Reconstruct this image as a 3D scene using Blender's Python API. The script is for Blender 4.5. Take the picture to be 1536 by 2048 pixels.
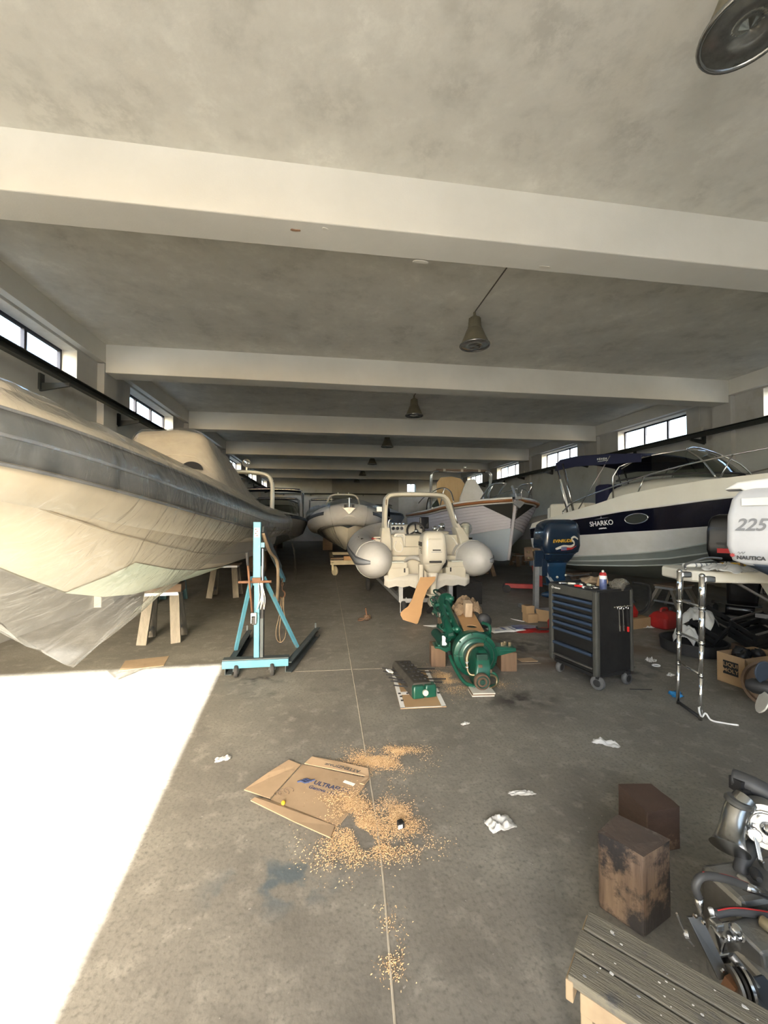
import bpy, bmesh, math, random
from mathutils import Vector, Matrix, Euler, noise
for _o in list(bpy.data.objects): bpy.data.objects.remove(_o)
scene = bpy.context.scene
COL = scene.collection
R = math.radians
random.seed(7)

# ------------------------------------------------------------------ camera
cam_d = bpy.data.cameras.new('camera')
cam_d.sensor_fit = 'VERTICAL'; cam_d.sensor_height = 24.0
cam_d.lens = 815.0 / 2048.0 * 24.0
cam_d.clip_start = 0.05; cam_d.clip_end = 300
cam = bpy.data.objects.new('camera', cam_d); COL.objects.link(cam)
cam.location = (0, 0, 1.6)
cam.rotation_euler = (R(90 + 1.125), 0, R(-8.376))
scene.camera = cam

# ------------------------------------------------------------------ sky, sun, exposure
SUN_EL, SUN_AZ = 26.0, 4.6          # light travels towards +y, drifting to -x
world = bpy.data.worlds.new('sky'); scene.world = world
world.use_nodes = True
_n = world.node_tree.nodes; _l = world.node_tree.links
_sky = _n.new('ShaderNodeTexSky'); _sky.sky_type = 'NISHITA'; _sky.sun_disc = False
_sky.sun_elevation = R(SUN_EL); _sky.sun_rotation = R(180 - SUN_AZ)
_sky.air_density = 1.0; _sky.dust_density = 3.0; _sky.ozone_density = 1.0
_l.new(_sky.outputs[0], _n['Background'].inputs[0]); _n['Background'].inputs[1].default_value = 0.75
sun_d = bpy.data.lights.new('sun', 'SUN'); sun_d.energy = 17.0; sun_d.angle = R(0.5); sun_d.color = (1.0, 0.975, 0.925)
sun = bpy.data.objects.new('sun', sun_d); COL.objects.link(sun)
_dir = Vector((-math.sin(R(SUN_AZ)) * math.cos(R(SUN_EL)), math.cos(R(SUN_AZ)) * math.cos(R(SUN_EL)), -math.sin(R(SUN_EL))))
sun.rotation_euler = _dir.to_track_quat('-Z', 'Y').to_euler(); sun.location = (0, -12, 14)
scene.view_settings.view_transform = 'Standard'; scene.view_settings.look = 'None'
scene.view_settings.gamma = 1.0; scene.view_settings.use_curve_mapping = False
scene.view_settings.exposure = 2.05
scene.cycles.max_bounces = 14; scene.cycles.diffuse_bounces = 8; scene.cycles.transparent_max_bounces = 24
scene.cycles.use_denoising = True
scene.cycles.caustics_reflective = False; scene.cycles.caustics_refractive = False

# ------------------------------------------------------------------ helpers: shapes
def V(*a): return Vector(a)
class G:
    """collects shapes; build() links them as ONE mesh object"""
    def __init__(s): s.v = []; s.f = []; s.M = Matrix()
    def put(s, vs, fs):
        b = len(s.v); s.v += [s.M @ Vector(p) for p in vs]; s.f += [tuple(b + i for i in f) for f in fs]; return s
    def box(s, c, d, rot=None):
        hx, hy, hz = d[0] / 2, d[1] / 2, d[2] / 2
        ps = [Vector((x, y, z)) for x in (-hx, hx) for y in (-hy, hy) for z in (-hz, hz)]
        if rot is not None:
            m = Euler(rot).to_matrix() if not isinstance(rot, Matrix) else rot
            ps = [m @ p for p in ps]
        c = Vector(c)
        return s.put([p + c for p in ps], [(0, 1, 3, 2), (4, 6, 7, 5), (0, 4, 5, 1), (2, 3, 7, 6), (0, 2, 6, 4), (1, 5, 7, 3)])
    def bar(s, a, b, w, h, up=(0, 0, 1)):
        a, b = Vector(a), Vector(b); t = (b - a); L = t.length; t.normalize()
        up = Vector(up)
        if abs(t.dot(up)) > .98: up = Vector((0, 1, 0))
        n = t.cross(up).normalized(); u = n.cross(t)
        m = Matrix((n, t, u)).transposed()
        return s.box((a + b) / 2, (w, L, h), m)
    def tube(s, pts, r, n=8, closed=False, cap=True):
        pts = [Vector(p) for p in pts]; k = len(pts)
        rs = r if isinstance(r, (list, tuple)) else [r] * k
        rows = []; prev = None
        for i, p in enumerate(pts):
            if closed: t = pts[(i + 1) % k] - pts[i - 1]
            else: t = pts[min(i + 1, k - 1)] - pts[max(i - 1, 0)]
            if t.length < 1e-9: t = Vector((0, 0, 1))
            t.normalize()
            if prev is None:
                a = Vector((0, 0, 1)) if abs(t.z) < .9 else Vector((1, 0, 0))
                prev = t.cross(a).normalized()
            prev = (prev - t * prev.dot(t)); prev = prev.normalized() if prev.length > 1e-6 else t.orthogonal().normalized()
            b = t.cross(prev)
            rows.append([p + rs[i] * (math.cos(2 * math.pi * j / n) * prev + math.sin(2 * math.pi * j / n) * b) for j in range(n)])
        s.loft(rows, wrap=True, loop=closed, caps=cap and not closed); return s
    def loft(s, rows, wrap=False, loop=False, caps=False):
        m = len(rows); n = len(rows[0]); vs = [p for r in rows for p in r]; fs = []
        for i in range(m if loop else m - 1):
            i2 = (i + 1) % m
            for j in range(n if wrap else n - 1):
                j2 = (j + 1) % n
                fs.append((i * n + j, i * n + j2, i2 * n + j2, i2 * n + j))
        if caps: fs.append(tuple(range(n - 1, -1, -1))); fs.append(tuple((m - 1) * n + j for j in range(n)))
        return s.put(vs, fs)
    def lathe(s, prof, o=(0, 0, 0), axis=(0, 0, 1), n=20, cap=True):
        o = Vector(o); ax = Vector(axis).normalized(); e = ax.orthogonal().normalized(); g = ax.cross(e)
        rows = [[o + ax * z + max(r, 1e-4) * (math.cos(2 * math.pi * j / n) * e + math.sin(2 * math.pi * j / n) * g) for j in range(n)] for r, z in prof]
        return s.loft(rows, wrap=True, caps=cap)
    def cyl(s, a, b, r, n=16):
        a, b = Vector(a), Vector(b); return s.lathe([(r, 0), (r, (b - a).length)], a, b - a, n)
    def prism(s, poly, o, ex, ey, th):
        """2-d outline poly in plane (ex, ey) at o, thickness th along ex x ey (centred)"""
        o, ex, ey = Vector(o), Vector(ex), Vector(ey); nz = ex.cross(ey).normalized() * (th / 2); k = len(poly)
        vs = [o + ex * x + ey * y - nz for x, y in poly] + [o + ex * x + ey * y + nz for x, y in poly]
        fs = [tuple(range(k - 1, -1, -1)), tuple(range(k, 2 * k))] + [(i, (i + 1) % k, k + (i + 1) % k, k + i) for i in range(k)]
        return s.put(vs, fs)
    def ball(s, c, r, n=12, m=8, sc=(1, 1, 1)):
        c = Vector(c)
        rows = [[c + Vector((r * sc[0] * math.sin(math.pi * i / m) * math.cos(2 * math.pi * j / n), r * sc[1] * math.sin(math.pi * i / m) * math.sin(2 * math.pi * j / n), -r * sc[2] * math.cos(math.pi * i / m))) for j in range(n)] for i in range(m + 1)]
        return s.loft(rows, wrap=True)
    def rsec(s, secs, r=.3, n=6, caps=True):
        """stack of rounded rectangles: (z, hx, hy, cx, cy)"""
        rows = []
        for q in secs:
            z, hx, hy, cx, cy = q[:5]; rr = (q[5] if len(q) > 5 else r) * min(hx, hy)
            row = []
            for (sx, sy, a0) in ((1, 1, 0), (-1, 1, 90), (-1, -1, 180), (1, -1, 270)):
                for k in range(n + 1):
                    a = R(a0 + 90 * k / n)
                    row.append(Vector((cx + sx * (hx - rr) + rr * math.cos(a), cy + sy * (hy - rr) + rr * math.sin(a), z)))
            rows.append(row)
        return s.loft(rows, wrap=True, caps=caps)
    def build(s, name, m, parent=None, smooth=False, bevel=0, sub=0, solid=0, angle=40):
        me = bpy.data.meshes.new(name); me.from_pydata([tuple(p) for p in s.v], [], s.f); me.update()
        bm = bmesh.new(); bm.from_mesh(me); bmesh.ops.remove_doubles(bm, verts=bm.verts, dist=1e-5); bmesh.ops.recalc_face_normals(bm, faces=bm.faces); bm.to_mesh(me); bm.free()
        if smooth:
            me.polygons.foreach_set('use_smooth', [True] * len(me.polygons))
            if smooth != 'all': me.set_sharp_from_angle(angle=R(angle))
        return link(name, me, m, parent, bevel, sub, solid)
def link(name, me, m, parent=None, bevel=0, sub=0, solid=0):
    o = bpy.data.objects.new(name, me); COL.objects.link(o)
    if m is not None and not me.materials: me.materials.append(M[m])
    if parent is not None: o.parent = parent
    if solid:
        d = o.modifiers.new('thick', 'SOLIDIFY'); d.thickness = solid; d.offset = 0
    if bevel:
        b = o.modifiers.new('bevel', 'BEVEL'); b.width = bevel; b.segments = 2; b.limit_method = 'ANGLE'; b.angle_limit = R(40)
    if sub:
        d = o.modifiers.new('sub', 'SUBSURF'); d.levels = sub; d.render_levels = sub
    return o
def tag(o, label, cat=None, group=None):
    o['label'] = label
    if cat: o['category'] = cat
    if group: o['group'] = group
    return o
def struct(o): o['kind'] = 'structure'; return o
def thing(name, label, cat, loc=(0, 0, 0), rz=0, group=None, rot=None):
    o = bpy.data.objects.new(name, None); COL.objects.link(o); o.empty_display_size = .2
    o.location = loc; o.rotation_euler = rot if rot else (0, 0, rz)
    return tag(o, label, cat, group)
def dup(root, loc, rz, label=None):
    r = root.copy(); COL.objects.link(r); r.location = loc; r.rotation_euler = (0, 0, rz)
    if label: r['label'] = label
    for ch in list(root.children):
        c = ch.copy(); COL.objects.link(c); c.parent = r
        for g in list(ch.children):
            d = g.copy(); COL.objects.link(d); d.parent = c
    return r
def text(body, size, m, parent, o, ex, ey, name='lettering', ext=.002, align='CENTER', shear=0, bold=0, sx=1.0):
    """flat raised lettering: ex = reading direction, ey = up, in the parent's space"""
    cu = bpy.data.curves.new(name, 'FONT'); cu.body = body; cu.size = size; cu.extrude = ext; cu.align_x = align; cu.align_y = 'CENTER'
    cu.shear = shear; cu.offset = bold; cu.resolution_u = 3
    t = bpy.data.objects.new(name, cu); COL.objects.link(t)
    me = bpy.data.meshes.new_from_object(t.evaluated_get(bpy.context.evaluated_depsgraph_get()))
    bpy.data.objects.remove(t); bpy.data.curves.remove(cu)
    ex, ey = Vector(ex).normalized(), Vector(ey).normalized(); ez = ex.cross(ey).normalized(); ey = ez.cross(ex)
    mt = Matrix((ex * sx, ey, ez)).transposed().to_4x4(); mt.translation = Vector(o)
    me.transform(mt); me.name = name; me.materials.clear()
    return link(name, me, m, parent)
def smoothpath(pts, k=6):
    """Catmull-Rom through the points"""
    P = [Vector(p) for p in pts]; out = []
    for i in range(len(P) - 1):
        a, b, c, d = P[max(i - 1, 0)], P[i], P[i + 1], P[min(i + 2, len(P) - 1)]
        for j in range(k):
            t = j / k
            out.append(.5 * ((2 * b) + (c - a) * t + (2 * a - 5 * b + 4 * c - d) * t * t + (3 * b - a - 3 * c + d) * t ** 3))
    out.append(P[-1]); return out
def itp(xs, ys, x):
    if x <= xs[0]: return ys[0]
    for i in range(len(xs) - 1):
        if x <= xs[i + 1]:
            t = (x - xs[i]) / (xs[i + 1] - xs[i]); t = t * t * (3 - 2 * t) * .35 + t * .65
            return ys[i] + (ys[i + 1] - ys[i]) * t
    return ys[-1]

# ------------------------------------------------------------------ helpers: materials
M = {}
def mat(name, col, rough=.5, metal=0., var=None, vscale=6., bump=0., bscale=40., spec=.5, detail=4, coat=0., stretch=None, dirt=None, dscale=3., dlo=.5, dhi=.7):
    m = bpy.data.materials.new(name); m.use_nodes = True; nt = m.node_tree; N = nt.nodes; L = nt.links
    b = N['Principled BSDF']; c = tuple(col) + (1,)
    b.inputs['Base Color'].default_value = c; b.inputs['Roughness'].default_value = rough; b.inputs['Metallic'].default_value = metal
    b.inputs['Specular IOR Level'].default_value = spec; b.inputs['Coat Weight'].default_value = coat
    tc = N.new('ShaderNodeTexCoord'); src = tc.outputs['Object']
    if stretch:
        mp = N.new('ShaderNodeMapping'); mp.inputs['Scale'].default_value = stretch; L.new(src, mp.inputs[0]); src = mp.outputs[0]
    out = None
    if var is not None:
        t = N.new('ShaderNodeTexNoise'); t.inputs['Scale'].default_value = vscale; t.inputs['Detail'].default_value = detail; t.inputs['Roughness'].default_value = .62
        L.new(src, t.inputs['Vector'])
        r = N.new('ShaderNodeValToRGB'); r.color_ramp.elements[0].position = .32; r.color_ramp.elements[1].position = .68
        r.color_ramp.elements[0].color = c; r.color_ramp.elements[1].color = tuple(var) + (1,)
        L.new(t.outputs['Fac'], r.inputs[0]); out = r.outputs[0]
    if dirt is not None:
        t2 = N.new('ShaderNodeTexNoise'); t2.inputs['Scale'].default_value = dscale; t2.inputs['Detail'].default_value = 8; t2.inputs['Roughness'].default_value = .7
        L.new(tc.outputs['Object'], t2.inputs['Vector'])
        r2 = N.new('ShaderNodeValToRGB'); r2.color_ramp.elements[0].position = dlo; r2.color_ramp.elements[1].position = dhi
        L.new(t2.outputs['Fac'], r2.inputs[0])
        mx = N.new('ShaderNodeMix'); mx.data_type = 'RGBA'; mx.inputs[7].default_value = tuple(dirt) + (1,); mx.inputs[6].default_value = c
        if out: L.new(out, mx.inputs[6])
        L.new(r2.outputs[0], mx.inputs[0]); out = mx.outputs[2]
    if out: L.new(out, b.inputs['Base Color'])
    if bump:
        t3 = N.new('ShaderNodeTexNoise'); t3.inputs['Scale'].default_value = bscale; t3.inputs['Detail'].default_value = 5; L.new(src, t3.inputs['Vector'])
        bp = N.new('ShaderNodeBump'); bp.inputs['Strength'].default_value = bump; bp.inputs['Distance'].default_value = .02
        L.new(t3.outputs['Fac'], bp.inputs['Height']); L.new(bp.outputs[0], b.inputs['Normal'])
    M[name] = m; return m
def glassmat(name, tint, amount, rough=.05, gloss=(1, 1, 1), haze=0., hazecol=(.8, .8, .8), wrinkle=0., wscale=5.):
    """thin clear sheet: see-through, with a mirror-like skin and optional milky haze"""
    m = bpy.data.materials.new(name); m.use_nodes = True; nt = m.node_tree; N = nt.nodes; L = nt.links
    N.remove(N['Principled BSDF']); o = N['Material Output']
    tr = N.new('ShaderNodeBsdfTransparent'); tr.inputs[0].default_value = tuple(tint) + (1,)
    gl = N.new('ShaderNodeBsdfGlossy'); gl.inputs['Roughness'].default_value = rough; gl.inputs[0].default_value = tuple(gloss) + (1,)
    fr = N.new('ShaderNodeLayerWeight'); fr.inputs[0].default_value = .5
    pw = N.new('ShaderNodeMath'); pw.operation = 'POWER'; pw.inputs[1].default_value = 4.; L.new(fr.outputs['Facing'], pw.inputs[0])
    mu = N.new('ShaderNodeMath'); mu.operation = 'MULTIPLY_ADD'; mu.inputs[1].default_value = .8 * min(1, amount); mu.inputs[2].default_value = .045 * amount; mu.use_clamp = True; L.new(pw.outputs[0], mu.inputs[0])
    base = tr.outputs[0]
    tc = N.new('ShaderNodeTexCoord')
    if haze:
        df = N.new('ShaderNodeBsdfDiffuse'); df.inputs[0].default_value = tuple(hazecol) + (1,)
        tl = N.new('ShaderNodeBsdfTranslucent'); tl.inputs[0].default_value = tuple(hazecol) + (1,)
        ad = N.new('ShaderNodeMixShader'); ad.inputs[0].default_value = .5; L.new(df.outputs[0], ad.inputs[1]); L.new(tl.outputs[0], ad.inputs[2])
        h = N.new('ShaderNodeMixShader'); L.new(base, h.inputs[1]); L.new(ad.outputs[0], h.inputs[2])
        t = N.new('ShaderNodeTexNoise'); t.inputs['Scale'].default_value = wscale * .8; t.inputs['Detail'].default_value = 6; t.inputs['Distortion'].default_value = 1.5
        mp = N.new('ShaderNodeMapping'); mp.inputs['Scale'].default_value = (1, 2.2, .7); L.new(tc.outputs['Object'], mp.inputs[0]); L.new(mp.outputs[0], t.inputs['Vector'])
        rm = N.new('ShaderNodeMapRange'); rm.inputs[1].default_value = .4; rm.inputs[2].default_value = .75; rm.inputs[3].default_value = haze * .5; rm.inputs[4].default_value = haze * 1.9
        L.new(t.outputs['Fac'], rm.inputs[0]); L.new(rm.outputs[0], h.inputs[0]); base = h.outputs[0]
    mx = N.new('ShaderNodeMixShader'); L.new(mu.outputs[0], mx.inputs[0]); L.new(base, mx.inputs[1]); L.new(gl.outputs[0], mx.inputs[2])
    if wrinkle:
        t3 = N.new('ShaderNodeTexNoise'); t3.inputs['Scale'].default_value = wscale; t3.inputs['Detail'].default_value = 4; t3.inputs['Distortion'].default_value = 2
        mp3 = N.new('ShaderNodeMapping'); mp3.inputs['Scale'].default_value = (1, 2.5, .6); L.new(tc.outputs['Object'], mp3.inputs[0]); L.new(mp3.outputs[0], t3.inputs['Vector'])
        bp = N.new('ShaderNodeBump'); bp.inputs['Strength'].default_value = wrinkle; bp.inputs['Distance'].default_value = .05
        L.new(t3.outputs['Fac'], bp.inputs['Height']); L.new(bp.outputs[0], gl.inputs['Normal']); L.new(bp.outputs[0], fr.inputs['Normal'])
    L.new(mx.outputs[0], o.inputs[0]); M[name] = m; return m

# concrete floor: worn grey slab with drips, oil and blue paint smears
def floor_material():
    m = mat('concrete_floor', (.145, .136, .116), .62, 0, var=(.235, .222, .190), vscale=1.7, bump=.12, bscale=30, detail=9)
    nt = m.node_tree; N = nt.nodes; L = nt.links; b = N['Principled BSDF']
    cur = b.inputs['Base Color'].links[0].from_socket
    tc = [x for x in N if x.type == 'TEX_COORD'][0]
    def layer(cur, scale, lo, hi, col, mask=None, detail=6):
        t = N.new('ShaderNodeTexNoise'); t.inputs['Scale'].default_value = scale; t.inputs['Detail'].default_value = detail; L.new(tc.outputs['Object'], t.inputs['Vector'])
        r = N.new('ShaderNodeMapRange'); r.inputs[1].default_value = lo; r.inputs[2].default_value = hi; L.new(t.outputs['Fac'], r.inputs[0])
        f = r.outputs[0]
        if mask is not None:
            mm = N.new('ShaderNodeMath'); mm.operation = 'MULTIPLY'; L.new(f, mm.inputs[0]); L.new(mask, mm.inputs[1]); f = mm.outputs[0]
        x = N.new('ShaderNodeMix'); x.data_type = 'RGBA'; L.new(f, x.inputs[0]); L.new(cur, x.inputs[6]); x.inputs[7].default_value = tuple(col) + (1,)
        return x.outputs[2]
    def spot(x, y, rx, ry):
        s = N.new('ShaderNodeVectorMath'); s.operation = 'SUBTRACT'; s.inputs[1].default_value = (x, y, 0); L.new(tc.outputs['Object'], s.inputs[0])
        d = N.new('ShaderNodeVectorMath'); d.operation = 'DIVIDE'; d.inputs[1].default_value = (rx, ry, 1); L.new(s.outputs[0], d.inputs[0])
        ln = N.new('ShaderNodeVectorMath'); ln.operation = 'LENGTH'; L.new(d.outputs[0], ln.inputs[0])
        r = N.new('ShaderNodeMapRange'); r.inputs[1].default_value = 1; r.inputs[2].default_value = .3; L.new(ln.outputs['Value'], r.inputs[0]); return r.outputs[0]
    cur = layer(cur, .7, .52, .72, (.14, .132, .115))
    cur = layer(cur, 4, .58, .78, (.135, .127, .11))
    cur = layer(cur, 16, .735, .77, (.085, .08, .07))
    cur = layer(cur, 9, .54, .72, (.265, .25, .215))
    cur = layer(cur, 55, .50, .75, (.12, .112, .096))
    cur = layer(cur, 38, .70, .73, (.30, .285, .25))
    cur = layer(cur, 7, .50, .60, (.085, .105, .115), spot(-.20, 1.88, .36, .20))
    cur = layer(cur, 2.2, .40, .75, (.11, .104, .09), spot(.0, 1.40, .85, .45))
    for (x, y, rx, ry) in ((-.62, 4.25, .32, .16), (1.75, 3.45, .45, .22), (3.1, 4.0, .7, .4), (-.6, 3.9, .2, .1), (2.3, 4.9, .8, .5)):
        cur = layer(cur, 6, .45, .56, (.045, .04, .036), spot(x, y, rx, ry))
    for (x, y, rx, ry) in ((3.7, 4.6, .9, .35), (2.6, 4.35, .7, .4)):
        cur = layer(cur, 3, .42, .55, (.12, .085, .06), spot(x, y, rx, ry))
    L.new(cur, b.inputs['Base Color'])
floor_material()
mat('plaster_ceiling', (.78, .765, .70), .9, 0, var=(.52, .505, .455), vscale=1.8, bump=.10, bscale=18, detail=9, dirt=(.66, .64, .58), dscale=5.5, dlo=.45, dhi=.60)
mat('plaster_beam', (.74, .725, .665), .9, 0, var=(.68, .665, .605), vscale=1.5, bump=.06, bscale=60)
mat('plaster_wall', (.55, .55, .525), .9, 0, var=(.46, .46, .44), vscale=1.2, bump=.06, bscale=40, dirt=(.40, .37, .31), dscale=1.2, dlo=.58, dhi=.75)
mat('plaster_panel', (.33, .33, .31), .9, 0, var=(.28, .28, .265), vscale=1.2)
mat('plaster_reveal', (.74, .72, .66), .9, 0, var=(.62, .58, .50), vscale=4)
mat('plaster_hole', (.34, .20, .12), .95)
mat('outdoor_ground', (.50, .47, .42), .9, 0, var=(.42, .40, .36), vscale=1)
mat('joint_fill', (.40, .36, .29), .9, 0, var=(.28, .25, .20), vscale=7)
mat('frame_dark', (.020, .020, .030), .45, .3)
mat('rail_dark', (.035, .045, .045), .55, .5, var=(.06, .06, .055), vscale=5)
glassmat('window_glass', (.93, .98, .98), .8, .02)
mat('lamp_olive', (.145, .132, .085), .5, .2, var=(.19, .17, .12), vscale=12)
mat('lamp_rim', (.30, .30, .29), .25, .9)
mat('lamp_lens', (.20, .205, .19), .12, .7, var=(.30, .30, .28), vscale=20, stretch=(1, 1, .1))
mat('cord_grey', (.11, .10, .085), .7)
mat('galv_plain', (.40, .40, .39), .6)
mat('box_grey', (.50, .49, .44), .7)
# paints, plastics and metals shared by the things
mat('gel_white', (.82, .81, .785), .28, 0, var=(.72, .71, .66), vscale=3, coat=.2)
mat('rib_cream', (.54, .515, .435), .4, 0, var=(.48, .455, .375), vscale=3)
mat('rib_white', (.58, .565, .515), .4, 0, var=(.50, .485, .43), vscale=4)
mat('gel_cream', (.80, .77, .67), .32, 0, var=(.75, .715, .61), vscale=3, coat=.15)
mat('hull_cream', (.48, .425, .34), .42, 0, var=(.43, .38, .30), vscale=2)
mat('hull_mint', (.50, .585, .49), .55, 0, var=(.60, .63, .52), vscale=1.2)
mat('tube_white', (.55, .55, .54), .5, 0, var=(.48, .478, .468), vscale=4, bump=.04, bscale=8)
mat('tube_grey', (.42, .42, .41), .55, 0, var=(.36, .36, .35), vscale=4)
mat('tube_cream', (.46, .41, .33), .5, 0, var=(.415, .37, .295), vscale=3)
mat('band_grey', (.042, .050, .060), .5, 0, var=(.06, .068, .076), vscale=5)
mat('strip_dark', (.10, .11, .13), .5)
mat('strip_mid', (.24, .26, .29), .5)
mat('cover_taupe', (.43, .385, .325), .85, 0, var=(.36, .32, .268), vscale=4, bump=.5, bscale=7)
glassmat('plastic_wrap', (.94, .95, .94), 1.0, .12, haze=.08, hazecol=(.84, .85, .84), wrinkle=.6, wscale=3.2)
mat('navy_paint', (.0025, .003, .012), .2, 0, coat=.25)
mat('print_blue', (.030, .045, .11), .7)
mat('wheel_grey', (.085, .085, .085), .7, 0, var=(.12, .12, .12), vscale=12)
mat('wrapper_blue', (.03, .22, .50), .3)
mat('navy_canvas', (.008, .010, .040), .75)
mat('bottom_grey', (.30, .33, .31), .6, 0, var=(.25, .28, .26), vscale=3)
mat('bottom_grey_light', (.50, .53, .50), .5)
mat('steel', (.62, .61, .58), .22, 1.)
mat('steel_dull', (.42, .42, .40), .42, .9, var=(.30, .29, .27), vscale=9)
mat('chrome', (.80, .80, .79), .10, 1.)
mat('galv', (.36, .38, .40), .5, .7, var=(.46, .47, .47), vscale=14)
mat('teak', (.36, .155, .055), .4, 0, var=(.28, .11, .04), vscale=8, stretch=(6, 1, 6))
mat('plywood', (.58, .42, .22), .6, 0, var=(.50, .35, .17), vscale=5, stretch=(3, 1, .5))
mat('black_rubber', (.018, .018, .020), .75, 0, var=(.03, .03, .03), vscale=8)
mat('black_gloss', (.008, .008, .010), .2, coat=.3)
mat('black_matt', (.014, .014, .015), .55)
mat('dark_glass_solid', (.05, .055, .05), .08, 0, coat=.5)
glassmat('smoked_glass', (.42, .44, .40), .9, .03)
glassmat('clear_glass', (.85, .88, .86), .9, .03)
mat('white_plain', (.80, .80, .78), .5)
mat('red_paint', (.42, .020, .018), .45, 0, var=(.30, .015, .014), vscale=8)
mat('red_bright', (.62, .02, .02), .4)
mat('yellow_plain', (.72, .42, .03), .45)
mat('orange_plain', (.65, .25, .05), .5)

# ================================================================== the hall
XL, XR, Y0, Y1, ZC, ZB = -4.15, 9.48, -3.5, 31.6, 4.87, 4.33
WT = .32
BEAMS = [3.75, 8.2, 12.9, 17.6, 22.3, 27.0]
fl = struct(G().box(((XL + XR) / 2, (Y0 + Y1) / 2, -.1), (XR - XL + 2 * WT, Y1 - Y0 + 2 * WT, .2)).build('floor', 'concrete_floor'))
G().tube(smoothpath([(.16, .2, -.001), (.22, 1.2, -.001), (.275, 2.0, -.001), (.29, 3.0, -.001), (.30, 4.4, -.001), (.31, 6.8, -.001), (.32, 12, -.001)], 4), .0055, 6).build('floor_joint', 'joint_fill', fl)
G().tube([(-.3, 4.42, -.003), (.3, 4.40, -.003), (1.3, 4.34, -.003), (2.4, 4.28, -.003)], .005, 6).build('floor_joint', 'joint_fill', fl)
struct(G().box(((XL + XR) / 2, (Y0 + Y1) / 2, ZC + .12), (XR - XL + 2 * WT, Y1 - Y0 + 2 * WT, .24)).build('ceiling', 'plaster_ceiling'))
struct(G().box((2.5, -18.4, -.12), (60, 29.2, .2)).build('ground', 'outdoor_ground'))
# unseen building, added to keep the sun off the right part of the doorway
struct(G().box((9.4, -10.0, 5.0), (18.0, 4.0, 10.0)).build('wall_sun_block', 'plaster_wall'))
# end walls; the front one has the open doorway behind the photographer
BX0, BX1 = 6.5, 7.2
wb = G(); xa, xb = XL - WT, XR + WT
wb.box(((xa + xb) / 2, Y1 + WT / 2, 1.85), (xb - xa, WT, 3.7)); wb.box(((xa + xb) / 2, Y1 + WT / 2, (4.5 + ZC) / 2), (xb - xa, WT, ZC - 4.5))
wb.box(((xa + BX0) / 2, Y1 + WT / 2, 4.1), (BX0 - xa, WT, .8)); wb.box(((BX1 + xb) / 2, Y1 + WT / 2, 4.1), (xb - BX1, WT, .8))
wb = struct(wb.build('wall_back', 'plaster_wall'))
G().box((.8, Y1 - .03, 3.2), (.05, .06, 2.6)).build('conduit', 'cord_grey', wb)
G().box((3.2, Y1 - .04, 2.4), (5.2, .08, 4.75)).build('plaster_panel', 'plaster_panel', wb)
DX0, DX1, DZ = -4.0, 4.5, 4.18
LX0, LX1 = -.44, 1.4      # unseen door leaf, added to set the right edge of the sun patch
wf = G()
wf.box(((XL - WT + DX0) / 2, Y0 - WT / 2, ZC / 2), (DX0 - XL + WT, WT, ZC))
wf.box(((DX0 + DX1) / 2, Y0 - WT / 2, (DZ + ZC) / 2), (DX1 - DX0, WT, ZC - DZ))
wf.box(((DX1 + XR + WT) / 2, Y0 - WT / 2, ZC / 2), (XR + WT - DX1, WT, ZC))
struct(wf.build('wall_front', 'plaster_wall'))
_d = struct(G().box(((LX0 + LX1) / 2, Y0 - .10, DZ / 2), (LX1 - LX0, .06, DZ)).build('door_sun_block', 'box_grey'))
for _x in (LX0 + .05, LX1 - .05): G().box((_x, Y0 - .06, DZ / 2), (.08, .03, DZ - .02)).build('sun_block_stile', 'galv_plain', _d)
# side walls with a window in each bay
WZ0, WZ1 = 3.86, 4.48
bays = [(-.6, 2.2)] + [(b + 1.25, b + 3.8) for b in BEAMS]
def side_wall(name, x, sgn, lo):
    g = G(); xc = x + sgn * WT / 2
    g.box((xc, (Y0 + Y1) / 2, WZ0 / 2), (WT, Y1 - Y0, WZ0))
    g.box((xc, (Y0 + Y1) / 2, (WZ1 + ZC) / 2), (WT, Y1 - Y0, ZC - WZ1))
    ys = [Y0] + [q for b in lo for q in b] + [Y1]
    for i in range(0, len(ys), 2): g.box((xc, (ys[i] + ys[i + 1]) / 2, (WZ0 + WZ1) / 2), (WT, ys[i + 1] - ys[i], WZ1 - WZ0))
    w = struct(g.build(name, 'plaster_wall'))
    G().box((x - sgn * .06, (Y0 + Y1) / 2, (WZ1 + ZC) / 2 + .02), (.12, Y1 - Y0, ZC - WZ1 - .04)).build('ring_beam', 'plaster_beam', w)
    for b in BEAMS: G().box((x - sgn * .06, b + .195, (WZ1 + .02) / 2), (.12, .46, WZ1 + .02)).build('pillar', 'plaster_wall', w)
    return w
side_wall('wall_left', XL, -1, bays); side_wall('wall_right', XR, 1, bays)
nb = 0
for b in BEAMS:
    nb += 1
    bm_ = struct(G().box(((XL + XR) / 2, b + .195, (ZB + ZC) / 2 + .01), (XR - XL - .24, .39, ZC - ZB)).build('trim_%d' % nb, 'plaster_beam', bevel=.012))
    if nb == 1:
        for (x, y, z, sx, sy) in ((-.28, 3.88, ZB, .14, .018), (.0, 3.82, ZB, .07, .03), (2.35, 4.06, ZB, .16, .03), (1.02, 4.17, ZB, .22, .03)):
            g = G(); k = 9
            poly = [(sx * .5 * math.cos(2 * math.pi * i / k) * random.uniform(.6, 1.1), sy * .9 * math.sin(2 * math.pi * i / k) * random.uniform(.5, 1.2)) for i in range(k)]
            g.prism(poly, (x, y, z + .008), (1, 0, 0), (0, 1, 0), .006).build('spalled_patch', 'plaster_hole' if x < 0 else 'plaster_reveal', bm_)
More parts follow.
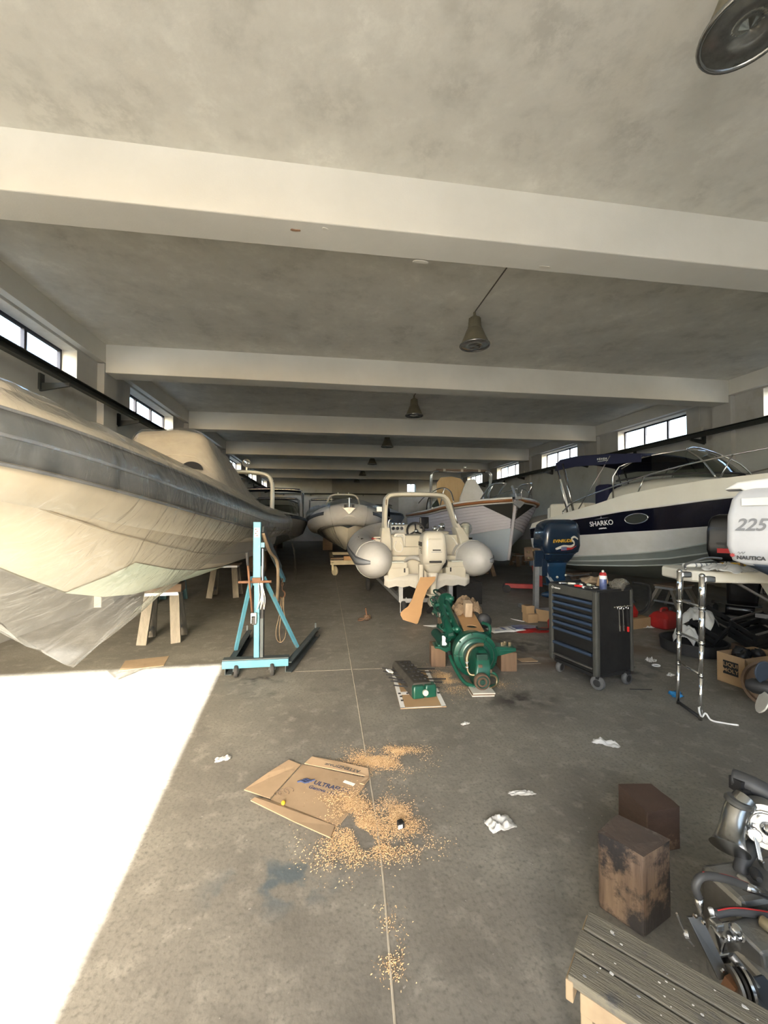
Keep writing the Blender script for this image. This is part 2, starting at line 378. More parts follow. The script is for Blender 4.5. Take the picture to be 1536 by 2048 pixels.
def window(n, x, sgn, ya, yb):
    w = G(); xg = x + sgn * .26; t = .05
    w.box((xg, (ya + yb) / 2, WZ0 + t / 2), (.05, yb - ya, t)); w.box((xg, (ya + yb) / 2, WZ1 - t / 2), (.05, yb - ya, t))
    w.box((xg, ya + t / 2, (WZ0 + WZ1) / 2), (.05, t, WZ1 - WZ0)); w.box((xg, yb - t / 2, (WZ0 + WZ1) / 2), (.05, t, WZ1 - WZ0))
    f = struct(w.build('window_%d' % n, 'frame_dark'))
    k = 3
    for i in range(1, k):
        y = ya + (yb - ya) * i / k; G().box((xg, y, (WZ0 + WZ1) / 2), (.055, .06, WZ1 - WZ0 - .02)).build('mullion', 'frame_dark', f)
    for i in range(k):
        a = ya + (yb - ya) * i / k + .03; c = ya + (yb - ya) * (i + 1) / k - .03
        G().put([(xg, a, WZ0 + .03), (xg, c, WZ0 + .03), (xg, c, WZ1 - .03), (xg, a, WZ1 - .03)], [(0, 1, 2, 3)]).build('pane', 'window_glass', f)
    # plastered reveal: sill, head and two cheeks
    g = G(); xr = x + sgn * .12; d = .235
    g.box((xr, (ya + yb) / 2, WZ1 - .004), (d, yb - ya, .008)); g.box((xr, (ya + yb) / 2, WZ0 + .004), (d, yb - ya, .008))
    g.box((xr, ya + .004, (WZ0 + WZ1) / 2), (d, .008, WZ1 - WZ0)); g.box((xr, yb - .004, (WZ0 + WZ1) / 2), (d, .008, WZ1 - WZ0))
    g.build('reveal', 'plaster_reveal', f)
n = 0
for (a, b) in bays:
    n += 1; window(n, XL, -1, a, b)
    n += 1; window(n, XR, 1, a, b)
_g = G()
for z in (3.73, 4.47): _g.box(((BX0 + BX1) / 2, Y1 + .2, z), (BX1 - BX0, .05, .06))
for x in (BX0 + .03, BX1 - .03, 6.85): _g.box((x, Y1 + .2, 4.1), (.06, .05, .8))
_w = struct(_g.build('window_%d' % (n + 1), 'frame_dark'))
for x in (BX0, 6.85): G().put([(x + .06, Y1 + .2, 3.76), (x + .32, Y1 + .2, 3.76), (x + .32, Y1 + .2, 4.44), (x + .06, Y1 + .2, 4.44)], [(0, 1, 2, 3)]).build('pane', 'window_glass', _w)
# steel rails on brackets along the walls
def wall_rail(x, sgn, label):
    t = thing('wall_rail', label, 'rail', (x, 0, 3.70))
    g = G(); xo = -sgn * .36; y0, y1 = Y0 + .1, Y1 - .1
    g.box((xo, (y0 + y1) / 2, .055), (.09, y1 - y0, .012)); g.box((xo, (y0 + y1) / 2, -.055), (.09, y1 - y0, .012)); g.box((xo + sgn * .04, (y0 + y1) / 2, 0), (.012, y1 - y0, .11))
    g.build('channel', 'rail_dark', t)
    y = 2.05
    while y < Y1:
        h = G(); h.box((-sgn * .015, y, -.06), (.03, .10, .24)); h.prism([(0, -.02), (.40, 0), (.40, -.05), (0, -.14)], (-sgn * .0, y, -.06), (-sgn, 0, 0), (0, 0, 1), .035)
        h.build('bracket', 'rail_dark', t); y += 2.3
    return t
wall_rail(XL + .0, -1, 'dark steel rail on brackets running below the windows above the wrapped boat')
wall_rail(XR - .0, 1, 'dark steel rail on brackets running below the windows above the navy striped cruiser')
_r = thing('wall_rail', 'dark steel rail running across the far end wall', 'rail', (0, Y1, 3.6))
G().box(((XL + XR) / 2, -.2, 0), (XR - XL - .9, .09, .11)).build('channel', 'rail_dark', _r)
for x in range(-3, 9, 2): G().box((x, -.1, -.06), (.04, .2, .16)).build('bracket', 'rail_dark', _r)
for (y, lab) in ((8.95, 'grey junction box with conduit under the pillar nearest the navy striped cruiser'), (13.5, 'grey junction box with conduit on the next pillar beyond'), (18.1, 'small grey junction box with conduit on a far pillar')):
    t = thing('junction_box', lab, 'junction box', (XR - .12, y, 3.84))
    G().box((-.04, 0, 0), (.08, .22, .18)).build('box_body', 'box_grey', t, bevel=.01)
    G().cyl((-.02, 0, .09), (-.02, 0, .62), .014, 8).build('conduit', 'box_grey', t); G().cyl((-.02, 0, -.09), (-.02, 0, -.2), .014, 8).build('conduit', 'box_grey', t)

# ------------------------------------------------------------------ pendant lamps
def make_lamp():
    t = thing('pendant_lamp', 'olive bell shaped pendant lamp', 'lamp', group='bell pendant lamps along the ceiling')
    G().lathe([(.0, .46), (.035, .46), (.05, .44), (.085, .42), (.098, .36), (.10, .30), (.108, .28), (.105, .26), (.125, .24), (.165, .14), (.205, .05), (.225, .0), (.215, 0), (.19, .06), (.15, .15), (.09, .27)], n=36, cap=False).build('shade', 'lamp_olive', t, smooth=True)
    G().lathe([(.224, .012), (.236, .006), (.240, -.006), (.232, -.018), (.216, -.016), (.212, .0)], n=36, cap=False).build('rim', 'lamp_rim', t, smooth='all')
    G().lathe([(.214, -.006), (.15, -.014), (.0, -.018), (0, -.012), (.15, -.008)], n=36, cap=False).build('lens', 'lamp_lens', t, smooth='all')
    g = G()
    for k in range(12):
        a = 2 * math.pi * k / 12; g.bar((.094 * math.cos(a), .094 * math.sin(a), .30), (.088 * math.cos(a), .088 * math.sin(a), .42), .008, .012)
    g.build('finned_neck', 'lamp_olive', t)
    G().cyl((0, 0, .46), (0, 0, .52), .02, 10).build('cable_gland', 'lamp_olive', t)
    return t
lamp = make_lamp()
LAMP_AT = [(2.33, 1.89, 'olive bell shaped pendant lamp overhead nearest the open doorway'),
    (2.33, 6.06, 'olive bell shaped pendant lamp above the green engine, between the first two beams'),
    (2.33, 10.4, 'olive bell shaped pendant lamp between the second and third beams'),
    (2.33, 15.0, 'bell shaped pendant lamp between the third and fourth beams'),
    (2.33, 19.8, 'bell shaped pendant lamp between the fourth and fifth beams'),
    (2.33, 24.8, 'dark bell shaped pendant lamp between the fifth and sixth beams'),
    (2.33, 29.3, 'small dark pendant lamp nearest the far end wall')]
LMP = []
for i, (x, y, lab) in enumerate(LAMP_AT):
    z = ZC - .53
    if i == 0: lamp.location = (x, y, z); lamp['label'] = lab; lp = lamp
    else: lp = dup(lamp, (x, y, z), 0, lab)
    LMP.append((lp, y, ([Y0] + [b + .39 for b in BEAMS])[i]))
for lp, y, back in LMP:
    G().tube([(0, 0, .50), (0, -.02, .52), (.0, -.06, .522), (0, back - y + .02, .522)], .009, 8).build('cable', 'cord_grey', lp)

# ================================================================== boats
def rib_path(L, hb, zs, rise, yc, n=22, pw=3.5, e=2.0, y0=0.0):
    half = [Vector((-hb, y0 + (yc - y0) * i / 8, 0)) for i in range(8)]
    for i in range(n + 1):
        a = math.pi / 2 * i / n
        half.append(Vector((-hb * math.cos(a) ** (2 / e), yc + (L - yc) * math.sin(a) ** (2 / e), 0)))
    pts = half + [Vector((-p.x, p.y, 0)) for p in reversed(half[:-1])]
    for p in pts: p.z = zs + rise * (max(0, p.y) / L) ** pw
    return pts
def rib_rows(path, rad, a0, a1, n, off=0., flat=1.):
    rows = []; k = len(path)
    for i, p in enumerate(path):
        t = (path[min(i + 1, k - 1)] - path[max(i - 1, 0)]).normalized()
        N_ = Vector((0, 0, 1)).cross(t).normalized(); B_ = t.cross(N_)
        r = (rad[i] if isinstance(rad, list) else rad) + off
        rows.append([p + r * (math.cos(a) * N_ + flat * math.sin(a) * B_) for a in [R(a0 + (a1 - a0) * j / n) for j in range(n + 1)]])
    return rows
def rib_tube(g, path, r, cone=.45, blunt=.55):
    """inflatable collar with a tapering cone at each stern end"""
    p0, p1 = path[0], path[-1]
    ext = [(-cone, .05), (-cone * .93, .35), (-cone * .75, .66), (-cone * .45, .88), (-cone * .12, .985)]
    full = [Vector((p0.x, p0.y + d, p0.z)) for d, _ in ext] + path + [Vector((p1.x, p1.y + d, p1.z)) for d, _ in reversed(ext)]
    rad = [r * q for _, q in ext] + [r] * len(path) + [r * q for _, q in reversed(ext)]
    rows = rib_rows(full, rad, 0, 360, 24)
    g.loft([q[:-1] for q in rows], wrap=True, caps=True)
    return full, rad
def vhull(g, path_x, st, n=4):
    """st: list of (y, half-beam at top, z top, half-beam chine, z chine, z keel)"""
    rows = []
    for (y, bt, zt, bc, zc, zk) in st:
        h = [(-bt, zt), (-(bt + bc) / 2 - .02 * bt, (zt + zc) / 2), (-bc, zc), (-bc * .66, zc + (zk - zc) * .38), (-bc * .33, zc + (zk - zc) * .70), (0, zk)]
        rows.append([Vector((x, y, z)) for x, z in h] + [Vector((-x, y, z)) for x, z in reversed(h[:-1])])
    g.loft(rows); g.put(rows[0], [tuple(range(len(rows[0])))]); return rows

# ---------------------------------------------------------------- wrapped boat beside the left wall
b1 = thing('inflatable_boat', 'large beige inflatable boat under a taupe cover and clear plastic by the wall', 'boat', (-2.1, 9.7, 0), math.pi)
P1 = rib_path(7.6, 1.03, 1.52, .52, 4.2)
g = G(); rib_tube(g, P1, .27); g.build('collar', 'tube_cream', b1, smooth='all')
g = G(); g.loft(rib_rows(P1, .27, -22, 30, 6, .012)); g.build('rubbing_band', 'band_grey', b1, smooth='all', solid=.012)
for a in (-24, 3, 31):
    g = G(); g.loft([q for q in rib_rows(P1, .27, a - 1.6, a + 1.6, 2, .024)]); g.build('band_rib', 'strip_dark', b1, smooth='all', solid=.01)
st = []
for y in [0, 1, 2, 3, 4, 4.8, 5.4, 6.0, 6.5, 6.9, 7.25, 7.5]:
    q = max(0, (y - 4.2) / 3.4); w = 1.03 * math.sqrt(max(.0004, 1 - q * q)); zt = 1.52 + .52 * (y / 7.6) ** 3.5
    zk = itp([0, 4.4, 5.6, 6.3, 6.77, 7.2, 7.5], [.68, .74, .89, 1.10, 1.37, 1.70, 1.95], y); bc = w * itp([0, 4, 6, 7.5], [.90, .88, .74, .4], y)
    zc = zk + (zt - .16 - zk) * itp([0, 5, 7.5], [.40, .46, .6], y); st.append((y, w, zt - .16, bc, zc, zk))
g = G(); rows = vhull(g, None, st); g.build('hull', 'hull_cream', b1, smooth=True, angle=30)
g = G(); rr = []
for (y, bt, zt, bc, zc, zk) in st[:8]:
    f = .82; rr.append([Vector((-bc * f - .006, y, zc + (zk - zc) * .2 - .008)), Vector((-bc * .5, y, zc + (zk - zc) * .55 - .012)), Vector((0, y, zk - .012)), Vector((bc * .5, y, zc + (zk - zc) * .55 - .012)), Vector((bc * f + .006, y, zc + (zk - zc) * .2 - .008))])
g.loft(rr); g.build('bottom_paint', 'hull_mint', b1, smooth=True)
for f in (.30, .72):
    for s in (-1, 1):
        g = G(); g.tube([Vector((s * (bt + (bc - bt) * f + .012), y, zt + (zc - zt) * f)) for (y, bt, zt, bc, zc, zk) in st[:-1]], .010, 6); g.build('spray_rail', 'hull_cream', b1)
def cov_z(y, u):
    """cover surface: u in -1..1 across the boat"""
    q = max(0, (y - 4.2) / 3.4); w = 1.03 * math.sqrt(max(.0004, 1 - q * q)) + .10 * (1 if y < 7.4 else .5)
    zt = 1.52 + .52 * (max(y, 0) / 7.6) ** 3.5
    z = zt + .235 + (.20 + .05 * math.sin(y * 2)) * (1 - u * u) ** .8
    ten = max(0, min(1, (y - .5) / 1.75)) * max(0, min(1, (4.25 - y) / .55)); ten = ten * .75 + .25 * ten * ten * (3 - 2 * ten)
    pr = max(0, min(1, (.78 - abs(u)) / .40)); pr = pr * .7 + .3 * pr * pr * (3 - 2 * pr)
    z += ten * pr * .80
    z += .012 * math.sin(y * 9 + u * 5) * (1 - abs(u)) + .008 * math.sin(y * 23 + u * 11)
    return Vector((u * w, y, z))
NU = 30; ys = [-.02 + 7.72 * i / 96 for i in range(97)]
g = G(); rows = []
for y in ys:
    row = [cov_z(y, -1 + 2 * j / NU) for j in range(NU + 1)]
    zt = 1.52 + .52 * (max(y, 0) / 7.6) ** 3.5
    a = row[0]; b = row[-1]
    rows.append([Vector((a.x - .13, y, zt + .12)), Vector((a.x - .09, y, zt + .18))] + row + [Vector((b.x + .09, y, zt + .18)), Vector((b.x + .13, y, zt + .12))])
g.loft(rows); cv = g.build('cover', 'cover_taupe', b1, smooth='all')
G().tube([cov_z(1.02 + .0 * j, -.75 + .1 * j) + Vector((0, 0, .01)) for j in range(16)], .008, 6).build('seam', 'band_grey', cv)
G().tube([cov_z(3.98, -.55 + .1 * j) + Vector((0, 0, .012)) for j in range(12)], .008, 6).build('seam', 'cover_taupe', cv)
_e = G(); _c = cov_z(4.06, -.36)
_e.prism([(.13 * math.cos(R(a)), .10 * math.sin(R(a))) for a in range(0, 181, 15)], _c + Vector((0, .05, -.03)), (-1, .15, -.15), (0, -.5, .85), .02)
_e.build('vent_flap', 'black_matt', cv)
# roll bar with search light
rb = smoothpath([(-.98, .62, 1.70), (-.98, .52, 2.1), (-.96, .46, 2.42), (-.86, .44, 2.58), (-.60, .43, 2.64), (0, .42, 2.66), (.60, .43, 2.64), (.86, .44, 2.58), (.96, .46, 2.42), (.98, .52, 2.1), (.98, .62, 1.70)], 5)
g = G(); rows = []
for i, p in enumerate(rb):
    t = (rb[min(i + 1, len(rb) - 1)] - rb[max(i - 1, 0)]).normalized(); s_ = Vector((0, 1, 0)); n_ = t.cross(s_).normalized()
    rows.append([p + s_ * .13 * math.cos(R(a)) + n_ * .045 * math.sin(R(a)) for a in range(0, 360, 30)])
g.loft(rows, wrap=True, caps=True); arch = g.build('roll_bar', 'gel_cream', b1, smooth='all')
g = G(); g.lathe([(.0, -.05), (.06, -.05), (.085, 0), (.09, .03), (.07, .03), (.06, .0), (0, -.02)], (-.42, .48, 2.84), (-.1, 1, .1), 20); g.build('search_light', 'chrome', arch, smooth=True)
G().cyl((-.42, .45, 2.66), (-.42, .46, 2.76), .02).build('light_post', 'gel_white', arch)
G().tube([(-.99, .50, 2.45), (-.99, .56, 2.1), (-.99, .63, 1.72)], .012).build('grab_wire', 'black_matt', arch)

# clear plastic sheet thrown over the wrapped boat
def drape(y):
    ex = itp([-.6, -.1, .15, .5, 4.2, 4.5, 4.9, 5.3, 5.7, 6.1, 6.5, 7.0, 7.7], [-1.42, -1.42, -1.40, -1.36, -1.31, -1.16, -.99, -.58, -.28, -.12, -.02, 0, 0], y)
    ez = itp([-.6, -.35, -.1, .15, .5, 2.2, 4.2, 4.5, 4.9, 5.3, 5.7, 6.1, 6.4, 6.77, 7.2, 7.7], [.10, .12, .75, 1.25, 1.38, 1.42, 1.60, 1.50, 1.30, .98, .68, .42, .66, .98, 1.30, 1.62], y)
    return Vector((ex, y, ez))
g = G(); rows = []
for i in range(121):
    y = 7.78 - 8.3 * i / 120; yy = min(max(y, -.02), 7.7); row = []
    zt = 1.52 + .52 * (max(yy, 0) / 7.6) ** 3.5; c0, c1 = cov_z(yy, -1), cov_z(yy, 1)
    E = drape(y); down = y >= 6.1
    yp = min(max(y, -.4), 7.6); qq = max(0, (yp - 4.2) / 3.4); xp = 1.03 * math.sqrt(max(0, 1 - qq * qq)); nn = Vector((-xp / 1.03 ** 2, max(0, yp - 4.2) / 3.4 ** 2, 0)).normalized()
    pc0 = Vector((-xp, y if y < 7.6 else 7.6 + (y - 7.6) * .3, zt)); nx2 = Vector((-nn.x, nn.y, 0)); pc1 = Vector((xp, pc0.y, zt))
    side = [pc0 + nn * .315 * math.cos(R(a)) + Vector((0, 0, .315 * math.sin(R(a)))) for a in (62, 35, 8, -20, -45)]
    tail = []
    for k in range(1, 15):
        t = k / 14; p = side[-1].lerp(E, t); bulge = math.sin(math.pi * t) * .10 * min(1, (side[-1] - E).length)
        wr = .022 * math.sin(y * 17 + 5 * t + 2 * math.sin(y * 5)) * t + .012 * math.sin(y * 41 + t * 9) * t
        tail.append(p + Vector((-bulge * .7 - wr, .25 * wr, -bulge * .4)))
    top = [cov_z(yy, -1 + 2 * j / 24) + Vector((0, y - yy, .022 + .010 * math.sin(y * 13 + j))) for j in range(25)]
    port = [pc1 + nx2 * .315 * math.cos(R(a)) + Vector((0, 0, .315 * math.sin(R(a)))) for a in (62, 20, -30)]; pe = port[-1]
    for k in range(1, 8):
        t = k / 7
        tgt = E if down else Vector((c1.x + .15, y, zt - .5)) if y > -.1 else Vector((1.3, y, .6))
        port.append(pe.lerp(tgt, t) + Vector((.10 * math.sin(math.pi * t), 0, -.03 * math.sin(math.pi * t))))
    rows.append(list(reversed(tail)) + list(reversed(side)) + top + port)
g.loft(rows)
sheet = g.build('plastic_sheet', 'plastic_wrap', None, smooth='all')
sheet.location = (-2.1, 9.7, 0); sheet.rotation_euler = (0, 0, math.pi)
tag(sheet, 'clear crinkled plastic sheet thrown over the beige boat, its corner hanging near the floor', 'plastic sheet')

# trestles
mat('trestle_wood', (.24, .22, .185), .85, 0, var=(.17, .155, .13), vscale=6, stretch=(4, 4, .6), bump=.2, bscale=30)
mat('block_brown', (.20, .14, .10), .85, 0, var=(.14, .10, .07), vscale=5, stretch=(1, 4, 4))
mat('stand_blue', (.07, .16, .20), .6, .3)
def trestle(label, loc, rz, h, w=.44, d=.34, leg='trestle_wood', blk=.11, group='boat trestles'):
    t = thing('boat_trestle', label, 'trestle', loc, rz, group); hh = h - blk
    for sx in (-1, 1):
        for sy in (-1, 1): G().bar((sx * w * .48, sy * d * .55, 0), (sx * w * .36, sy * d * .22, hh - .03), .05, .115, up=(1, 0, 0)).build('leg', leg, t)
    g = G(); g.box((0, 0, hh - .02), (w * .95, d * .62, .04)); g.build('top_plate', 'galv', t)
    for sx in (-1, 1): G().bar((sx * w * .42, -d * .4, .14), (sx * w * .42, d * .4, .14), .03, .03).build('tie', 'galv', t)
    if blk: G().box((.02, 0, hh + blk / 2), (w * 1.05, d * .7, blk)).build('wood_block', 'block_brown', t, bevel=.008)
    return t
trestle('weathered trestle with brown block carrying the wrapped boat beside the blue hoist', (-2.12, 5.85, 0), .1, .755, .42, .36, group=None)
trestle('weathered trestle far back under the wrapped boat stern', (-2.05, 9.0, 0), 0, .70, .55, .4, blk=.05, group=None)
trestle('low blue boat trestle in the dark beneath the wrapped boat hull', (-3.0, 8.6, 0), 0, .80, .42, .4, 'stand_blue', .0, group=None)

# ---------------------------------------------------------------- hulls of the cabin boats, level by level
def level_curve(ts, hb, z, ys): return [(itp(ts, hb, y), itp(ts, z, y)) for y in ys]
def strake(name, A, B, ys, m, parent, off=0., solid=0., k=3, rake=None):
    """skin between two level curves on both sides of the hull"""
    for s in (-1, 1):
        g = G(); rows = []
        for i, y in enumerate(ys):
            (xa, za), (xb, zb) = A[i], B[i]
            rows.append([Vector((s * (xa + (xb - xa) * j / k + off), y + (rake(za + (zb - za) * j / k, y) if rake else 0), za + (zb - za) * j / k)) for j in range(k + 1)])
        g.loft(rows); g.build(name, m, parent, smooth='all', solid=solid)
def cap(name, C, D, ys, i, m, parent, rake=None):
    """flat end (transom) through all level curves"""
    y = ys[i]; pts = []
    for c in C: pts.append((c[i][0], c[i][1]))
    poly = [Vector((x, y + (rake(z, y) if rake else 0), z)) for x, z in pts] + [Vector((-x, y + (rake(z, y) if rake else 0), z)) for x, z in reversed(pts)]
    return G().put(poly, [tuple(range(len(poly)))]).build(name, m, parent)
def decking(name, A, ys, m, parent, camber=.06, drop=0., z_extra=None, solid=.02, rake=None):
    g = G(); rows = []
    for i, y in enumerate(ys):
        x, z = A[i]; rows.append([Vector((x * u, y + (rake(z, y) if rake else 0), z - drop + camber * (1 - u * u))) for u in [-1 + j / 5 for j in range(11)]])
    g.loft(rows); return g.build(name, m, parent, smooth='all')
def railing(parent, pts, posts, r=.014, m='steel', name='bow_rail'):
    p = smoothpath(pts, 6); o = G().tube(p, r, 8).build(name, m, parent, smooth='all')
    for a, b in posts: G().tube([a, b], r * .9, 8).build('stanchion', m, o, smooth='all')
    return o

# ---------------------------------------------------------------- cruiser with the navy stripe
AX = math.atan2(-(6.15 - 4.8), -(4.86 - 9)) # heading of the visible side
c6 = thing('cabin_cruiser', 'cream cabin cruiser with a broad navy stripe and stainless bow rail by the wall', 'boat', (4.8 + 1.22 * math.cos(.31), 9.0 + 1.22 * math.sin(.31), 0), math.pi + .3152)
# local: +y to bow, visible side is local +x ... (rotated half a turn)
ys6 = [0, .5, 1.1, 1.7, 2.3, 2.9, 3.6, 4.2, 4.7, 5.1, 5.4, 5.62]
tt = [0, 1.1, 2.6, 3.7, 4.6, 5.2, 5.62]
def rk6(z, y): return max(0, (z - .6)) * .22 * max(0, (y - 3.6) / 2.02) ** 1.5
Ldeck = level_curve(tt, [1.16, 1.22, 1.24, 1.18, .86, .46, .05], [1.52, 1.78, 2.13, 2.24, 2.31, 2.35, 2.38], ys6)
Lgun = level_curve(tt, [1.22, 1.27, 1.28, 1.22, .90, .50, .07], [1.40, 1.60, 1.80, 1.92, 2.03, 2.10, 2.14], ys6)
Lnb = level_curve(tt, [1.20, 1.24, 1.24, 1.14, .80, .42, .05], [1.17, 1.27, 1.40, 1.51, 1.63, 1.72, 1.78], ys6)
Lgr = level_curve(tt, [1.12, 1.14, 1.10, .96, .60, .28, .03], [.80, .83, 1.00, 1.27, 1.47, 1.58, 1.66], ys6)
Lr2 = level_curve(tt, [1.08, 1.10, 1.04, .86, .50, .22, .025], [.70, .73, .87, 1.11, 1.36, 1.50, 1.60], ys6)
Lch = level_curve(tt, [1.02, 1.03, .94, .72, .38, .16, .02], [.62, .64, .76, .98, 1.26, 1.42, 1.52], ys6)
Lk = level_curve(tt, [.001] * 7, [.40, .40, .44, .55, .80, 1.10, 1.42], ys6)
strake('gunwale_moulding', Ldeck, Lgun, ys6, 'gel_cream', c6, k=4, rake=rk6)
strake('navy_stripe', Lgun, Lnb, ys6, 'navy_paint', c6, rake=rk6)
strake('topside', Lnb, Lgr, ys6, 'gel_white', c6, rake=rk6)
strake('boot_stripe', Lgr, Lr2, ys6, 'bottom_grey', c6, rake=rk6)
strake('chine_stripe', Lr2, Lch, ys6, 'bottom_grey', c6, rake=rk6)
strake('bottom', Lch, Lk, ys6, 'bottom_grey', c6, rake=rk6)
for C_, r_, m_ in ((Lgr, .018, 'bottom_grey_light'), (Lr2, .016, 'bottom_grey_light'), (Lch, .014, 'bottom_grey_light'), (Lgun, .016, 'gel_white')):
    for s in (-1, 1):
        g = G(); g.tube([Vector((s * (x + .004), ys6[i] + rk6(z, ys6[i]), z)) for i, (x, z) in enumerate(C_)], r_, 6); g.build('strake_rail', m_, c6, smooth='all')
cap('transom', [Ldeck, Lgun, Lnb, Lgr, Lr2, Lch, Lk], None, ys6, 0, 'gel_cream', c6)
decking('deck', Ldeck, ys6, 'gel_cream', c6, .05, rake=rk6)
# cabin trunk and windscreen
g = G(); rows = []
for (y, hx, z0, z1) in ((1.75, .98, 1.95, 2.30), (2.0, .98, 2.0, 2.36), (2.5, .95, 2.1, 2.40), (3.0, .86, 2.18, 2.38), (3.5, .62, 2.24, 2.32), (3.75, .3, 2.28, 2.30)):
    rows.append([Vector((hx * u, y, z0 + (z1 - z0) * (1 - abs(u) ** 5))) for u in [-1 + j / 8 for j in range(17)]])
g.loft(rows); g.build('cabin_trunk', 'gel_cream', c6, smooth='all')
ws_b = [(-.95, 1.95, 2.36), (-.92, 2.4, 2.40), (-.80, 2.95, 2.41), (-.45, 3.40, 2.40), (0, 3.52, 2.40), (.45, 3.40, 2.40), (.80, 2.95, 2.41), (.92, 2.4, 2.40), (.95, 1.95, 2.36)]
ws_t = [(-.86, 2.0, 2.60), (-.80, 2.30, 2.76), (-.64, 2.66, 2.83), (-.35, 2.92, 2.86), (0, 3.0, 2.87), (.35, 2.92, 2.86), (.64, 2.66, 2.83), (.80, 2.30, 2.76), (.86, 2.0, 2.60)]
sb, stp = smoothpath(ws_b, 4), smoothpath(ws_t, 4)
g = G(); g.loft([[a, a.lerp(b, .35) + Vector((0, .03, .01)), a.lerp(b, .7) + Vector((0, .03, .01)), b] for a, b in zip(sb, stp)]); wsc = g.build('windscreen', 'smoked_glass', c6, smooth='all')
G().tube(stp, .014, 8).build('screen_frame', 'steel', wsc, smooth='all'); G().tube(sb, .02, 6).build('screen_seal', 'black_rubber', wsc, smooth='all')
for s in (-1, 1): G().tube([(s * 1.0, 1.92, 2.02), (s * .98, 1.90, 2.45), (s * .93, 2.0, 2.64), (s * .80, 2.4, 2.80)], .016, 8).build('screen_post', 'steel', wsc, smooth='all')
for s in (-1, 1): G().tube(smoothpath([(s * .70, 3.50, 2.30), (s * .66, 3.28, 2.62), (s * .52, 3.0, 2.84), (s * .2, 2.9, 2.93), (0, 2.9, 2.94)], 5), .016, 8).build('screen_hoop', 'steel', wsc, smooth='all')
for s in (-1, 1):
    pts = [(s * 1.20, .9, 1.78), (s * 1.20, 1.2, 1.98), (s * 1.18, 1.9, 2.20), (s * 1.16, 2.9, 2.44), (s * 1.04, 3.9, 2.60), (s * .70, 4.9, 2.72), (s * .2, 5.85, 2.80)]
    posts = [((s * 1.20, .9, 1.70), (s * 1.20, .92, 1.80)), ((s * 1.18, 2.50, 2.06), (s * 1.17, 2.62, 2.37)), ((s * 1.12, 3.72, 2.20), (s * 1.05, 3.88, 2.60)), ((s * .82, 4.62, 2.30), (s * .76, 4.75, 2.70)), ((s * .45, 5.3, 2.33), (s * .40, 5.4, 2.76))]
    railing(c6, pts, posts)
# grab hoop and cockpit
g = G(); g.box((0, .75, 1.80), (1.9, .9, .35)); g.build('cockpit_coaming', 'gel_cream', c6, bevel=.06)
G().box((0, .25, 1.75), (1.6, .30, .30)).build('aft_seat', 'gel_white', c6, bevel=.06)
G().box((.45, 1.45, 2.1), (.5, .35, .5)).build('helm_seat', 'navy_canvas', c6, bevel=.08)
# bimini with folded navy canvas
bi = G(); rows = []
for (y, z) in ((.62, 2.86), (.70, 2.93), (1.1, 2.95), (1.8, 2.90), (2.4, 2.82), (2.5, 2.78)):
    rows.append([Vector((1.02 * u, y, z + .05 * (1 - u * u))) for u in [-1 + j / 6 for j in range(13)]])
bi.loft(rows); rows2 = [[Vector((1.05 * s, y, z)) for z in (2.94 - .03 * abs(y - 1) , 2.72 - .05 * (y - .6))] for s in (1,) for y in (.6, 1.0, 1.6, 2.2, 2.5)]
bi.build('bimini_canvas', 'navy_canvas', c6, smooth='all', solid=.03)
for s in (-1, 1):
    g = G(); g.loft([[Vector((1.04 * s, y, z1)), Vector((1.06 * s, y, z0))] for y, z1, z0 in ((.60, 2.88, 2.70), (1.1, 2.95, 2.74), (1.8, 2.90, 2.70), (2.5, 2.80, 2.66))]); g.build('bimini_valance', 'navy_canvas', c6, solid=.02)
    G().tube([(s * 1.10, .95, 1.72), (s * 1.05, .62, 2.82)], .018, 8).build('bimini_pole', 'steel', c6, smooth='all')
    G().tube([(s * 1.10, 1.10, 1.74), (s * 1.06, .80, 2.84)], .024, 8).build('bimini_pole', 'steel', c6, smooth='all')
    G().tube([(s * 1.10, 1.0, 1.72), (s * 1.07, .74, 2.5)], .02, 8).build('bimini_pole', 'gel_white', c6, smooth='all')
    G().tube([(s * 1.10, 1.15, 1.74), (s * 1.05, 1.9, 2.86)], .012, 8).build('bimini_pole', 'steel_dull', c6, smooth='all')
# port light and lettering on the stripe, local +x side faces the aisle
SGN = 1
def side_pt(y, f):
    (xa, za), (xb, zb) = [(itp(ys6, [q[0] for q in C_], y), itp(ys6, [q[1] for q in C_], y)) for C_ in (Lgun, Lnb)]
    return Vector((SGN * (xa + (xb - xa) * f), y, za + (zb - za) * f))
pc = side_pt(2.53, .42)
ex = (side_pt(2.7, .42) - side_pt(2.36, .42)).normalized(); eup = (side_pt(2.53, 0) - side_pt(2.53, 1)).normalized(); en = ex.cross(eup); en = en if en.x * SGN > 0 else -en
pl = G().prism([(.20 * math.cos(R(a)), .085 * math.sin(R(a))) for a in range(0, 360, 10)], pc + en * .012, ex, eup, .016).build('port_light', 'dark_glass_solid', c6)
G().tube([pc + en * .016 + ex * .205 * math.cos(R(a)) + eup * .09 * math.sin(R(a)) for a in range(0, 360, 10)], .011, 6, closed=True).build('port_rim', 'chrome', pl, smooth='all')
pt = side_pt(1.85, .50) + en * .013
text('SHARKO', .135, 'white_plain', c6, pt + eup * .02, ex, eup, bold=.0015, sx=.92)
G().tube([side_pt(1.87, .50) + en * .012 - eup * (.078 + .010 * math.sin(k * 1.9)) + ex * (-.075 + .15 * k / 14) for k in range(15)], .009, 6).build('script_mark', 'white_plain', c6)
G().prism([(-.16, 0), (-.02, .012), (.0, .05), (.02, .014), (.17, .012), (.0, 0)], side_pt(1.85, .50) + en * .004 + eup * .11, ex, eup, .004).build('shark_emblem', 'strip_mid', c6)
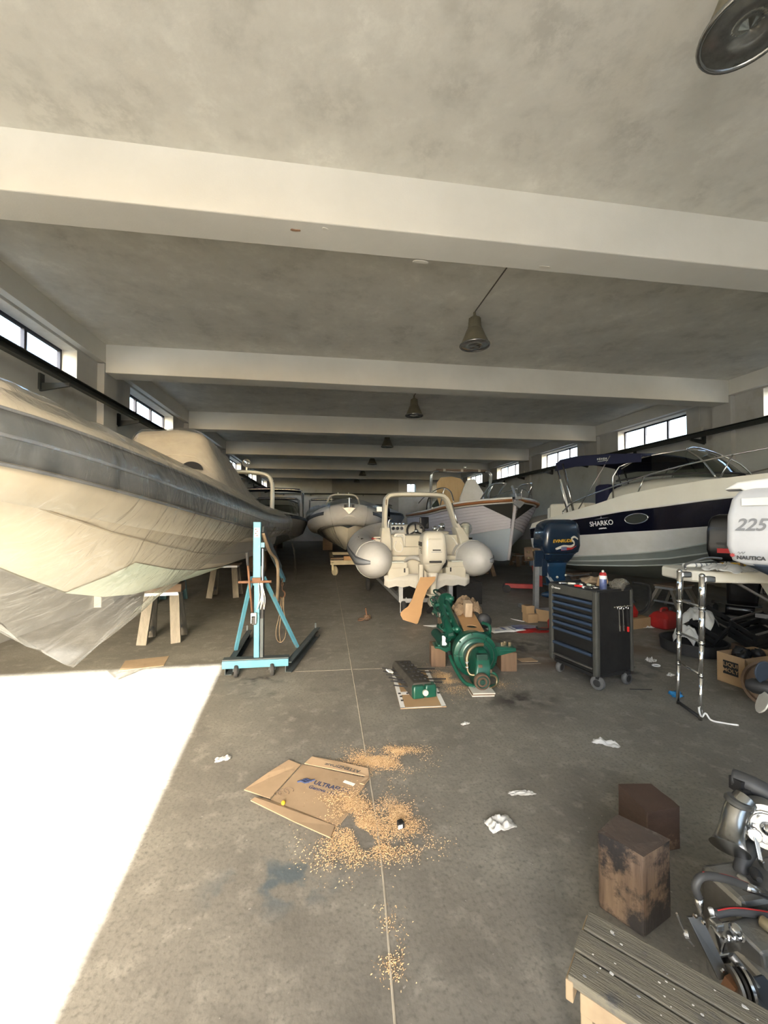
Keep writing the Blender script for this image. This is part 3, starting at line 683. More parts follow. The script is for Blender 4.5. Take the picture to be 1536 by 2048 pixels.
for k in range(5): G().box((1.076, 1.65 + .045 * k, 2.825 - .003 * k), (.004, .030, .045 if k % 2 else .035)).build('canvas_print', 'bottom_grey_light', c6)
G().box((1.077, 1.76, 2.775), (.004, .22, .012)).build('canvas_print', 'bottom_grey_light', c6)

# ---------------------------------------------------------------- outboard motors
mat('cowl_white', (.60, .61, .63), .35, 0, var=(.55, .56, .58), vscale=5, coat=.1)
mat('cowl_cream', (.60, .57, .49), .3, 0, var=(.56, .53, .445), vscale=5, coat=.2)
mat('cowl_navy', (.010, .022, .045), .2, 0, coat=.5)
mat('leg_navy', (.012, .05, .11), .35, 0, var=(.01, .035, .08), vscale=6)
mat('cowl_black', (.008, .008, .009), .25, coat=.3)
mat('leg_slate', (.030, .042, .062), .4, 0, var=(.04, .055, .08), vscale=5)
mat('bare_blue', (.045, .085, .14), .35, 0, var=(.03, .06, .11), vscale=5)
mat('pale_metal', (.70, .68, .60), .35, .1, var=(.60, .57, .50), vscale=7)
def prop(parent, o, r, m, hub='black_matt', n=3, a0=90, axis=1, tilt=28):
    """propeller: hub along local y, blades in the x-z plane"""
    p = G().lathe([(r * .20, -.16 * r * 2), (r * .26, 0), (r * .26, r * .4), (r * .22, r * .55)], Vector(o) - Vector((0, r * .2, 0)), (0, 1, 0), 16).build('propeller', hub, parent, smooth=True)
    for k in range(n):
        a = R(a0 + 360 * k / n); rd = Vector((math.cos(a), 0, math.sin(a))); tg = Vector((-math.sin(a), 0, math.cos(a))); ax = Vector((0, 1, 0))
        w = (tg * math.cos(R(tilt)) + ax * math.sin(R(tilt)))
        poly = [(.15, -.10), (.35, -.26), (.62, -.36), (.86, -.28), (1.0, -.02), (.96, .22), (.76, .36), (.48, .34), (.25, .20), (.15, .10)]
        G().prism([(x * r, y * r) for x, y in poly], o, rd, w, .012).build('blade', m, p, bevel=.003)
    return p
def outboard(name, label, loc, rz, cowl, lower, leg, h=1.55, wd=.5, ln=.62, prop_m='black_matt', lean=0., gear=True, blades=90, top=None, skip_prop=False, zf=.60, ct=1., rr=.45, ly=0.):
    """side-on motor: local +y points to the boat, z = 0 at the skeg"""
    t = thing(name, label, 'outboard motor', loc, rz)
    if lean: t.rotation_euler = (lean, 0, rz)
    w, l = wd / 2, ln / 2; zc = h * zf
    sec = [(zc, w * .80, l * .78, 0, .02), (zc + .04, w * .92, l * .92, 0, 0), (zc + .16 * h * .62, w * 1.0, l, 0, 0), (zc + .25 * h, w * .98, l * .97, 0, -.005), (zc + .335 * h, w * .92, l * .88, 0, -.015), (zc + .375 * h, w * .80, l * .74, 0, -.03), (zc + .398 * h, w * .52, l * .5, 0, -.03), (zc + .40 * h, w * .2, l * .2, 0, -.03)]
    sec = [(zc + (q[0] - zc) * ct,) + q[1:] for q in sec]
    co = G().rsec(sec, rr, 6).build('cowl', cowl, t, smooth='all')
    G().rsec([(zc - .10 * h, w * .46, l * .60, 0, .04 + ly), (zc - .05 * h, w * .66, l * .74, 0, .03 + ly * .5), (zc - .004, w * .82, l * .80, 0, .02), (zc + .012, w * .86, l * .86, 0, .01)], .5, 6).build('lower_cowl', lower, t, smooth='all')
    G().rsec([(h * .245, w * .20, l * .46, 0, .02 + ly), (h * .28, w * .24, l * .48, 0, .02 + ly), (h * .36, w * .28, l * .50, 0, .03 + ly), (h * .44, w * .34, l * .55, 0, .04 + ly), (zc - .08 * h, w * .46, l * .60, 0, .04 + ly)], .7, 6).build('midsection', leg, t, smooth='all')
    av = [(-.05, -.36), (.05, -.36), (.10, -.22), (.11, .05), (.06, .26), (-.06, .26), (-.11, .05), (-.10, -.22)]
    G().prism([(x * 1.1, y * ln * 1.25) for x, y in av], (0, ly, h * .245), (1, 0, 0), (0, 1, 0), .018).build('cavitation_plate', leg, t, bevel=.004)
    if gear:
        G().rsec([(h * .11, .022, l * .42, 0, -.02 + ly), (h * .18, .040, l * .44, 0, -.01 + ly), (h * .245, .06, l * .46, 0, ly)], .9, 5).build('gear_leg', leg, t, smooth='all')
        G().lathe([(.0, .30), (.03, .27), (.055, .18), (.066, .05), (.066, -.12), (.055, -.20)], (0, ly, h * .125), (0, 1, 0), 18).build('gearcase', leg, t, smooth='all')
        G().prism([(-.10, 0), (.12, 0), (.02, -h * .115), (-.06, -h * .115)], (0, ly, h * .11), (0, 1, 0), (0, 0, 1), .014).build('skeg', leg, t)
        if not skip_prop: prop(t, (0, -.26, h * .125), .17, prop_m, a0=blades)
    cl = G(); cl.box((0, l * .66 + .05, zc - .30 * h * .5), (.22, .10, .30)); cl.box((.09, l * .66 + .14, zc - .05 * h), (.03, .18, .28)); cl.box((-.09, l * .66 + .14, zc - .05 * h), (.03, .18, .28))
    cl.build('clamp_bracket', lower, t, bevel=.01)
    return t, co, zc

# ---------------------------------------------------------------- inflatable with the cream outboard, stern to the aisle
b4 = thing('inflatable_boat', 'pale grey rigid inflatable boat with cream arch, stern towards the green engine, on a trailer', 'boat', (1.74, 6.95, 0), 0)
P4 = rib_path(4.45, .89, .92, .30, 2.2)
g = G(); full, rad = rib_tube(g, P4, .315, .50); g.build('collar', 'tube_white', b4, smooth='all')
for (a0, a1, m_) in ((-8, 8, 'strip_mid'), (-13, -8, 'strip_dark'), (8, 13, 'strip_dark')):
    k = 1; fl_, rd_ = full[k:-k], rad[k:-k]
    g = G(); g.loft(rib_rows(fl_, rd_, a0, a1, 3, .008)); g.build('rubbing_strip', m_, b4, smooth='all', solid=.01)
for s in (-1, 1):      # seams of the cones
    g = G(); g.tube([Vector((s * .89 + .318 * math.cos(R(a)), .03, .92 + .318 * math.sin(R(a)))) for a in range(0, 360, 15)], .010, 6, closed=True); g.build('cone_seam', 'tube_grey', b4, smooth='all')
    g = G(); g.tube([Vector((s * .89 + .318 * math.cos(R(a)), .10, .92 + .318 * math.sin(R(a)))) for a in range(0, 360, 15)], .007, 6, closed=True); g.build('cone_seam', 'rib_cream', b4, smooth='all')
    for y in (1.2, 1.9, 2.5):
        G().box((s * .98, y, 1.22), (.05, .12, .03)).build('grip_patch', 'black_rubber', b4, bevel=.01)
st = []
for y in [0, .7, 1.4, 2.1, 2.7, 3.2, 3.7, 4.1, 4.35]:
    q = max(0, (y - 2.2) / 2.25); w = .80 * math.sqrt(max(.002, 1 - q * q)); zt = .90 + .3 * (y / 4.45) ** 3.5
    zk = itp([0, 2.6, 3.7, 4.35], [.47, .50, .72, 1.02], y); st.append((y, w, zt, w * .88, zk + .20, zk))
g = G(); vhull(g, None, st); g.build('hull', 'rib_cream', b4, smooth=True, angle=25)
g = G(); g.loft([[Vector((u * .72, y, .72)) for u in (-1, 0, 1)] for y in (.02, 1, 2, 3)]); g.build('cockpit_floor', 'tube_grey', b4)
# stern: splashwell, steps and scalloped lower transom
g = G()
for s in (-1, 1):
    g.box((s * .52, -.06, .84), (.34, .30, .10)); g.box((s * .50, -.10, .70), (.36, .22, .20))
g.box((0, .12, .80), (1.3, .18, .34)); g.build('stern_step', 'rib_cream', b4, bevel=.02)
for s in (-1, 1):
    g = G(); rows = []
    for (x, z0, z1) in ((.12, .40, .68), (.22, .46, .69), (.32, .50, .69), (.42, .475, .69), (.54, .50, .69), (.66, .47, .68), (.74, .52, .66)):
        rows.append([Vector((s * x, -.20 + .06 * abs(x - .3), z1)), Vector((s * x, -.24 + .05 * x, (z0 + z1) / 2)), Vector((s * x, -.22 + .05 * x, z0)), Vector((s * x, -.02, z0 + .02))])
    g.loft(rows); g.build('transom_skirt', 'rib_white', b4, smooth=True, angle=20, solid=.02)
    G().box((s * .40, -.222, .755), (.025, .006, .07)).build('drain_slot', 'black_matt', b4)
    G().box((s * .56, -.15, .895), (.30, .16, .02)).build('step_pad', 'bottom_grey_light', b4)
g = G(); g.prism([(-.86, .60), (.86, .60), (.86, 1.28), (.70, 1.33), (.46, 1.33), (.34, 1.12), (-.30, 1.12), (-.34, 1.30), (-.86, 1.30)], (0, .32, 0), (1, 0, 0), (0, 0, 1), .06); g.build('aft_bulkhead', 'rib_cream', b4, bevel=.02)
seat = G().box((-.06, .62, 1.05), (1.10, .50, .55)).build('aft_seat', 'rib_cream', b4, bevel=.05)
hp = [(x, z) for x, z in ((-.08, -.12), (.08, -.12), (.11, -.08), (.11, .16), (.08, .20), (-.08, .20), (-.11, .16), (-.11, -.08))]
hat = G().prism(hp, (-.38, .35, 1.16), (1, 0, 0), (0, 0, 1), .03).build('locker_hatch', 'rib_white', seat, bevel=.01)
G().prism([(x * .6, z * .8) for x, z in hp], (-.38, .33, 1.17), (1, 0, 0), (0, 0, 1), .03).build('hatch_recess', 'tube_grey', hat, bevel=.006)
g = G(); g.tube(smoothpath([(.42, .36, 1.34), (.60, .30, 1.28), (.72, .22, 1.05), (.78, .2, .92)], 5), .018); g.build('grab_rail', 'rib_white', b4, smooth='all')
# arch
ar = smoothpath([(-.66, .30, 1.14), (-.64, .46, 1.50), (-.60, .60, 1.90), (-.56, .64, 2.02), (-.44, .66, 2.075), (0, .66, 2.09), (.44, .66, 2.075), (.56, .64, 2.02), (.62, .58, 1.88), (.72, .46, 1.50), (.82, .30, 1.14)], 5)
g = G(); rows = []
for i, p in enumerate(ar):
    t = (ar[min(i + 1, len(ar) - 1)] - ar[max(i - 1, 0)]).normalized(); s_ = Vector((0, 1, 0)); s_ = (s_ - t * s_.dot(t)).normalized(); n_ = t.cross(s_)
    wdt = .11 if p.z > 1.45 else .16
    rows.append([p + s_ * wdt * (1 if abs(math.cos(R(a))) > .5 else .8) * math.copysign(min(1, abs(math.cos(R(a))) * 1.25), math.cos(R(a))) + n_ * .05 * math.sin(R(a)) for a in range(0, 360, 30)])
g.loft(rows, wrap=True, caps=True); arch4 = g.build('arch', 'rib_cream', b4, smooth=True, angle=50)
for s in (-1, 1):
    G().rsec([(1.06, .10, .20, .74 * s + .08, .30), (1.30, .09, .18, .71 * s + .06, .34), (1.46, .07, .14, .68 * s + .04, .42)], .3).build('arch_foot', 'rib_cream', b4, smooth=True)
G().tube([(-.60, .50, 1.98), (-.63, .42, 1.45)], .010).build('grab_wire', 'block_brown', arch4); G().tube([(.64, .44, 1.92), (.74, .34, 1.42)], .016).build('grab_rail', 'steel', arch4, smooth='all')
G().box((-.73, .52, 1.80), (.10, .05, .09)).build('stern_light', 'white_plain', arch4, bevel=.01)
G().cyl((.30, .6, 2.10), (.30, .6, 2.16), .012).build('aerial_base', 'chrome', arch4)
# console with wheel and gauges
cs = G().rsec([(.72, .36, .26, .06, 2.0), (1.30, .36, .26, .06, 2.0), (1.46, .34, .20, .06, 2.04), (1.50, .30, .14, .06, 2.06)], .25).build('console', 'rib_white', b4, smooth=True)
G().box((-.16, 1.775, 1.30), (.30, .03, .36)).build('panel', 'galv', cs)
for i in range(3): G().lathe([(.036, 0), (.036, .02), (.028, .022), (0, .018)], (-.26 + .095 * i, 1.76, 1.42), (0, -1, 0), 14).build('gauge', 'black_gloss', cs, smooth=True)
for i in range(4): G().box((-.27 + .08 * i, 1.78, 1.52), (.05, .05, .04)).build('switch_cap', 'chrome', cs, bevel=.01)
G().prism([(-.09, -.10), (.09, -.10), (.09, .06), (-.09, .06)], (-.14, 1.752, 1.20), (1, 0, 0), (0, 0, 1), .012).build('glove_box', 'white_plain', cs)
whl = G(); whl.M = Matrix.Translation((.22, 1.66, 1.36)) @ Matrix.Rotation(R(72), 4, 'X')
whl.tube([(.19 * math.cos(R(a)), .19 * math.sin(R(a)), 0) for a in range(0, 360, 12)], .022, 8, closed=True)
for a in (90, 210, 330): whl.bar((0, 0, 0), (.18 * math.cos(R(a)), .18 * math.sin(R(a)), 0), .035, .014)
whl = whl.build('steering_wheel', 'black_matt', cs, smooth=True); G().ball((.22, 1.62, 1.36), .05).build('wheel_hub', 'chrome', whl, smooth='all')
G().box((.44, 1.80, 1.54), (.20, .10, .26)).build('chart_plotter', 'black_gloss', cs, bevel=.02)
G().tube(smoothpath([(-.36, 1.80, 1.10), (-.36, 1.78, 1.50), (-.32, 1.78, 1.62), (-.28, 1.8, 1.62)], 4), .018).build('grab_rail', 'chrome', cs, smooth='all')
for (x, y, z, r_) in ((.52, 1.2, 1.42, .055), (.68, 1.25, 1.46, .075), (.60, 1.3, 1.38, .05)): G().ball((x, y, z), r_, sc=(1, .8, 1.1)).build('spot_lamp', 'chrome', b4, smooth='all')
G().box((.60, 1.25, 1.2), (.4, .3, .34)).build('jockey_seat', 'rib_cream', b4, bevel=.04)
# trailer below it
tr = thing('boat_trailer', 'galvanised frame trailer with small wheels under the pale grey inflatable', 'trailer', (1.74, 6.95, 0), 0)
g = G()
for s in (-1, 1):
    g.bar((s * .44, -.06, .20), (s * .44, -.06, .52), .07, .09); g.bar((s * .44, -.06, .24), (s * .60, 2.6, .36), .06, .08)
g.bar((-.44, -.06, .22), (.44, -.06, .22), .06, .07); g.bar((-.55, 2.2, .32), (.55, 2.2, .32), .06, .07); g.bar((-.6, 2.6, .36), (0, 4.2, .38), .06, .08); g.bar((.6, 2.6, .36), (0, 4.2, .38), .06, .08)
g.bar((-.44, .4, .26), (.1, 1.6, .28), .05, .05)
g.build('frame', 'galv', tr)
for s in (-1, 1):
    w_ = G().lathe([(.06, -.035), (.10, -.035), (.11, -.02), (.11, .02), (.10, .035), (.06, .035)], (s * .40, -.10, .11), (1, 0, 0), 20).build('wheel', 'black_rubber', tr, smooth=True)
    G().lathe([(.0, -.03), (.06, -.03), (.06, .03), (0, .03)], (s * .40, -.10, .11), (1, 0, 0), 16).build('wheel_hub', 'galv', w_)
    G().bar((s * .40 - .05, -.10, .02), (s * .40 - .05, -.10, .28), .012, .03).build('fork', 'galv', tr)
    G().bar((s * .40 + .05, -.10, .08), (s * .40 + .05, -.10, .28), .012, .03).build('fork', 'galv', tr)
    G().lathe([(.0, -.04), (.12, -.04), (.14, -.02), (.14, .02), (.12, .04), (0, .04)], (s * .75, 2.3, .14), (1, 0, 0), 20).build('wheel', 'black_rubber', tr, smooth=True)
for s in (-1, 1): G().bar((s * .30, -.08, .50), (s * .62, -.02, .60), .22, .06, up=(0, 0, 1)).build('bunk_board', 'block_brown' if s > 0 else 'pale_metal', tr, bevel=.008)
# the motor itself
m4, co4, zc4 = outboard('outboard_motor', 'cream outboard motor with dark lettering on the stern of the pale grey inflatable', (1.77, 6.55, .06), R(-4), 'cowl_cream', 'cowl_cream', 'cowl_cream', h=1.36, wd=.40, ln=.52, prop_m='black_matt')
G().box((.0, -.268, zc4 + .06), (.20, .02, .035)).build('exhaust_slot', 'black_matt', m4, bevel=.008)
G().box((.02, -.264, zc4 + .245), (.13, .008, .018)).build('badge', 'black_matt', m4)
G().box((.02, -.266, zc4 + .215), (.17, .006, .008)).build('badge', 'strip_mid', m4)
text('SUZUKI', .095, 'black_matt', m4, (-.206, -.02, zc4 + .33), (0, -1, 0), (0, 0, 1), bold=.0015, shear=.1)
for k in range(3): G().box((-.203, -.05 - .03 * k, zc4 + .25 - .03 * k), (.004, .20 - .04 * k, .010)).build('side_flash', 'black_matt', m4)
G().prism([(-.11, -.010), (.11, -.010), (.09, .012), (-.09, .012)], (0, -.262, zc4 + .42), (1, 0, 0), (0, 0, 1), .02).build('grip_lip', 'rib_cream', m4)
g = G()
g.tube(smoothpath([(-.16, .20, .86), (-.26, .26, .90), (-.34, .34, .88), (-.40, .42, .82)], 5), .035, 10); g.build('steering_hose', 'tube_grey', m4, smooth='all')
g = G(); g.box((-.19, .02, .66), (.07, .10, .30)); g.box((-.19, -.03, .52), (.04, .06, .10)); g.build('tilt_bracket', 'rib_cream', m4, bevel=.012)
G().tube(smoothpath([(.16, .1, .82), (.24, .12, .86), (.26, .2, .78), (.2, .28, .72)], 5), .028, 8).build('cable_loom', 'black_rubber', m4, smooth='all')
# odds and ends lying on the stern
def lump(g, c, r, n=10, m=7, k=.35, seed=0, sc=(1, 1, 1)):
    c = Vector(c); rows = []
    for i in range(m + 1):
        row = []
        for j in range(n):
            th, ph = math.pi * i / m, 2 * math.pi * j / n
            d = Vector((math.sin(th) * math.cos(ph), math.sin(th) * math.sin(ph), -math.cos(th)))
            q = r * (1 + k * noise.noise(d * 1.7 + Vector((seed, seed * 2.3, 0))))
            row.append(c + Vector((d.x * sc[0], d.y * sc[1], d.z * sc[2])) * q)
        rows.append(row)
    return g.loft(rows, wrap=True)
t = thing('tangled_cable', 'tangle of red and dark cable with a white grip on the grey collar', 'cable', (.98, 7.3, 1.24))
for k in range(5):
    g = G(); g.tube(smoothpath([(random.uniform(-.14, .14), random.uniform(-.1, .1), .02 + .02 * random.random()) for _ in range(6)], 5), .007, 6); g.build('wire', 'red_bright' if k % 2 else 'black_rubber', t, smooth='all')
G().box((.06, 0, .035), (.20, .06, .04)).build('grip', 'white_plain', t, bevel=.015)
G().tube(smoothpath([(-.05, 0, .01), (-.12, -.14, -.04), (-.20, -.20, -.20), (-.24, -.22, -.36)], 5), .006, 6).build('lead', 'black_rubber', t, smooth='all')
t = thing('deck_lantern', 'clear round lantern with pale body on the grey collar beside the clinker hull', 'lantern', (2.66, 7.45, 1.235))
G().cyl((0, 0, 0), (0, 0, .03), .13).build('base', 'black_matt', t); G().lathe([(.05, .03), (.075, .06), (.075, .24), (.085, .26), (.05, .30)], n=18).build('lamp_body', 'pale_metal', t, smooth=True)
G().ball((0, 0, .2), .13, 18, 12).build('globe', 'clear_glass', t, smooth='all')
t = thing('red_strap', 'bundle of red straps lying on the stern ledge beside the cream motor', 'strap', (1.30, 7.14, .905))
for k in range(3):
    g = G(); g.loft([[Vector((-.14 + .07 * i, .03 * k - .03, .012 + .02 * abs(math.sin(i * 1.4 + k)) + .012 * k)), Vector((-.14 + .07 * i, .03 * k, .012 + .02 * abs(math.sin(i * 1.4 + k)) + .012 * k))] for i in range(5)]); g.build('webbing', 'red_bright' if k != 1 else 'orange_plain', t, smooth='all', solid=.006)
G().box((.02, 0, .04), (.10, .08, .05)).build('buckle', 'red_bright', t, bevel=.012)
t = thing('wire_loop', 'thin white wire loop hanging at the locker hatch of the grey inflatable', 'wire', (1.34, 7.235, 1.10))
G().tube(smoothpath([(-.05, 0, .12), (-.09, -.01, .02), (-.05, -.02, -.06), (.04, -.02, -.06), (.06, -.01, .03), (.02, 0, .10)], 6), .007, 6).build('wire', 'white_plain', t, smooth='all')
# template cut from board, propped against the motor
tm = G(); tp = [(-.02, 0), (.02, .02), (.10, .30), (.12, .34), (.22, .40), (.30, .42)]
out = [(-.215, .02), (-.02, -.05), (.005, -.04), (.06, .10), (.10, .30), (.17, .46), (.29, .60), (.305, .66), (.07, .655), (.0, .50), (-.07, .32), (-.13, .22), (-.20, .17), (-.245, .13), (-.25, .09)]
mat('hardboard', (.43, .25, .11), .6, 0, var=(.39, .22, .095), vscale=3)
rud = tm.prism([(x * 1.05, y) for x, y in out], (0, 0, .06), (1, 0, 0), (0, .17, .985), .012).build('rudder_template', 'hardboard', None, bevel=.002)
rud.location = (1.42, 6.13, 0); tag(rud, 'tan hardboard cut in a rudder shape, propped against the cream motor', 'template')

# ---------------------------------------------------------------- inflatable under plastic on a dolly, bow to the aisle
b3 = thing('inflatable_boat', 'pale inflatable boat with an anchor at its bow, wrapped in plastic on a wooden dolly', 'boat', (.72, 18.2, 0), math.pi)
P3 = rib_path(6.1, .98, 1.38, .38, 3.2, e=2.5, pw=3)
g = G(); full, rad = rib_tube(g, P3, .32); g.build('collar', 'tube_white', b3, smooth='all')
kk = len(full)
for s in (0, 1):
    seg = slice(6, kk // 2 - 5) if s == 0 else slice(kk // 2 + 6, kk - 6)
    g = G(); g.loft(rib_rows(full, rad, 4, 22, 3, .008)[seg]); g.build('rubbing_strip', 'band_grey', b3, smooth='all', solid=.01)
st = []
for y in [0, 1, 2, 3, 4, 4.6, 5.2, 5.6, 5.85]:
    q = max(0, (y - 3.2) / 2.9); w = .9 * (max(.004, 1 - q ** 2.5)) ** .4; zt = 1.34 + .34 * (y / 6.1) ** 3
    zk = itp([0, 3.6, 4.8, 5.5, 5.85], [.54, .55, .62, .95, 1.35], y); st.append((y, w, zt, w * .72, zk + (zt - zk) * .5, zk))
g = G(); vhull(g, None, st); g.build('hull', 'gel_cream', b3, smooth=True, angle=30)
g = G(); rows = []
for (y, z, hw) in ((6.42, 1.70, .30), (6.36, 1.88, .32), (6.2, 2.02, .36), (5.8, 2.10, .45), (5.2, 2.04, .60), (4.5, 1.90, .72)):
    rows.append([Vector((hw * u, y - .10 * u * u, z - .08 * u * u)) for u in [-1 + j / 5 for j in range(11)]])
g.loft(rows); g.build('bow_step', 'gel_white', b3, smooth=True, solid=.03)
an = G(); an.prism([(-.26, .10), (-.16, .05), (0, .07), (.16, .05), (.26, .10), (.12, -.02), (.03, -.12), (-.03, -.12), (-.12, -.02)], (0, 6.47, 1.90), (1, 0, 0), (0, 0, 1), .03)
an.build('anchor', 'steel_dull', b3, bevel=.006); G().cyl((0, 6.40, 1.95), (0, 6.38, 2.24), .03).build('bow_post', 'steel', b3, smooth=True); G().cyl((-.07, 6.38, 2.22), (.07, 6.38, 2.22), .02).build('post_pin', 'steel', b3)
for s in (-1, 1): G().box((s * .11, 6.41, 2.0), (.08, .05, .10)).build('bow_roller', 'black_matt', b3)
# screen hoop and cover aft of the bow
hp_ = smoothpath([(-.66, 2.6, 1.75), (-.60, 2.65, 2.25), (-.52, 2.68, 2.46), (-.36, 2.7, 2.55), (0, 2.7, 2.57), (.36, 2.7, 2.55), (.52, 2.68, 2.46), (.60, 2.65, 2.25), (.66, 2.6, 1.75)], 5)
G().tube(hp_, .035, 8).build('hoop', 'gel_cream', b3, smooth='all')
g = G(); g.loft([[Vector((p.x * .97, p.y, p.z)), Vector((p.x * .97, p.y + .02, min(p.z, 1.95))) ] for p in hp_]); g.build('canopy_window', 'smoked_glass', b3, smooth='all')
g = G(); rows = []
for (y, z, hw) in ((2.6, 2.18, .62), (3.2, 2.22, .68), (3.7, 2.12, .66), (4.1, 1.98, .60)): rows.append([Vector((hw * u, y, z - .14 * u * u)) for u in [-1 + j / 5 for j in range(11)]])
g.loft(rows); g.build('console_cover', 'band_grey', b3, smooth='all', solid=.02)
for s in (-1, 1): G().tube([(s * .2, 2.7, 2.57), (s * .2, 2.7, 2.64)], .02).build('nav_light', 'white_plain', b3)
g = G(); rows = []
for i in range(41):
    y = 6.46 - 6.3 * i / 40; q = max(0, (min(y, 6.1) - 3.2) / 2.9); w = .98 * max(.02, 1 - q ** 2.5) ** .4 + .36; zt = 1.38 + .38 * (min(y, 6.1) / 6.1) ** 3
    row = []
    for j in range(-14, 15):
        u = j / 14; a = abs(u); sg = 1 if u > 0 else -1
        if a < .5: x = sg * w * a * 2; z = zt + .36 + .10 * (1 - 4 * a * a)
        else:
            tq = (a - .5) * 2; x = sg * (w - tq * tq * w * .72); z = zt + .34 - tq * (zt - .34) * (.92 - .35 * max(0, (3 - y) / 3))
        row.append(Vector((x + .012 * math.sin(y * 19 + j), y + .02 * math.sin(j * 1.7), z)))
    rows.append(row)
g.loft(rows); ps = g.build('plastic_sheet', 'plastic_wrap', None, smooth='all'); ps.location = (.72, 18.2, 0); ps.rotation_euler = (0, 0, math.pi)
tag(ps, 'clear plastic sheet wrapped round the pale inflatable with the anchor', 'plastic sheet')
mat('dolly_cream', (.50, .46, .33), .6, 0, var=(.42, .37, .25), vscale=5)
dl = thing('boat_dolly', 'cream steel dolly with wheels and timber block under the bow with the anchor', 'dolly', (.85, 12.0, 0), 0)
g = G(); g.bar((-.66, 0, .36), (.9, 0, .36), .10, .13); g.bar((-.6, 0, .36), (-.6, 3.2, .36), .1, .1); g.bar((.8, 0, .36), (.8, 3.2, .36), .1, .1); g.bar((-.6, 3.2, .36), (.8, 3.2, .36), .1, .1); g.build('frame', 'dolly_cream', dl)
G().box((-.05, .02, .485), (.46, .22, .12)).build('timber_block', 'hardboard', dl, bevel=.01); G().box((-.05, .35, .45), (1.2, .3, .05)).build('red_board', 'block_brown', dl)
for (x, y) in ((-.58, -.05), (.8, -.05), (-.58, 3.2), (.8, 3.2)):
    w_ = G().lathe([(.05, -.035), (.13, -.035), (.14, -.02), (.14, .02), (.13, .035), (.05, .035)], (x + .04, y - .08, .14), (.8, .4, 0), 20).build('wheel', 'dolly_cream', dl, smooth=True); G().box((x - .02, y - .02, .25), (.06, .12, .22)).build('caster_fork', 'dolly_cream', dl)

# ---------------------------------------------------------------- white clinker launch
mat('clinker_white', (.62, .60, .645), .45, 0, var=(.57, .55, .60), vscale=2)
mat('stem_dark_reflect', (.055, .055, .05), .35, .6)  # polished steel; the dark surroundings it mirrors are put into its colour
mat('clinker_blue', (.53, .60, .67), .45, 0, var=(.48, .55, .62), vscale=1.5)
b5 = thing('clinker_launch', 'white clinker launch with varnished rubbing strake and bow anchor', 'boat', (4.50, 16.3, 0), math.pi)
ys5 = [0, 1, 2, 3, 4, 4.8, 5.4, 5.9, 6.3, 6.65, 6.9, 7.02]
t5 = [0, 3.5, 4.8, 5.6, 6.1, 6.5, 6.8, 7.02]
def rk5(z, y): return (z - .55) * .27 * max(0, (y - 4.5) / 2.52) ** 2 - .25 * max(0, (y - 5.5) / 1.52) ** 2
Ls = level_curve(t5, [1.15, 1.32, 1.34, 1.28, 1.12, .84, .46, .06], [1.80, 1.84, 1.90, 1.96, 2.00, 2.04, 2.07, 2.09], ys5)
Lm = level_curve(t5, [1.08, 1.20, 1.12, .94, .72, .48, .25, .035], [1.05, 1.05, 1.08, 1.15, 1.22, 1.30, 1.36, 1.40], ys5)
Lc = level_curve(t5, [.92, .95, .78, .58, .40, .26, .13, .03], [.72, .72, .76, .82, .88, .95, 1.0, 1.05], ys5)
Lk5 = level_curve(t5, [.02] * 8, [.50, .50, .50, .52, .53, .55, .58, .62], ys5)
NP = 9
def mixl(A, B, f): return [(a[0] + (b[0] - a[0]) * f, a[1] + (b[1] - a[1]) * f) for a, b in zip(A, B)]
for s in (-1, 1):
    for k in range(NP):
        f0 = .13 + .87 * k / NP; f1 = .13 + .87 * (k + 1) / NP; g = G(); rows = []
        A, B = mixl(Ls, Lm, f0), mixl(Ls, Lm, f1)
        for i, y in enumerate(ys5):
            (xa, za), (xb, zb) = A[i], B[i]
            pa, pb = Vector((s * xa, y + rk5(za, y), za)), Vector((s * (xb + .028), y + rk5(zb, y), zb)); pc_ = Vector((s * (xb - .004), y + rk5(zb, y), zb + .001))
            rows.append([pa, pb, pc_])
        g.loft(rows); g.build('plank', 'clinker_white', b5, smooth=True, angle=30)
strake('sheer_plank', mixl(Ls, Lm, .02), mixl(Ls, Lm, .14), ys5, 'gel_white', b5, rake=rk5)
strake('lower_hull', Lm, Lc, ys5, 'clinker_blue', b5, rake=rk5); strake('bottom', Lc, Lk5, ys5, 'clinker_blue', b5, rake=rk5)
for s in (-1, 1):
    g = G(); g.tube([Vector((s * (x + .02), y + rk5(z, y), z - .02)) for y, (x, z) in zip(ys5, Ls)], .038, 8); g.build('rubbing_strake', 'teak', b5, smooth='all')
    g = G(); g.tube([Vector((s * (x + .02), y + rk5(z, y), z + .03)) for y, (x, z) in zip(ys5, Ls)], .030, 8); g.build('toe_rail', 'gel_white', b5, smooth='all')
    g = G(); g.tube([Vector((s * (x + .008), y + rk5(z, y), z)) for y, (x, z) in zip(ys5, mixl(Ls, Lm, .13))], .010, 6); g.build('pin_stripe', 'strip_dark', b5, smooth='all')
    g = G(); g.tube([Vector((s * (x + .012), y + rk5(z, y), z + .12 * max(0, y - 4) / 3)) for y, (x, z) in zip(ys5[4:], mixl(Lm, Lc, .15)[4:])], .014, 6); g.build('spray_rail', 'clinker_blue', b5, smooth='all')
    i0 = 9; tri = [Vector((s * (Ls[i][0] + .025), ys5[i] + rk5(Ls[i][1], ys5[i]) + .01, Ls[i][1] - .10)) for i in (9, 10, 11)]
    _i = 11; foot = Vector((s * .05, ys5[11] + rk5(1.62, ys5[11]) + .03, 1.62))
    g = G(); g.put(tri + [foot], [(0, 1, 2, 3)]); g.build('stem_plate', 'stem_dark_reflect', b5, solid=.012)
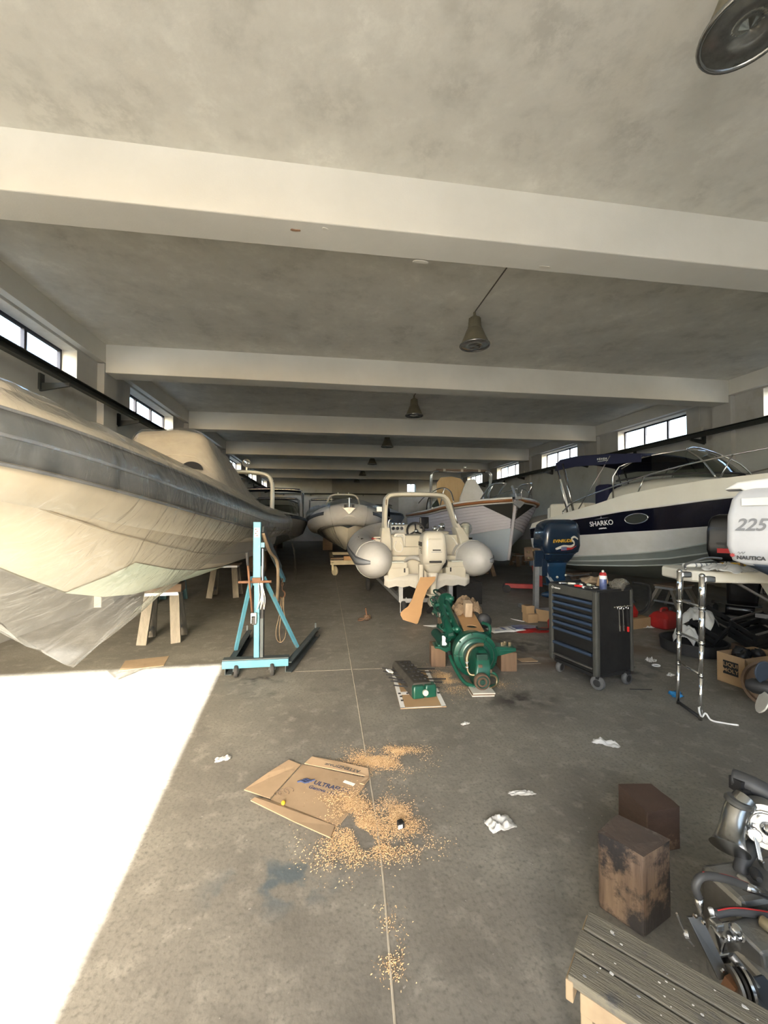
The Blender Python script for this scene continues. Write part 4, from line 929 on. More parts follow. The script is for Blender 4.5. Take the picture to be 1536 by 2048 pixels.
g = G(); g.tube([Vector((0, ys5[-1] + rk5(z, ys5[-1]) + .01, z)) for z in (2.08, 1.8, 1.5, 1.2, .9, .62)], [.05, .045, .04, .04, .04, .04], 8); g.build('stem', 'clinker_white', b5, smooth='all')
cap('transom', [Ls, Lm, Lc, Lk5], None, ys5, 0, 'clinker_white', b5); decking('deck', Ls, ys5, 'gel_white', b5, .05, drop=.02, rake=rk5)
# anchor on its roller
g = G(); g.box((0, 7.10, 2.12), (.16, .46, .07)); g.box((-.07, 7.2, 2.16), (.02, .3, .14)); g.box((.07, 7.2, 2.16), (.02, .3, .14)); rol = g.build('bow_roller', 'galv', b5, bevel=.008)
g = G(); g.bar((0, 7.30, 2.02), (.06, 7.12, 2.42), .03, .06); g.prism([(-.16, .0), (0, -.14), (.16, .0), (.05, .06), (-.05, .06)], (0, 7.34, 2.0), (1, 0, 0), (0, -.4, .9), .04); g.build('anchor', 'galv', b5, bevel=.008)
for s in (-1, 1):
    p = [(s * .30, 6.75, 2.10), (s * .20, 6.95, 2.40), (s * .28, 7.25, 2.46), (s * .52, 7.0, 2.44), (s * .62, 6.55, 2.10)]
    railing(b5, p, [((s * .52, 6.7, 2.08), (s * .50, 7.02, 2.42))], .022, name='pulpit')
    p = [(s * 1.12, 5.95, 2.08), (s * 1.12, 5.7, 2.36), (s * 1.16, 5.2, 2.50), (s * 1.18, 4.4, 2.50), (s * 1.18, 3.0, 2.36), (s * 1.18, 2.2, 2.20)]
    railing(b5, p, [((s * 1.2, 4.9, 1.95), (s * 1.16, 5.25, 2.50))], .018, name='side_rail')
# T-top frame, boards leaning on it, seats
fr_ = G(); 
for s in (-1, 1):
    for y in (3.3, 3.42): fr_.tube(smoothpath([(s * .98, y - .25, 1.9), (s * 1.02, y - .1, 2.6), (s * 1.02, y, 3.05), (s * .95, y, 3.18), (s * .8, y, 3.20)], 5), .030, 8)
fr_.tube([(-.82, 3.36, 3.20), (.82, 3.36, 3.20)], .035, 8); fr = fr_.build('canopy_frame', 'steel', b5, smooth='all')
G().tube([(-.85, 3.36, 3.23), (.85, 3.36, 3.23)], .05, 10).build('rolled_canvas', 'block_brown', fr)
for x in (-.6, 0, .6): G().tube([(x - .04, 3.36, 3.235), (x + .04, 3.36, 3.235)], .058, 10).build('canvas_tie', 'pale_metal', fr)
G().ball((-.12, 3.36, 3.34), .05).build('horn', 'chrome', fr, smooth='all')
G().lathe([(.03, 0), (.05, .02), (.05, .10), (.03, .12)], (.98, 3.3, 1.9)).build('foot_clamp', 'chrome', fr)
po = [(-.36, 0), (.40, 0), (.52, .55), (.50, .95), (.36, 1.12), (0, 1.16), (-.30, 1.10), (-.44, .92), (-.46, .5)]
G().prism([(x, y) for x, y in po], (.42, 3.75, 1.86), (1, 0, 0), (0, -.15, .99), .03).build('wood_panel', 'plywood', b5, bevel=.008)
G().prism([(-.42, 0), (.42, 0), (.40, .55), (.16, .98), (-.10, .92), (-.34, .40)], (.10, 4.55, 1.90), (-1, 0, 0), (0, -.2, .98), .10).build('white_panel', 'gel_white', b5, bevel=.03)
G().box((.1, 4.66, 2.08), (.26, .02, .03)).build('panel_slot', 'strip_mid', b5)
for (x, y) in ((.6, 2.2), (-.1, 2.1)): G().rsec([(1.85, .22, .20, x, y), (2.15, .24, .22, x, y), (2.25, .20, .18, x, y)], .6).build('helm_seat', 'gel_white', b5, smooth='all')
g = G(); g.tube(smoothpath([(.95, 2.4, 1.95), (.9, 2.5, 2.35), (.65, 2.6, 2.55), (.3, 2.6, 2.4)], 5), .022, 8); g.build('folded_hood_frame', 'black_matt', b5, smooth='all')
g = G(); g.prism([(0, 0), (.5, 0), (.15, .42)], (.5, 2.7, 1.9), (1, 0, 0), (0, 0, 1), .03); g.build('side_screen', 'smoked_glass', b5)
trestle('dark trestle under the bow of the white clinker launch', (4.5, 11.3, 0), 0, .53, .6, .5, 'block_brown', .05, group=None)

# ---------------------------------------------------------------- covered hull between the launch and the striped cruiser
bx = thing('covered_boat', 'small hull under a grey sheet behind the white clinker launch', 'boat', (6.80, 14.9, 0), math.pi)
ysx = [0, 1, 2, 2.6, 3.1, 3.5, 3.75]; tx = [0, 2, 3, 3.75]
A = level_curve(tx, [.8, .85, .6, .06], [1.35, 1.4, 1.5, 1.58], ysx); B = level_curve(tx, [.74, .76, .46, .04], [.9, .92, 1.0, 1.1], ysx); C = level_curve(tx, [.02] * 4, [.42, .42, .5, .85], ysx)
strake('topside', A, B, ysx, 'strip_mid', bx); strake('bottom', B, C, ysx, 'bottom_grey', bx); decking('sheet', A, ysx, 'tube_grey', bx, .25)
trestle('low trestle under the small sheeted hull', (6.80, 13.4, 0), 0, .43, .5, .5, 'block_brown', .04, group=None)
for (x, y, h) in ((7.6, 20.0, 1.7), (8.1, 26, 1.5)): pass

# ---------------------------------------------------------------- cabin boats in the dark at the back
def back_cruiser(label, loc, rz, L, hb, z0, top_m, side_m, bim=True):
    t = thing('cabin_cruiser', label, 'boat', loc, rz); f = L / 6.
    ysb = [0, 1 * f, 2 * f, 3 * f, 4 * f, 4.8 * f, 5.4 * f, 5.8 * f, 6 * f]; tb = [0, 3 * f, 4.4 * f, 5.3 * f, 6 * f]
    A = level_curve(tb, [hb * .95, hb, hb * .9, hb * .6, .05], [z0, z0 + .05, z0 + .12, z0 + .18, z0 + .22], ysb)
    A2 = level_curve(tb, [hb * .99, hb * 1.04, hb * .94, hb * .63, .06], [z0 - .12, z0 - .07, z0, z0 + .06, z0 + .10], ysb)
    B = level_curve(tb, [hb * .85, hb * .86, hb * .66, hb * .34, .04], [z0 - .60, z0 - .58, z0 - .50, z0 - .38, z0 - .2], ysb)
    C = level_curve(tb, [.02] * 5, [z0 - 1.05, z0 - 1.05, z0 - 1.0, z0 - .85, z0 - .4], ysb)
    strake('rub_rail', A, A2, ysb, 'navy_paint', t); strake('topside', A2, B, ysb, side_m, t); strake('bottom', B, C, ysb, 'bottom_grey', t); decking('deck', A, ysb, top_m, t, .22)
    cap('transom', [A, A2, B, C], None, ysb, 0, side_m, t)
    sb_ = smoothpath([(-hb * .82, 1.6 * f, z0 + .22), (-hb * .72, 2.8 * f, z0 + .24), (-hb * .35, 3.3 * f, z0 + .26), (hb * .35, 3.3 * f, z0 + .26), (hb * .72, 2.8 * f, z0 + .24), (hb * .82, 1.6 * f, z0 + .22)], 4)
    st_ = smoothpath([(-hb * .76, 1.6 * f, z0 + .62), (-hb * .62, 2.4 * f, z0 + .68), (-hb * .3, 2.75 * f, z0 + .70), (hb * .3, 2.75 * f, z0 + .70), (hb * .62, 2.4 * f, z0 + .68), (hb * .76, 1.6 * f, z0 + .62)], 4)
    w = G().loft([[a, b] for a, b in zip(sb_, st_)]).build('windscreen', 'smoked_glass', t, smooth='all'); G().tube(st_, .02, 6).build('screen_frame', 'black_matt', w, smooth='all')
    if bim:
        g = G()
        for y in (.7 * f, 1.8 * f): g.tube(smoothpath([(-hb * .9, 1.2 * f, z0 + .1), (-hb * .88, y, z0 + .95), (-hb * .8, y, z0 + 1.1), (0, y, z0 + 1.14), (hb * .8, y, z0 + 1.1), (hb * .88, y, z0 + .95), (hb * .9, 1.2 * f, z0 + .1)], 4), .022, 8)
        g.build('bimini_frame', 'steel', t, smooth='all')
        g = G(); g.loft([[Vector((hb * .82 * u, y, z0 + 1.16 - .04 * u * u)) for u in (-1, -.5, 0, .5, 1)] for y in (.7 * f, 1.2 * f, 1.8 * f)]); g.build('bimini_canvas', 'navy_canvas', t, solid=.07)
    for y in (1.5 * f, 4 * f): G().box((0, y, (z0 - 1.0) / 2), (.5, .3, z0 - 1.0)).build('keel_block', 'block_brown', t)
    return t
back_cruiser('pale cabin boat with dark rub rail and navy bimini behind the wrapped boat', (-2.05, 17.6, 0), math.pi, 6.4, 1.38, 1.62, 'gel_cream', 'tube_grey')
back_cruiser('dark cabin boat with navy bimini at the far end near the wall', (-2.6, 25.6, 0), math.pi, 6.6, 1.3, 1.7, 'tube_grey', 'strip_mid')
back_cruiser('grey covered cabin boat at the far end behind the inflatable with the arch', (3.0, 25.2, 0), math.pi, 6.4, 1.2, 1.75, 'tube_grey', 'strip_mid', False)
back_cruiser('white cabin boat with low screen beyond the inflatable with the anchor', (.2, 26.4, 0), math.pi, 6.4, 1.2, 1.7, 'gel_white', 'tube_grey', True)

# ================================================================== blue engine hoist
mat('hoist_blue', (.055, .19, .275), .5, .1, var=(.08, .235, .31), vscale=4, dirt=(.17, .13, .09), dscale=9, dlo=.60, dhi=.68)
mat('hoist_dark', (.045, .06, .065), .6, .3, var=(.07, .085, .09), vscale=6)
mat('rust', (.20, .10, .055), .75, .4, var=(.13, .07, .04), vscale=12)
mat('strap_beige', (.30, .23, .15), .9, 0, var=(.22, .165, .11), vscale=9)
ho = thing('engine_hoist', 'pale blue folding engine hoist with rusty jack handle beside the wrapped boat', 'hoist', (-.69, 4.40, 0), 0)
g = G(); g.box((0, 0, .125), (.66, .10, .075)); g.build('base_beam', 'hoist_blue', ho, bevel=.004)
G().box((0, .01, .168), (.66, .09, .012)).build('beam_top', 'hoist_dark', ho)
for s, ex_ in ((-1, -.32), (1, .58)):
    g = G(); a, b = Vector((s * .30, -.04, .075)), Vector((ex_, 1.30, .075)); dv = (b - a).normalized(); nv = Vector((dv.y, -dv.x, 0))
    g.bar(a, b, .006, .11); 
    for q in (-.05, .05): g.bar(a + nv * .03 + Vector((0, 0, q)), b + nv * .03 + Vector((0, 0, q)), .065, .006)
    g.bar(b + Vector((0, -.02, .05)), b + Vector((0, -.02, .12)), .02, .02); lg = g.build('leg', 'hoist_dark', ho)
    G().lathe([(.02, -.02), (.045, -.02), (.045, .02), (.02, .02)], b + Vector((.02, -.06, -.03)), (1, 0, 0), 14).build('leg_wheel', 'black_rubber', lg)
    br = G().bar((s * .06, .05, 1.00), (s * .29 + (.10 if s > 0 else 0), .42, .14), .035, .030).build('brace', 'hoist_blue', ho)
for x in (-.19, .165):
    w_ = G().lathe([(.015, -.018), (.056, -.018), (.062, -.008), (.062, .008), (.056, .018), (.015, .018)], (x, -.05, .062), (1, .12, 0), 20).build('caster_wheel', 'black_rubber', ho, smooth=True)
    G().lathe([(0, -.02), (.03, -.02), (.03, .02), (0, .02)], (x, -.05, .062), (1, .12, 0), 12).build('wheel_hub', 'galv', w_)
    G().box((x - .03, -.02, .085), (.006, .05, .06)).build('caster_fork', 'hoist_dark', ho); G().box((x + .03, -.02, .085), (.006, .05, .06)).build('caster_fork', 'hoist_dark', ho)
G().box((0, .03, .55), (.055, .055, .78)).build('lower_mast', 'hoist_blue', ho, bevel=.003)
mast = G().box((0, .03, 1.25), (.075, .075, .66)).build('upper_mast', 'hoist_blue', ho, bevel=.003)
G().box((.052, .045, .62), (.030, .09, 1.0)).build('mast_channel', 'hoist_dark', ho)
G().box((0, -.009, 1.47), (.055, .004, .10)).build('warning_label', 'white_plain', mast)
for k in range(4): G().box((-.012 + .014 * (k % 2), -.012, 1.505 - .022 * k), (.018, .002, .010)).build('label_print', 'red_bright' if k % 2 else 'black_matt', mast)
G().cyl((-.18, -.02, .96), (.15, -.02, .96), .014, 10).build('pivot_pin', 'rust', ho, smooth=True)
G().box((0, -.015, .985), (.085, .03, .035)).build('mast_collar', 'rust', ho)
jk = G(); jk.tube([(-.08, -.12, 1.27), (-.07, -.11, 1.14)], .014, 10); jk.build('handle_grip', 'black_rubber', ho, smooth='all'); G().tube([(-.071, -.112, 1.15), (-.035, -.06, .66)], .011, 10).build('jack_handle', 'rust', ho, smooth='all')
g = G(); g.box((-.045, -.03, .59), (.008, .05, .10)); g.box((0.0, -.03, .59), (.008, .05, .10)); g.box((-.022, -.05, .63), (.05, .008, .03)); g.build('jack_yoke', 'pale_metal', ho)
G().box((-.02, -.01, .56), (.035, .05, .08)).build('jack_pump', 'black_matt', ho); G().cyl((.06, .0, .66), (.06, .0, 1.30), .013).build('jack_ram', 'chrome', ho, smooth=True); G().cyl((.06, 0, .58), (.06, 0, .72), .022).build('jack_cylinder', 'black_matt', ho, smooth=True)
G().box((.06, .0, 1.34), (.035, .04, .05)).build('ram_head', 'hoist_blue', ho)
boom = G().bar((.035, .06, 1.50), (.13, .98, .98), .05, .07).build('boom', 'hoist_dark', ho)
G().bar((.11, .80, 1.07), (.17, 1.15, .80), .035, .05).build('boom_extension', 'hoist_blue', ho)
for k in range(3): G().tube(smoothpath([(.02 + .02 * k, -.02, .96), (.035 + .02 * k, -.05, .80), (.01 + .035 * k, -.05, .68), (.05 + .02 * k, -.04, .80), (.05, -.02, .95)], 6), .0035, 6).build('wire_loop', 'pale_metal', ho, smooth='all')
ch = G()
for k in range(5): ch.tube([(.155 + (.012 * math.cos(R(a)) if k % 2 else 0), 1.06 + (.012 * math.cos(R(a)) if not k % 2 else 0), .90 - .045 * k + .026 * math.sin(R(a))) for a in range(0, 360, 45)], .005, 5, closed=True)
ch.build('chain', 'rust', ho)
hk = G().tube(smoothpath([(.155, 1.06, .69), (.185, 1.06, .66), (.185, 1.06, .61), (.155, 1.06, .585), (.125, 1.06, .60)], 5), .010, 8).build('hook', 'rust', ho, smooth='all')
for k in range(2):
    g = G(); pth = smoothpath([(.15 + .02 * k, 1.02 + .03 * k, .60), (.13 + .02 * k, 1.0, .40), (.09 + .04 * k, .98, .20), (.10 + .04 * k, .98, .08), (.15, .98, .04), (.20, .99, .10), (.21, 1.0, .24), (.18, 1.02, .44), (.16 + .02 * k, 1.03, .60)], 6)
    g.loft([[p + Vector((0, -.018, 0)), p + Vector((0, .018, 0))] for p in pth]); st_ = g.build('lifting_sling', 'strap_beige', ho, smooth='all', solid=.008)
g = G(); pth = smoothpath([(.05, .06, 1.46), (.09, .30, 1.25), (.13, .62, 1.12), (.14, .70, .90), (.13, .68, .62)], 6); g.loft([[p + Vector((-.018, 0, 0)), p + Vector((.018, 0, 0))] for p in pth]); g.build('lifting_sling', 'strap_beige', ho, smooth='all', solid=.008)

# ================================================================== black roller cabinet
mat('cab_black', (.012, .012, .013), .45, .2, var=(.020, .020, .020), vscale=10)
mat('cab_frame', (.060, .060, .054), .5, .3, var=(.08, .08, .072), vscale=8)
mat('cab_lip', (.055, .085, .14), .38, .4)
# drawer face looks towards -x; local frame: +y = out of the drawer face
TCL = (2.40, 4.09, 0); TCR = R(-77.57)     # origin: far end of the drawer face; local x along the face, y into the cabinet
tcab = thing('tool_cabinet', 'black roller tool cabinet with seven drawers and rubber wheels beside the green engine', 'tool cabinet', TCL, TCR)
W, Dp, Z0, Z1 = .604, .46, .13, .925
g = G(); g.box((W / 2, Dp / 2 + .01, (Z0 + Z1) / 2), (W - .03, Dp - .03, Z1 - Z0 - .02)); g.build('body', 'cab_black', tcab, bevel=.006)
for x in (.022, W - .022): G().box((x, .012, (Z0 + Z1) / 2), (.055, .05, Z1 - Z0)).build('corner_post', 'cab_frame', tcab, bevel=.014)
for x in (.006, W - .006): G().box((x, Dp - .005, (Z0 + Z1) / 2), (.02, .03, Z1 - Z0)).build('rear_edge', 'cab_frame', tcab, bevel=.006)
top = G().box((W / 2, .012, Z1 - .045), (W - .09, .04, .09)).build('header', 'cab_frame', tcab, bevel=.006)
for k in range(5): G().box((.086 + .017 * k, -.0095, Z1 - .037), (.012, .002, .016 if k % 2 else .012)).build('maker_print', 'white_plain', tcab)
G().tube([(.056 + .012 * math.cos(R(a)), -.010, Z1 - .035 + .010 * math.sin(R(a))) for a in range(0, 360, 30)], .002, 6, closed=True).build('maker_mark', 'white_plain', tcab)
tt_ = G(); tt_.box((W / 2, Dp / 2, Z1 - .012), (W - .03, Dp - .02, .012)); tt_.build('top_tray', 'black_rubber', tcab)
for (c, d) in (((W / 2, Dp - .008, Z1 + .002), (W, .016, .024)), ((.008, Dp / 2, Z1 + .002), (.016, Dp, .024)), ((W - .008, Dp / 2, Z1 + .002), (.016, Dp, .024)), ((W / 2, .008, Z1 - .002), (W, .02, .016))): G().box(c, d).build('tray_rim', 'cab_black', tcab, bevel=.005)
zt = Z1 - .10
for h_ in (.068, .068, .068, .068, .068, .15, .135):
    dr = G().box((W / 2, .016, zt - h_ / 2), (W - .105, .024, h_ - .006)).build('drawer', 'cab_black', tcab, bevel=.003)
    g = G(); g.prism([(0, 0), (-.020, -.004), (-.024, -.016), (-.018, -.028), (-.002, -.030)], (W / 2, .004, zt - .004), (0, 1, 0), (0, 0, 1), W - .115); g.build('pull_lip', 'cab_lip', dr, smooth=False)
    zt -= h_
G().box((W / 2, .002, zt - .006), (W - .10, .03, .014)).build('bottom_trim', 'steel_dull', tcab)
G().box((W / 2, Dp / 2, Z0 - .012), (W - .06, Dp - .06, .03)).build('chassis', 'black_matt', tcab)
for (x, y, r_) in ((.09, .05, .055), (W - .03, .035, .066), (.09, Dp - .05, .06), (W - .03, Dp - .05, .06)):
    ax = (1, .25, 0) if x < .3 else (.35, -1, 0) if y < .2 else (1, .1, 0)
    w_ = G().lathe([(.02, -.022), (r_ - .008, -.022), (r_, -.012), (r_, .012), (r_ - .008, .022), (.02, .022)], (x, y, r_), ax, 24).build('wheel', 'wheel_grey', tcab, smooth=True)
    G().lathe([(.0, -.024), (.022, -.026), (.034, -.024), (.034, .024), (.022, .026), (0, .024)], (x, y, r_), ax, 14).build('wheel_hub', 'black_matt', w_); G().ball(Vector((x, y, r_)) + Vector(ax).normalized() * -.024, .008).build('axle_cap', 'chrome', w_)
    G().box((x, y, r_ + .055), (.05, .05, .03)).build('caster_plate', 'black_matt', tcab)
G().tube(smoothpath([(.02, Dp + .0, .80), (.02, Dp + .05, .80), (W - .04, Dp + .05, .80), (W - .04, Dp, .80)], 4), .013, 8).build('push_handle', 'black_matt', tcab, smooth='all')
# things on and around the cabinet
def on_cab(x, y, z): return tuple(tcab.matrix_basis @ Vector((x, y, z)))
def tloc(x, y, z):
    c, s = math.cos(TCR), math.sin(TCR); return (TCL[0] + x * c - y * s, TCL[1] + x * s + y * c, z)
ZT = Z1 - .005
sc_ = thing('spray_can', 'blue and red spray can on top of the black tool cabinet', 'spray can', tloc(.500, .20, ZT), .3)
mat('can_blue', (.045, .075, .25), .3, .3, var=(.25, .28, .40), vscale=9)
G().lathe([(.030, 0), (.033, .004), (.033, .130), (.030, .138)], n=22).build('can_body', 'can_blue', sc_, smooth=True)
G().lathe([(.0335, .105), (.0335, .132), (.031, .138)], n=22, cap=False).build('white_band', 'white_plain', sc_, smooth=True)
G().lathe([(.032, .138), (.033, .150), (.026, .165), (.020, .168)], n=22).build('shoulder', 'red_paint', sc_, smooth=True)
G().lathe([(.012, .166), (.013, .180), (.007, .190)], n=14).build('nozzle', 'pale_metal', sc_, smooth=True)
mat('kraft', (.40, .265, .14), .85, 0, var=(.35, .225, .115), vscale=5)
mat('oily_rag', (.27, .20, .13), .95, 0, var=(.17, .125, .08), vscale=9, bump=.4, bscale=20)
cb = G().prism([(-.07, 0), (.02, -.01), (.05, .05), (.03, .13), (-.03, .14), (-.05, .08)], (0, 0, .0), (.9, .2, 0), (-.15, .35, .92), .005).build('cardboard_scrap', 'kraft', None); cb.location = tloc(.40, .32, ZT + .01); cb.rotation_euler = (0, 0, TCR + .4); tag(cb, 'torn cardboard flap standing on the tool cabinet behind the spray can', 'cardboard')
g = G(); lump(g, (0, 0, .04), .075, 14, 9, .9, 3, (1.3, 1, .6)); rg = g.build('rag', 'oily_rag', None, smooth='all'); rg.location = tloc(.22, .36, ZT); tag(rg, 'crumpled brown rag on the far corner of the tool cabinet', 'rag')
glassmat('bag_film', (.80, .78, .72), 1.6, .15, haze=.30, hazecol=(.62, .58, .48), wrinkle=.8, wscale=30)
g = G(); lump(g, (0, 0, .045), .075, 14, 9, 1.0, 9, (1.1, .9, .7)); pb = g.build('plastic_bag', 'bag_film', None, smooth='all'); pb.location = tloc(.55, .33, ZT); tag(pb, 'crumpled clear plastic bag on the tool cabinet beside the spray can', 'plastic bag')
TOOLS = [('screwdriver', 'red handled screwdriver lying on the tool cabinet', 'red_bright', .36, .09, 20, .17), ('marker_pen', 'white marker pen on the tool cabinet beside the red screwdriver', 'white_plain', .30, .14, -30, .12), ('brush', 'pale wooden brush lying on the tool cabinet edge', 'pale_metal', .20, .16, 40, .15),
         ('socket_bar', 'dark socket bar lying across the tool cabinet top', 'black_matt', .25, .24, 5, .22), ('wrench', 'chrome wrench lying on the tool cabinet top', 'chrome', .14, .10, 60, .16), ('tube_of_grease', 'small green and white tube on the tool cabinet top', 'hull_mint', .34, .22, -10, .12), ('pliers', 'black pliers lying near the tool cabinet corner', 'black_rubber', .45, .12, 70, .16), ('scraper', 'thin white scraper near the spray can on the tool cabinet', 'white_plain', .43, .07, 10, .10)]
for (nm, lab, m_, x, y, a, ln_) in TOOLS:
    t = thing(nm, lab, 'tool', tloc(x, y, ZT + .014), TCR + R(a))
    G().tube([(-ln_ / 2, 0, 0), (-ln_ / 2 + .01, 0, 0), (-ln_ * .05, 0, 0), (0, 0, 0)], [.009, .013, .012, .008], 10).build('handle', m_, t, smooth='all')
    G().tube([(0, 0, 0), (ln_ * .42, 0, 0), (ln_ / 2, 0, -.004)], [.005, .005, .003], 8).build('shaft', 'steel', t, smooth='all')
# wrenches hanging on the side
def hang(nm, lab, x, y, z, ln_, m_, w_, end):
    t = thing(nm, lab, 'tool', tloc(x, y, z), TCR)
    G().bar((0, 0, 0), (0, .01, -ln_), w_, .009, up=(0, 1, 0)).build('shaft', m_, t, bevel=.002)
    G().tube([(.0 + .0, .016 * math.cos(R(a)), .012 + .016 * math.sin(R(a))) for a in range(-50, 231, 28)], .006, 6).build('jaw', 'chrome', t, smooth='all')
    if end: G().bar((0, .01, -ln_), (0, .012, -ln_ - .05), .018, .018).build('grip', end, t, bevel=.004)
hang('hanging_wrench', 'longer chrome wrench hanging on the side of the black tool cabinet', W + .012, .265, .745, .16, 'chrome', .012, 'chrome')
hang('hanging_wrench', 'chrome wrench hanging beside the longer one on the tool cabinet side', W + .012, .315, .740, .155, 'chrome', .012, 'chrome')
hang('hanging_ratchet', 'dark hanging ratchet with red handle end on the tool cabinet side', W + .012, .375, .740, .17, 'black_matt', .018, 'red_bright')
rk = G(); rk.box((0, 0, 0), (.012, .22, .012))
for k in range(5): rk.tube([(.0, -.10 + .05 * k, 0), (.022, -.10 + .05 * k, -.004), (.026, -.10 + .05 * k, .014)], .003, 6)
rk = rk.build('tool_hook_rack', 'steel', None); rk.location = tloc(W + .008, .31, .77); rk.rotation_euler = (0, 0, TCR); tag(rk, 'small steel hook strip on the side of the tool cabinet', 'hook rack')

# ================================================================== green marine engine
mat('engine_green', (.007, .085, .054), .34, .1, var=(.006, .066, .042), vscale=8, dirt=(.035, .035, .025), dscale=14, dlo=.62, dhi=.72, coat=.15)
mat('engine_green_dark', (.006, .052, .036), .5, .1, var=(.009, .036, .027), vscale=12)
mat('copper_pipe', (.30, .25, .15), .35, .7, var=(.22, .17, .10), vscale=9)
mat('gasket_brown', (.13, .085, .055), .8, .2, var=(.09, .06, .04), vscale=10)
mat('raw_timber', (.17, .105, .062), .8, 0, var=(.12, .075, .045), vscale=5, stretch=(5, 5, .7))
ge = thing('marine_engine', 'green marine diesel engine with round flywheel housing resting on timber blocks', 'engine', (1.52, 3.95, 0), R(-6))
def GE(n, m, build, smooth=True, **k):
    g = G(); build(g); return g.build(n, m, ge, smooth=smooth, **k)
# flywheel bell: disc facing the camera, axis along y
fh = GE('flywheel_housing', 'engine_green', lambda g: g.lathe([(.06, -.02), (.145, -.02), (.155, -.012), (.185, .0), (.205, .015), (.222, .02), (.226, .03), (.226, .055), (.215, .065), (.205, .20), (.15, .24)], (0, 0, .235), (0, 1, 0), 40))
for a in range(20, 380, 40):
    G().lathe([(.010, -.012), (.010, .004)], (.212 * math.cos(R(a)), .02, .235 + .212 * math.sin(R(a))), (0, 1, 0), 8).build('bolt', 'engine_green_dark', fh)
for a in (60, 180, 300, 350): G().bar((.10 * math.cos(R(a)), -.022, .235 + .10 * math.sin(R(a))), (.20 * math.cos(R(a)), .008, .235 + .20 * math.sin(R(a))), .02, .02).build('rib', 'engine_green', fh)
G().tube([(.178 * math.cos(R(a)), -.006, .235 + .178 * math.sin(R(a))) for a in range(0, 360, 10)], .007, 6, closed=True).build('housing_groove', 'engine_green_dark', fh, smooth='all')
G().lathe([(.115, -.028), (.135, -.026), (.14, -.018)], (0, 0, .235), (0, 1, 0), 36, cap=False).build('inner_ring', 'engine_green_dark', fh, smooth=True)
# gearbox in front, small coupling disc
GE('gearbox', 'engine_green', lambda g: g.rsec([(.02, .06, .12, -.02, -.14), (.10, .075, .14, -.02, -.15), (.20, .075, .14, 0, -.13), (.30, .06, .11, .01, -.10), (.335, .035, .07, .02, -.08)], .3), bevel=.004)
GE('gear_cover', 'engine_green_dark', lambda g: (g.box((.0, -.20, .27), (.11, .06, .10)), g.box((.0, -.225, .215), (.14, .04, .03))), smooth=False, bevel=.008)
GE('oil_stain_plate', 'gasket_brown', lambda g: (g.box((.03, -.262, .175), (.10, .02, .035)), g.box((-.03, -.25, .20), (.04, .03, .07))), smooth=False, bevel=.006)
cp = GE('coupling', 'gasket_brown', lambda g: g.lathe([(.0, -.05), (.030, -.05), (.034, -.045), (.040, -.045), (.072, -.045), (.076, -.035), (.076, -.012), (.05, .0), (.05, .06)], (-.035, -.30, .105), (0, 1, 0), 28))
G().lathe([(.0, -.012), (.022, -.012), (.028, -.004), (.03, .0)], (-.035, -.345, .105), (0, 1, 0), 18).build('shaft_end', 'engine_green_dark', cp, smooth=True)
G().tube([(-.035 + .052 * math.cos(R(a)), -.348, .105 + .052 * math.sin(R(a))) for a in range(0, 360, 20)], .006, 6, closed=True).build('flange_ring', 'engine_green_dark', cp, smooth='all')
# pipes on the front
GE('coolant_pipe', 'copper_pipe', lambda g: g.tube(smoothpath([(.04, -.10, .375), (-.03, -.13, .38), (-.10, -.15, .345), (-.135, -.17, .28), (-.14, -.19, .22)], 6), .018, 10), smooth='all')
GE('pipe_clamp', 'chrome', lambda g: g.tube([(-.14, -.19, .245), (-.14, -.19, .225)], .021, 12), smooth='all'); GE('pipe_clamp', 'chrome', lambda g: g.tube([(-.14, -.195, .20), (-.14, -.195, .185)], .021, 12), smooth='all')
GE('thin_pipe', 'copper_pipe', lambda g: g.tube(smoothpath([(-.14, -.19, .22), (-.138, -.22, .16), (-.11, -.24, .135), (-.04, -.26, .145), (.05, -.26, .14), (.12, -.25, .115), (.12, -.26, .05), (.05, -.30, .03)], 6), .011, 8), smooth='all')
GE('green_hose', 'engine_green', lambda g: g.tube(smoothpath([(.02, -.22, .165), (.10, -.24, .15), (.135, -.24, .10), (.12, -.25, .045), (.05, -.27, .03)], 6), .014, 8), smooth='all')
GE('drain_pipe', 'engine_green', lambda g: g.tube(smoothpath([(-.25, .10, .22), (-.245, .02, .18), (-.21, -.10, .10), (-.16, -.20, .045), (-.08, -.27, .035)], 6), .018, 10), smooth='all')
GE('pipe_end', 'black_matt', lambda g: g.tube([(-.252, .115, .235), (-.248, .08, .21)], .024, 10))
# block and sump behind the bell
GE('cylinder_block', 'engine_green_dark', lambda g: (g.box((.0, .60, .23), (.30, .85, .26)), g.box((.0, .60, .12), (.22, .78, .10))), smooth=False, bevel=.02)
GE('deck_face', 'engine_green', lambda g: g.box((.03, .60, .365), (.25, .84, .03)), smooth=False, bevel=.004)
# injection pump, filters and manifold rising on the near flank
GE('manifold', 'engine_green', lambda g: (g.tube(smoothpath([(-.20, .22, .36), (-.215, .42, .45), (-.215, .66, .52), (-.19, .92, .60), (-.12, 1.02, .64), (-.05, 1.02, .62)], 6), [.045] * 31, 12), g.tube(smoothpath([(-.13, .25, .42), (-.13, .6, .50), (-.12, .95, .58)], 6), .035, 10)), smooth='all')
for k, y in enumerate((.30, .46, .62, .78)): GE('runner', 'engine_green', lambda g: g.tube(smoothpath([(-.20, y, .40 + .06 * k), (-.15, y, .42 + .04 * k), (-.10, y, .40), (-.08, y, .36)], 4), .028, 8), smooth='all')
for k, (y, z) in enumerate(((.35, .36), (.50, .43), (.64, .49), (.82, .55))): GE('flange', 'engine_green_dark', lambda g: g.lathe([(.055, -.012), (.055, .012)], (-.235, y, z), (-1, -.3, .2), 16), bevel=.003)
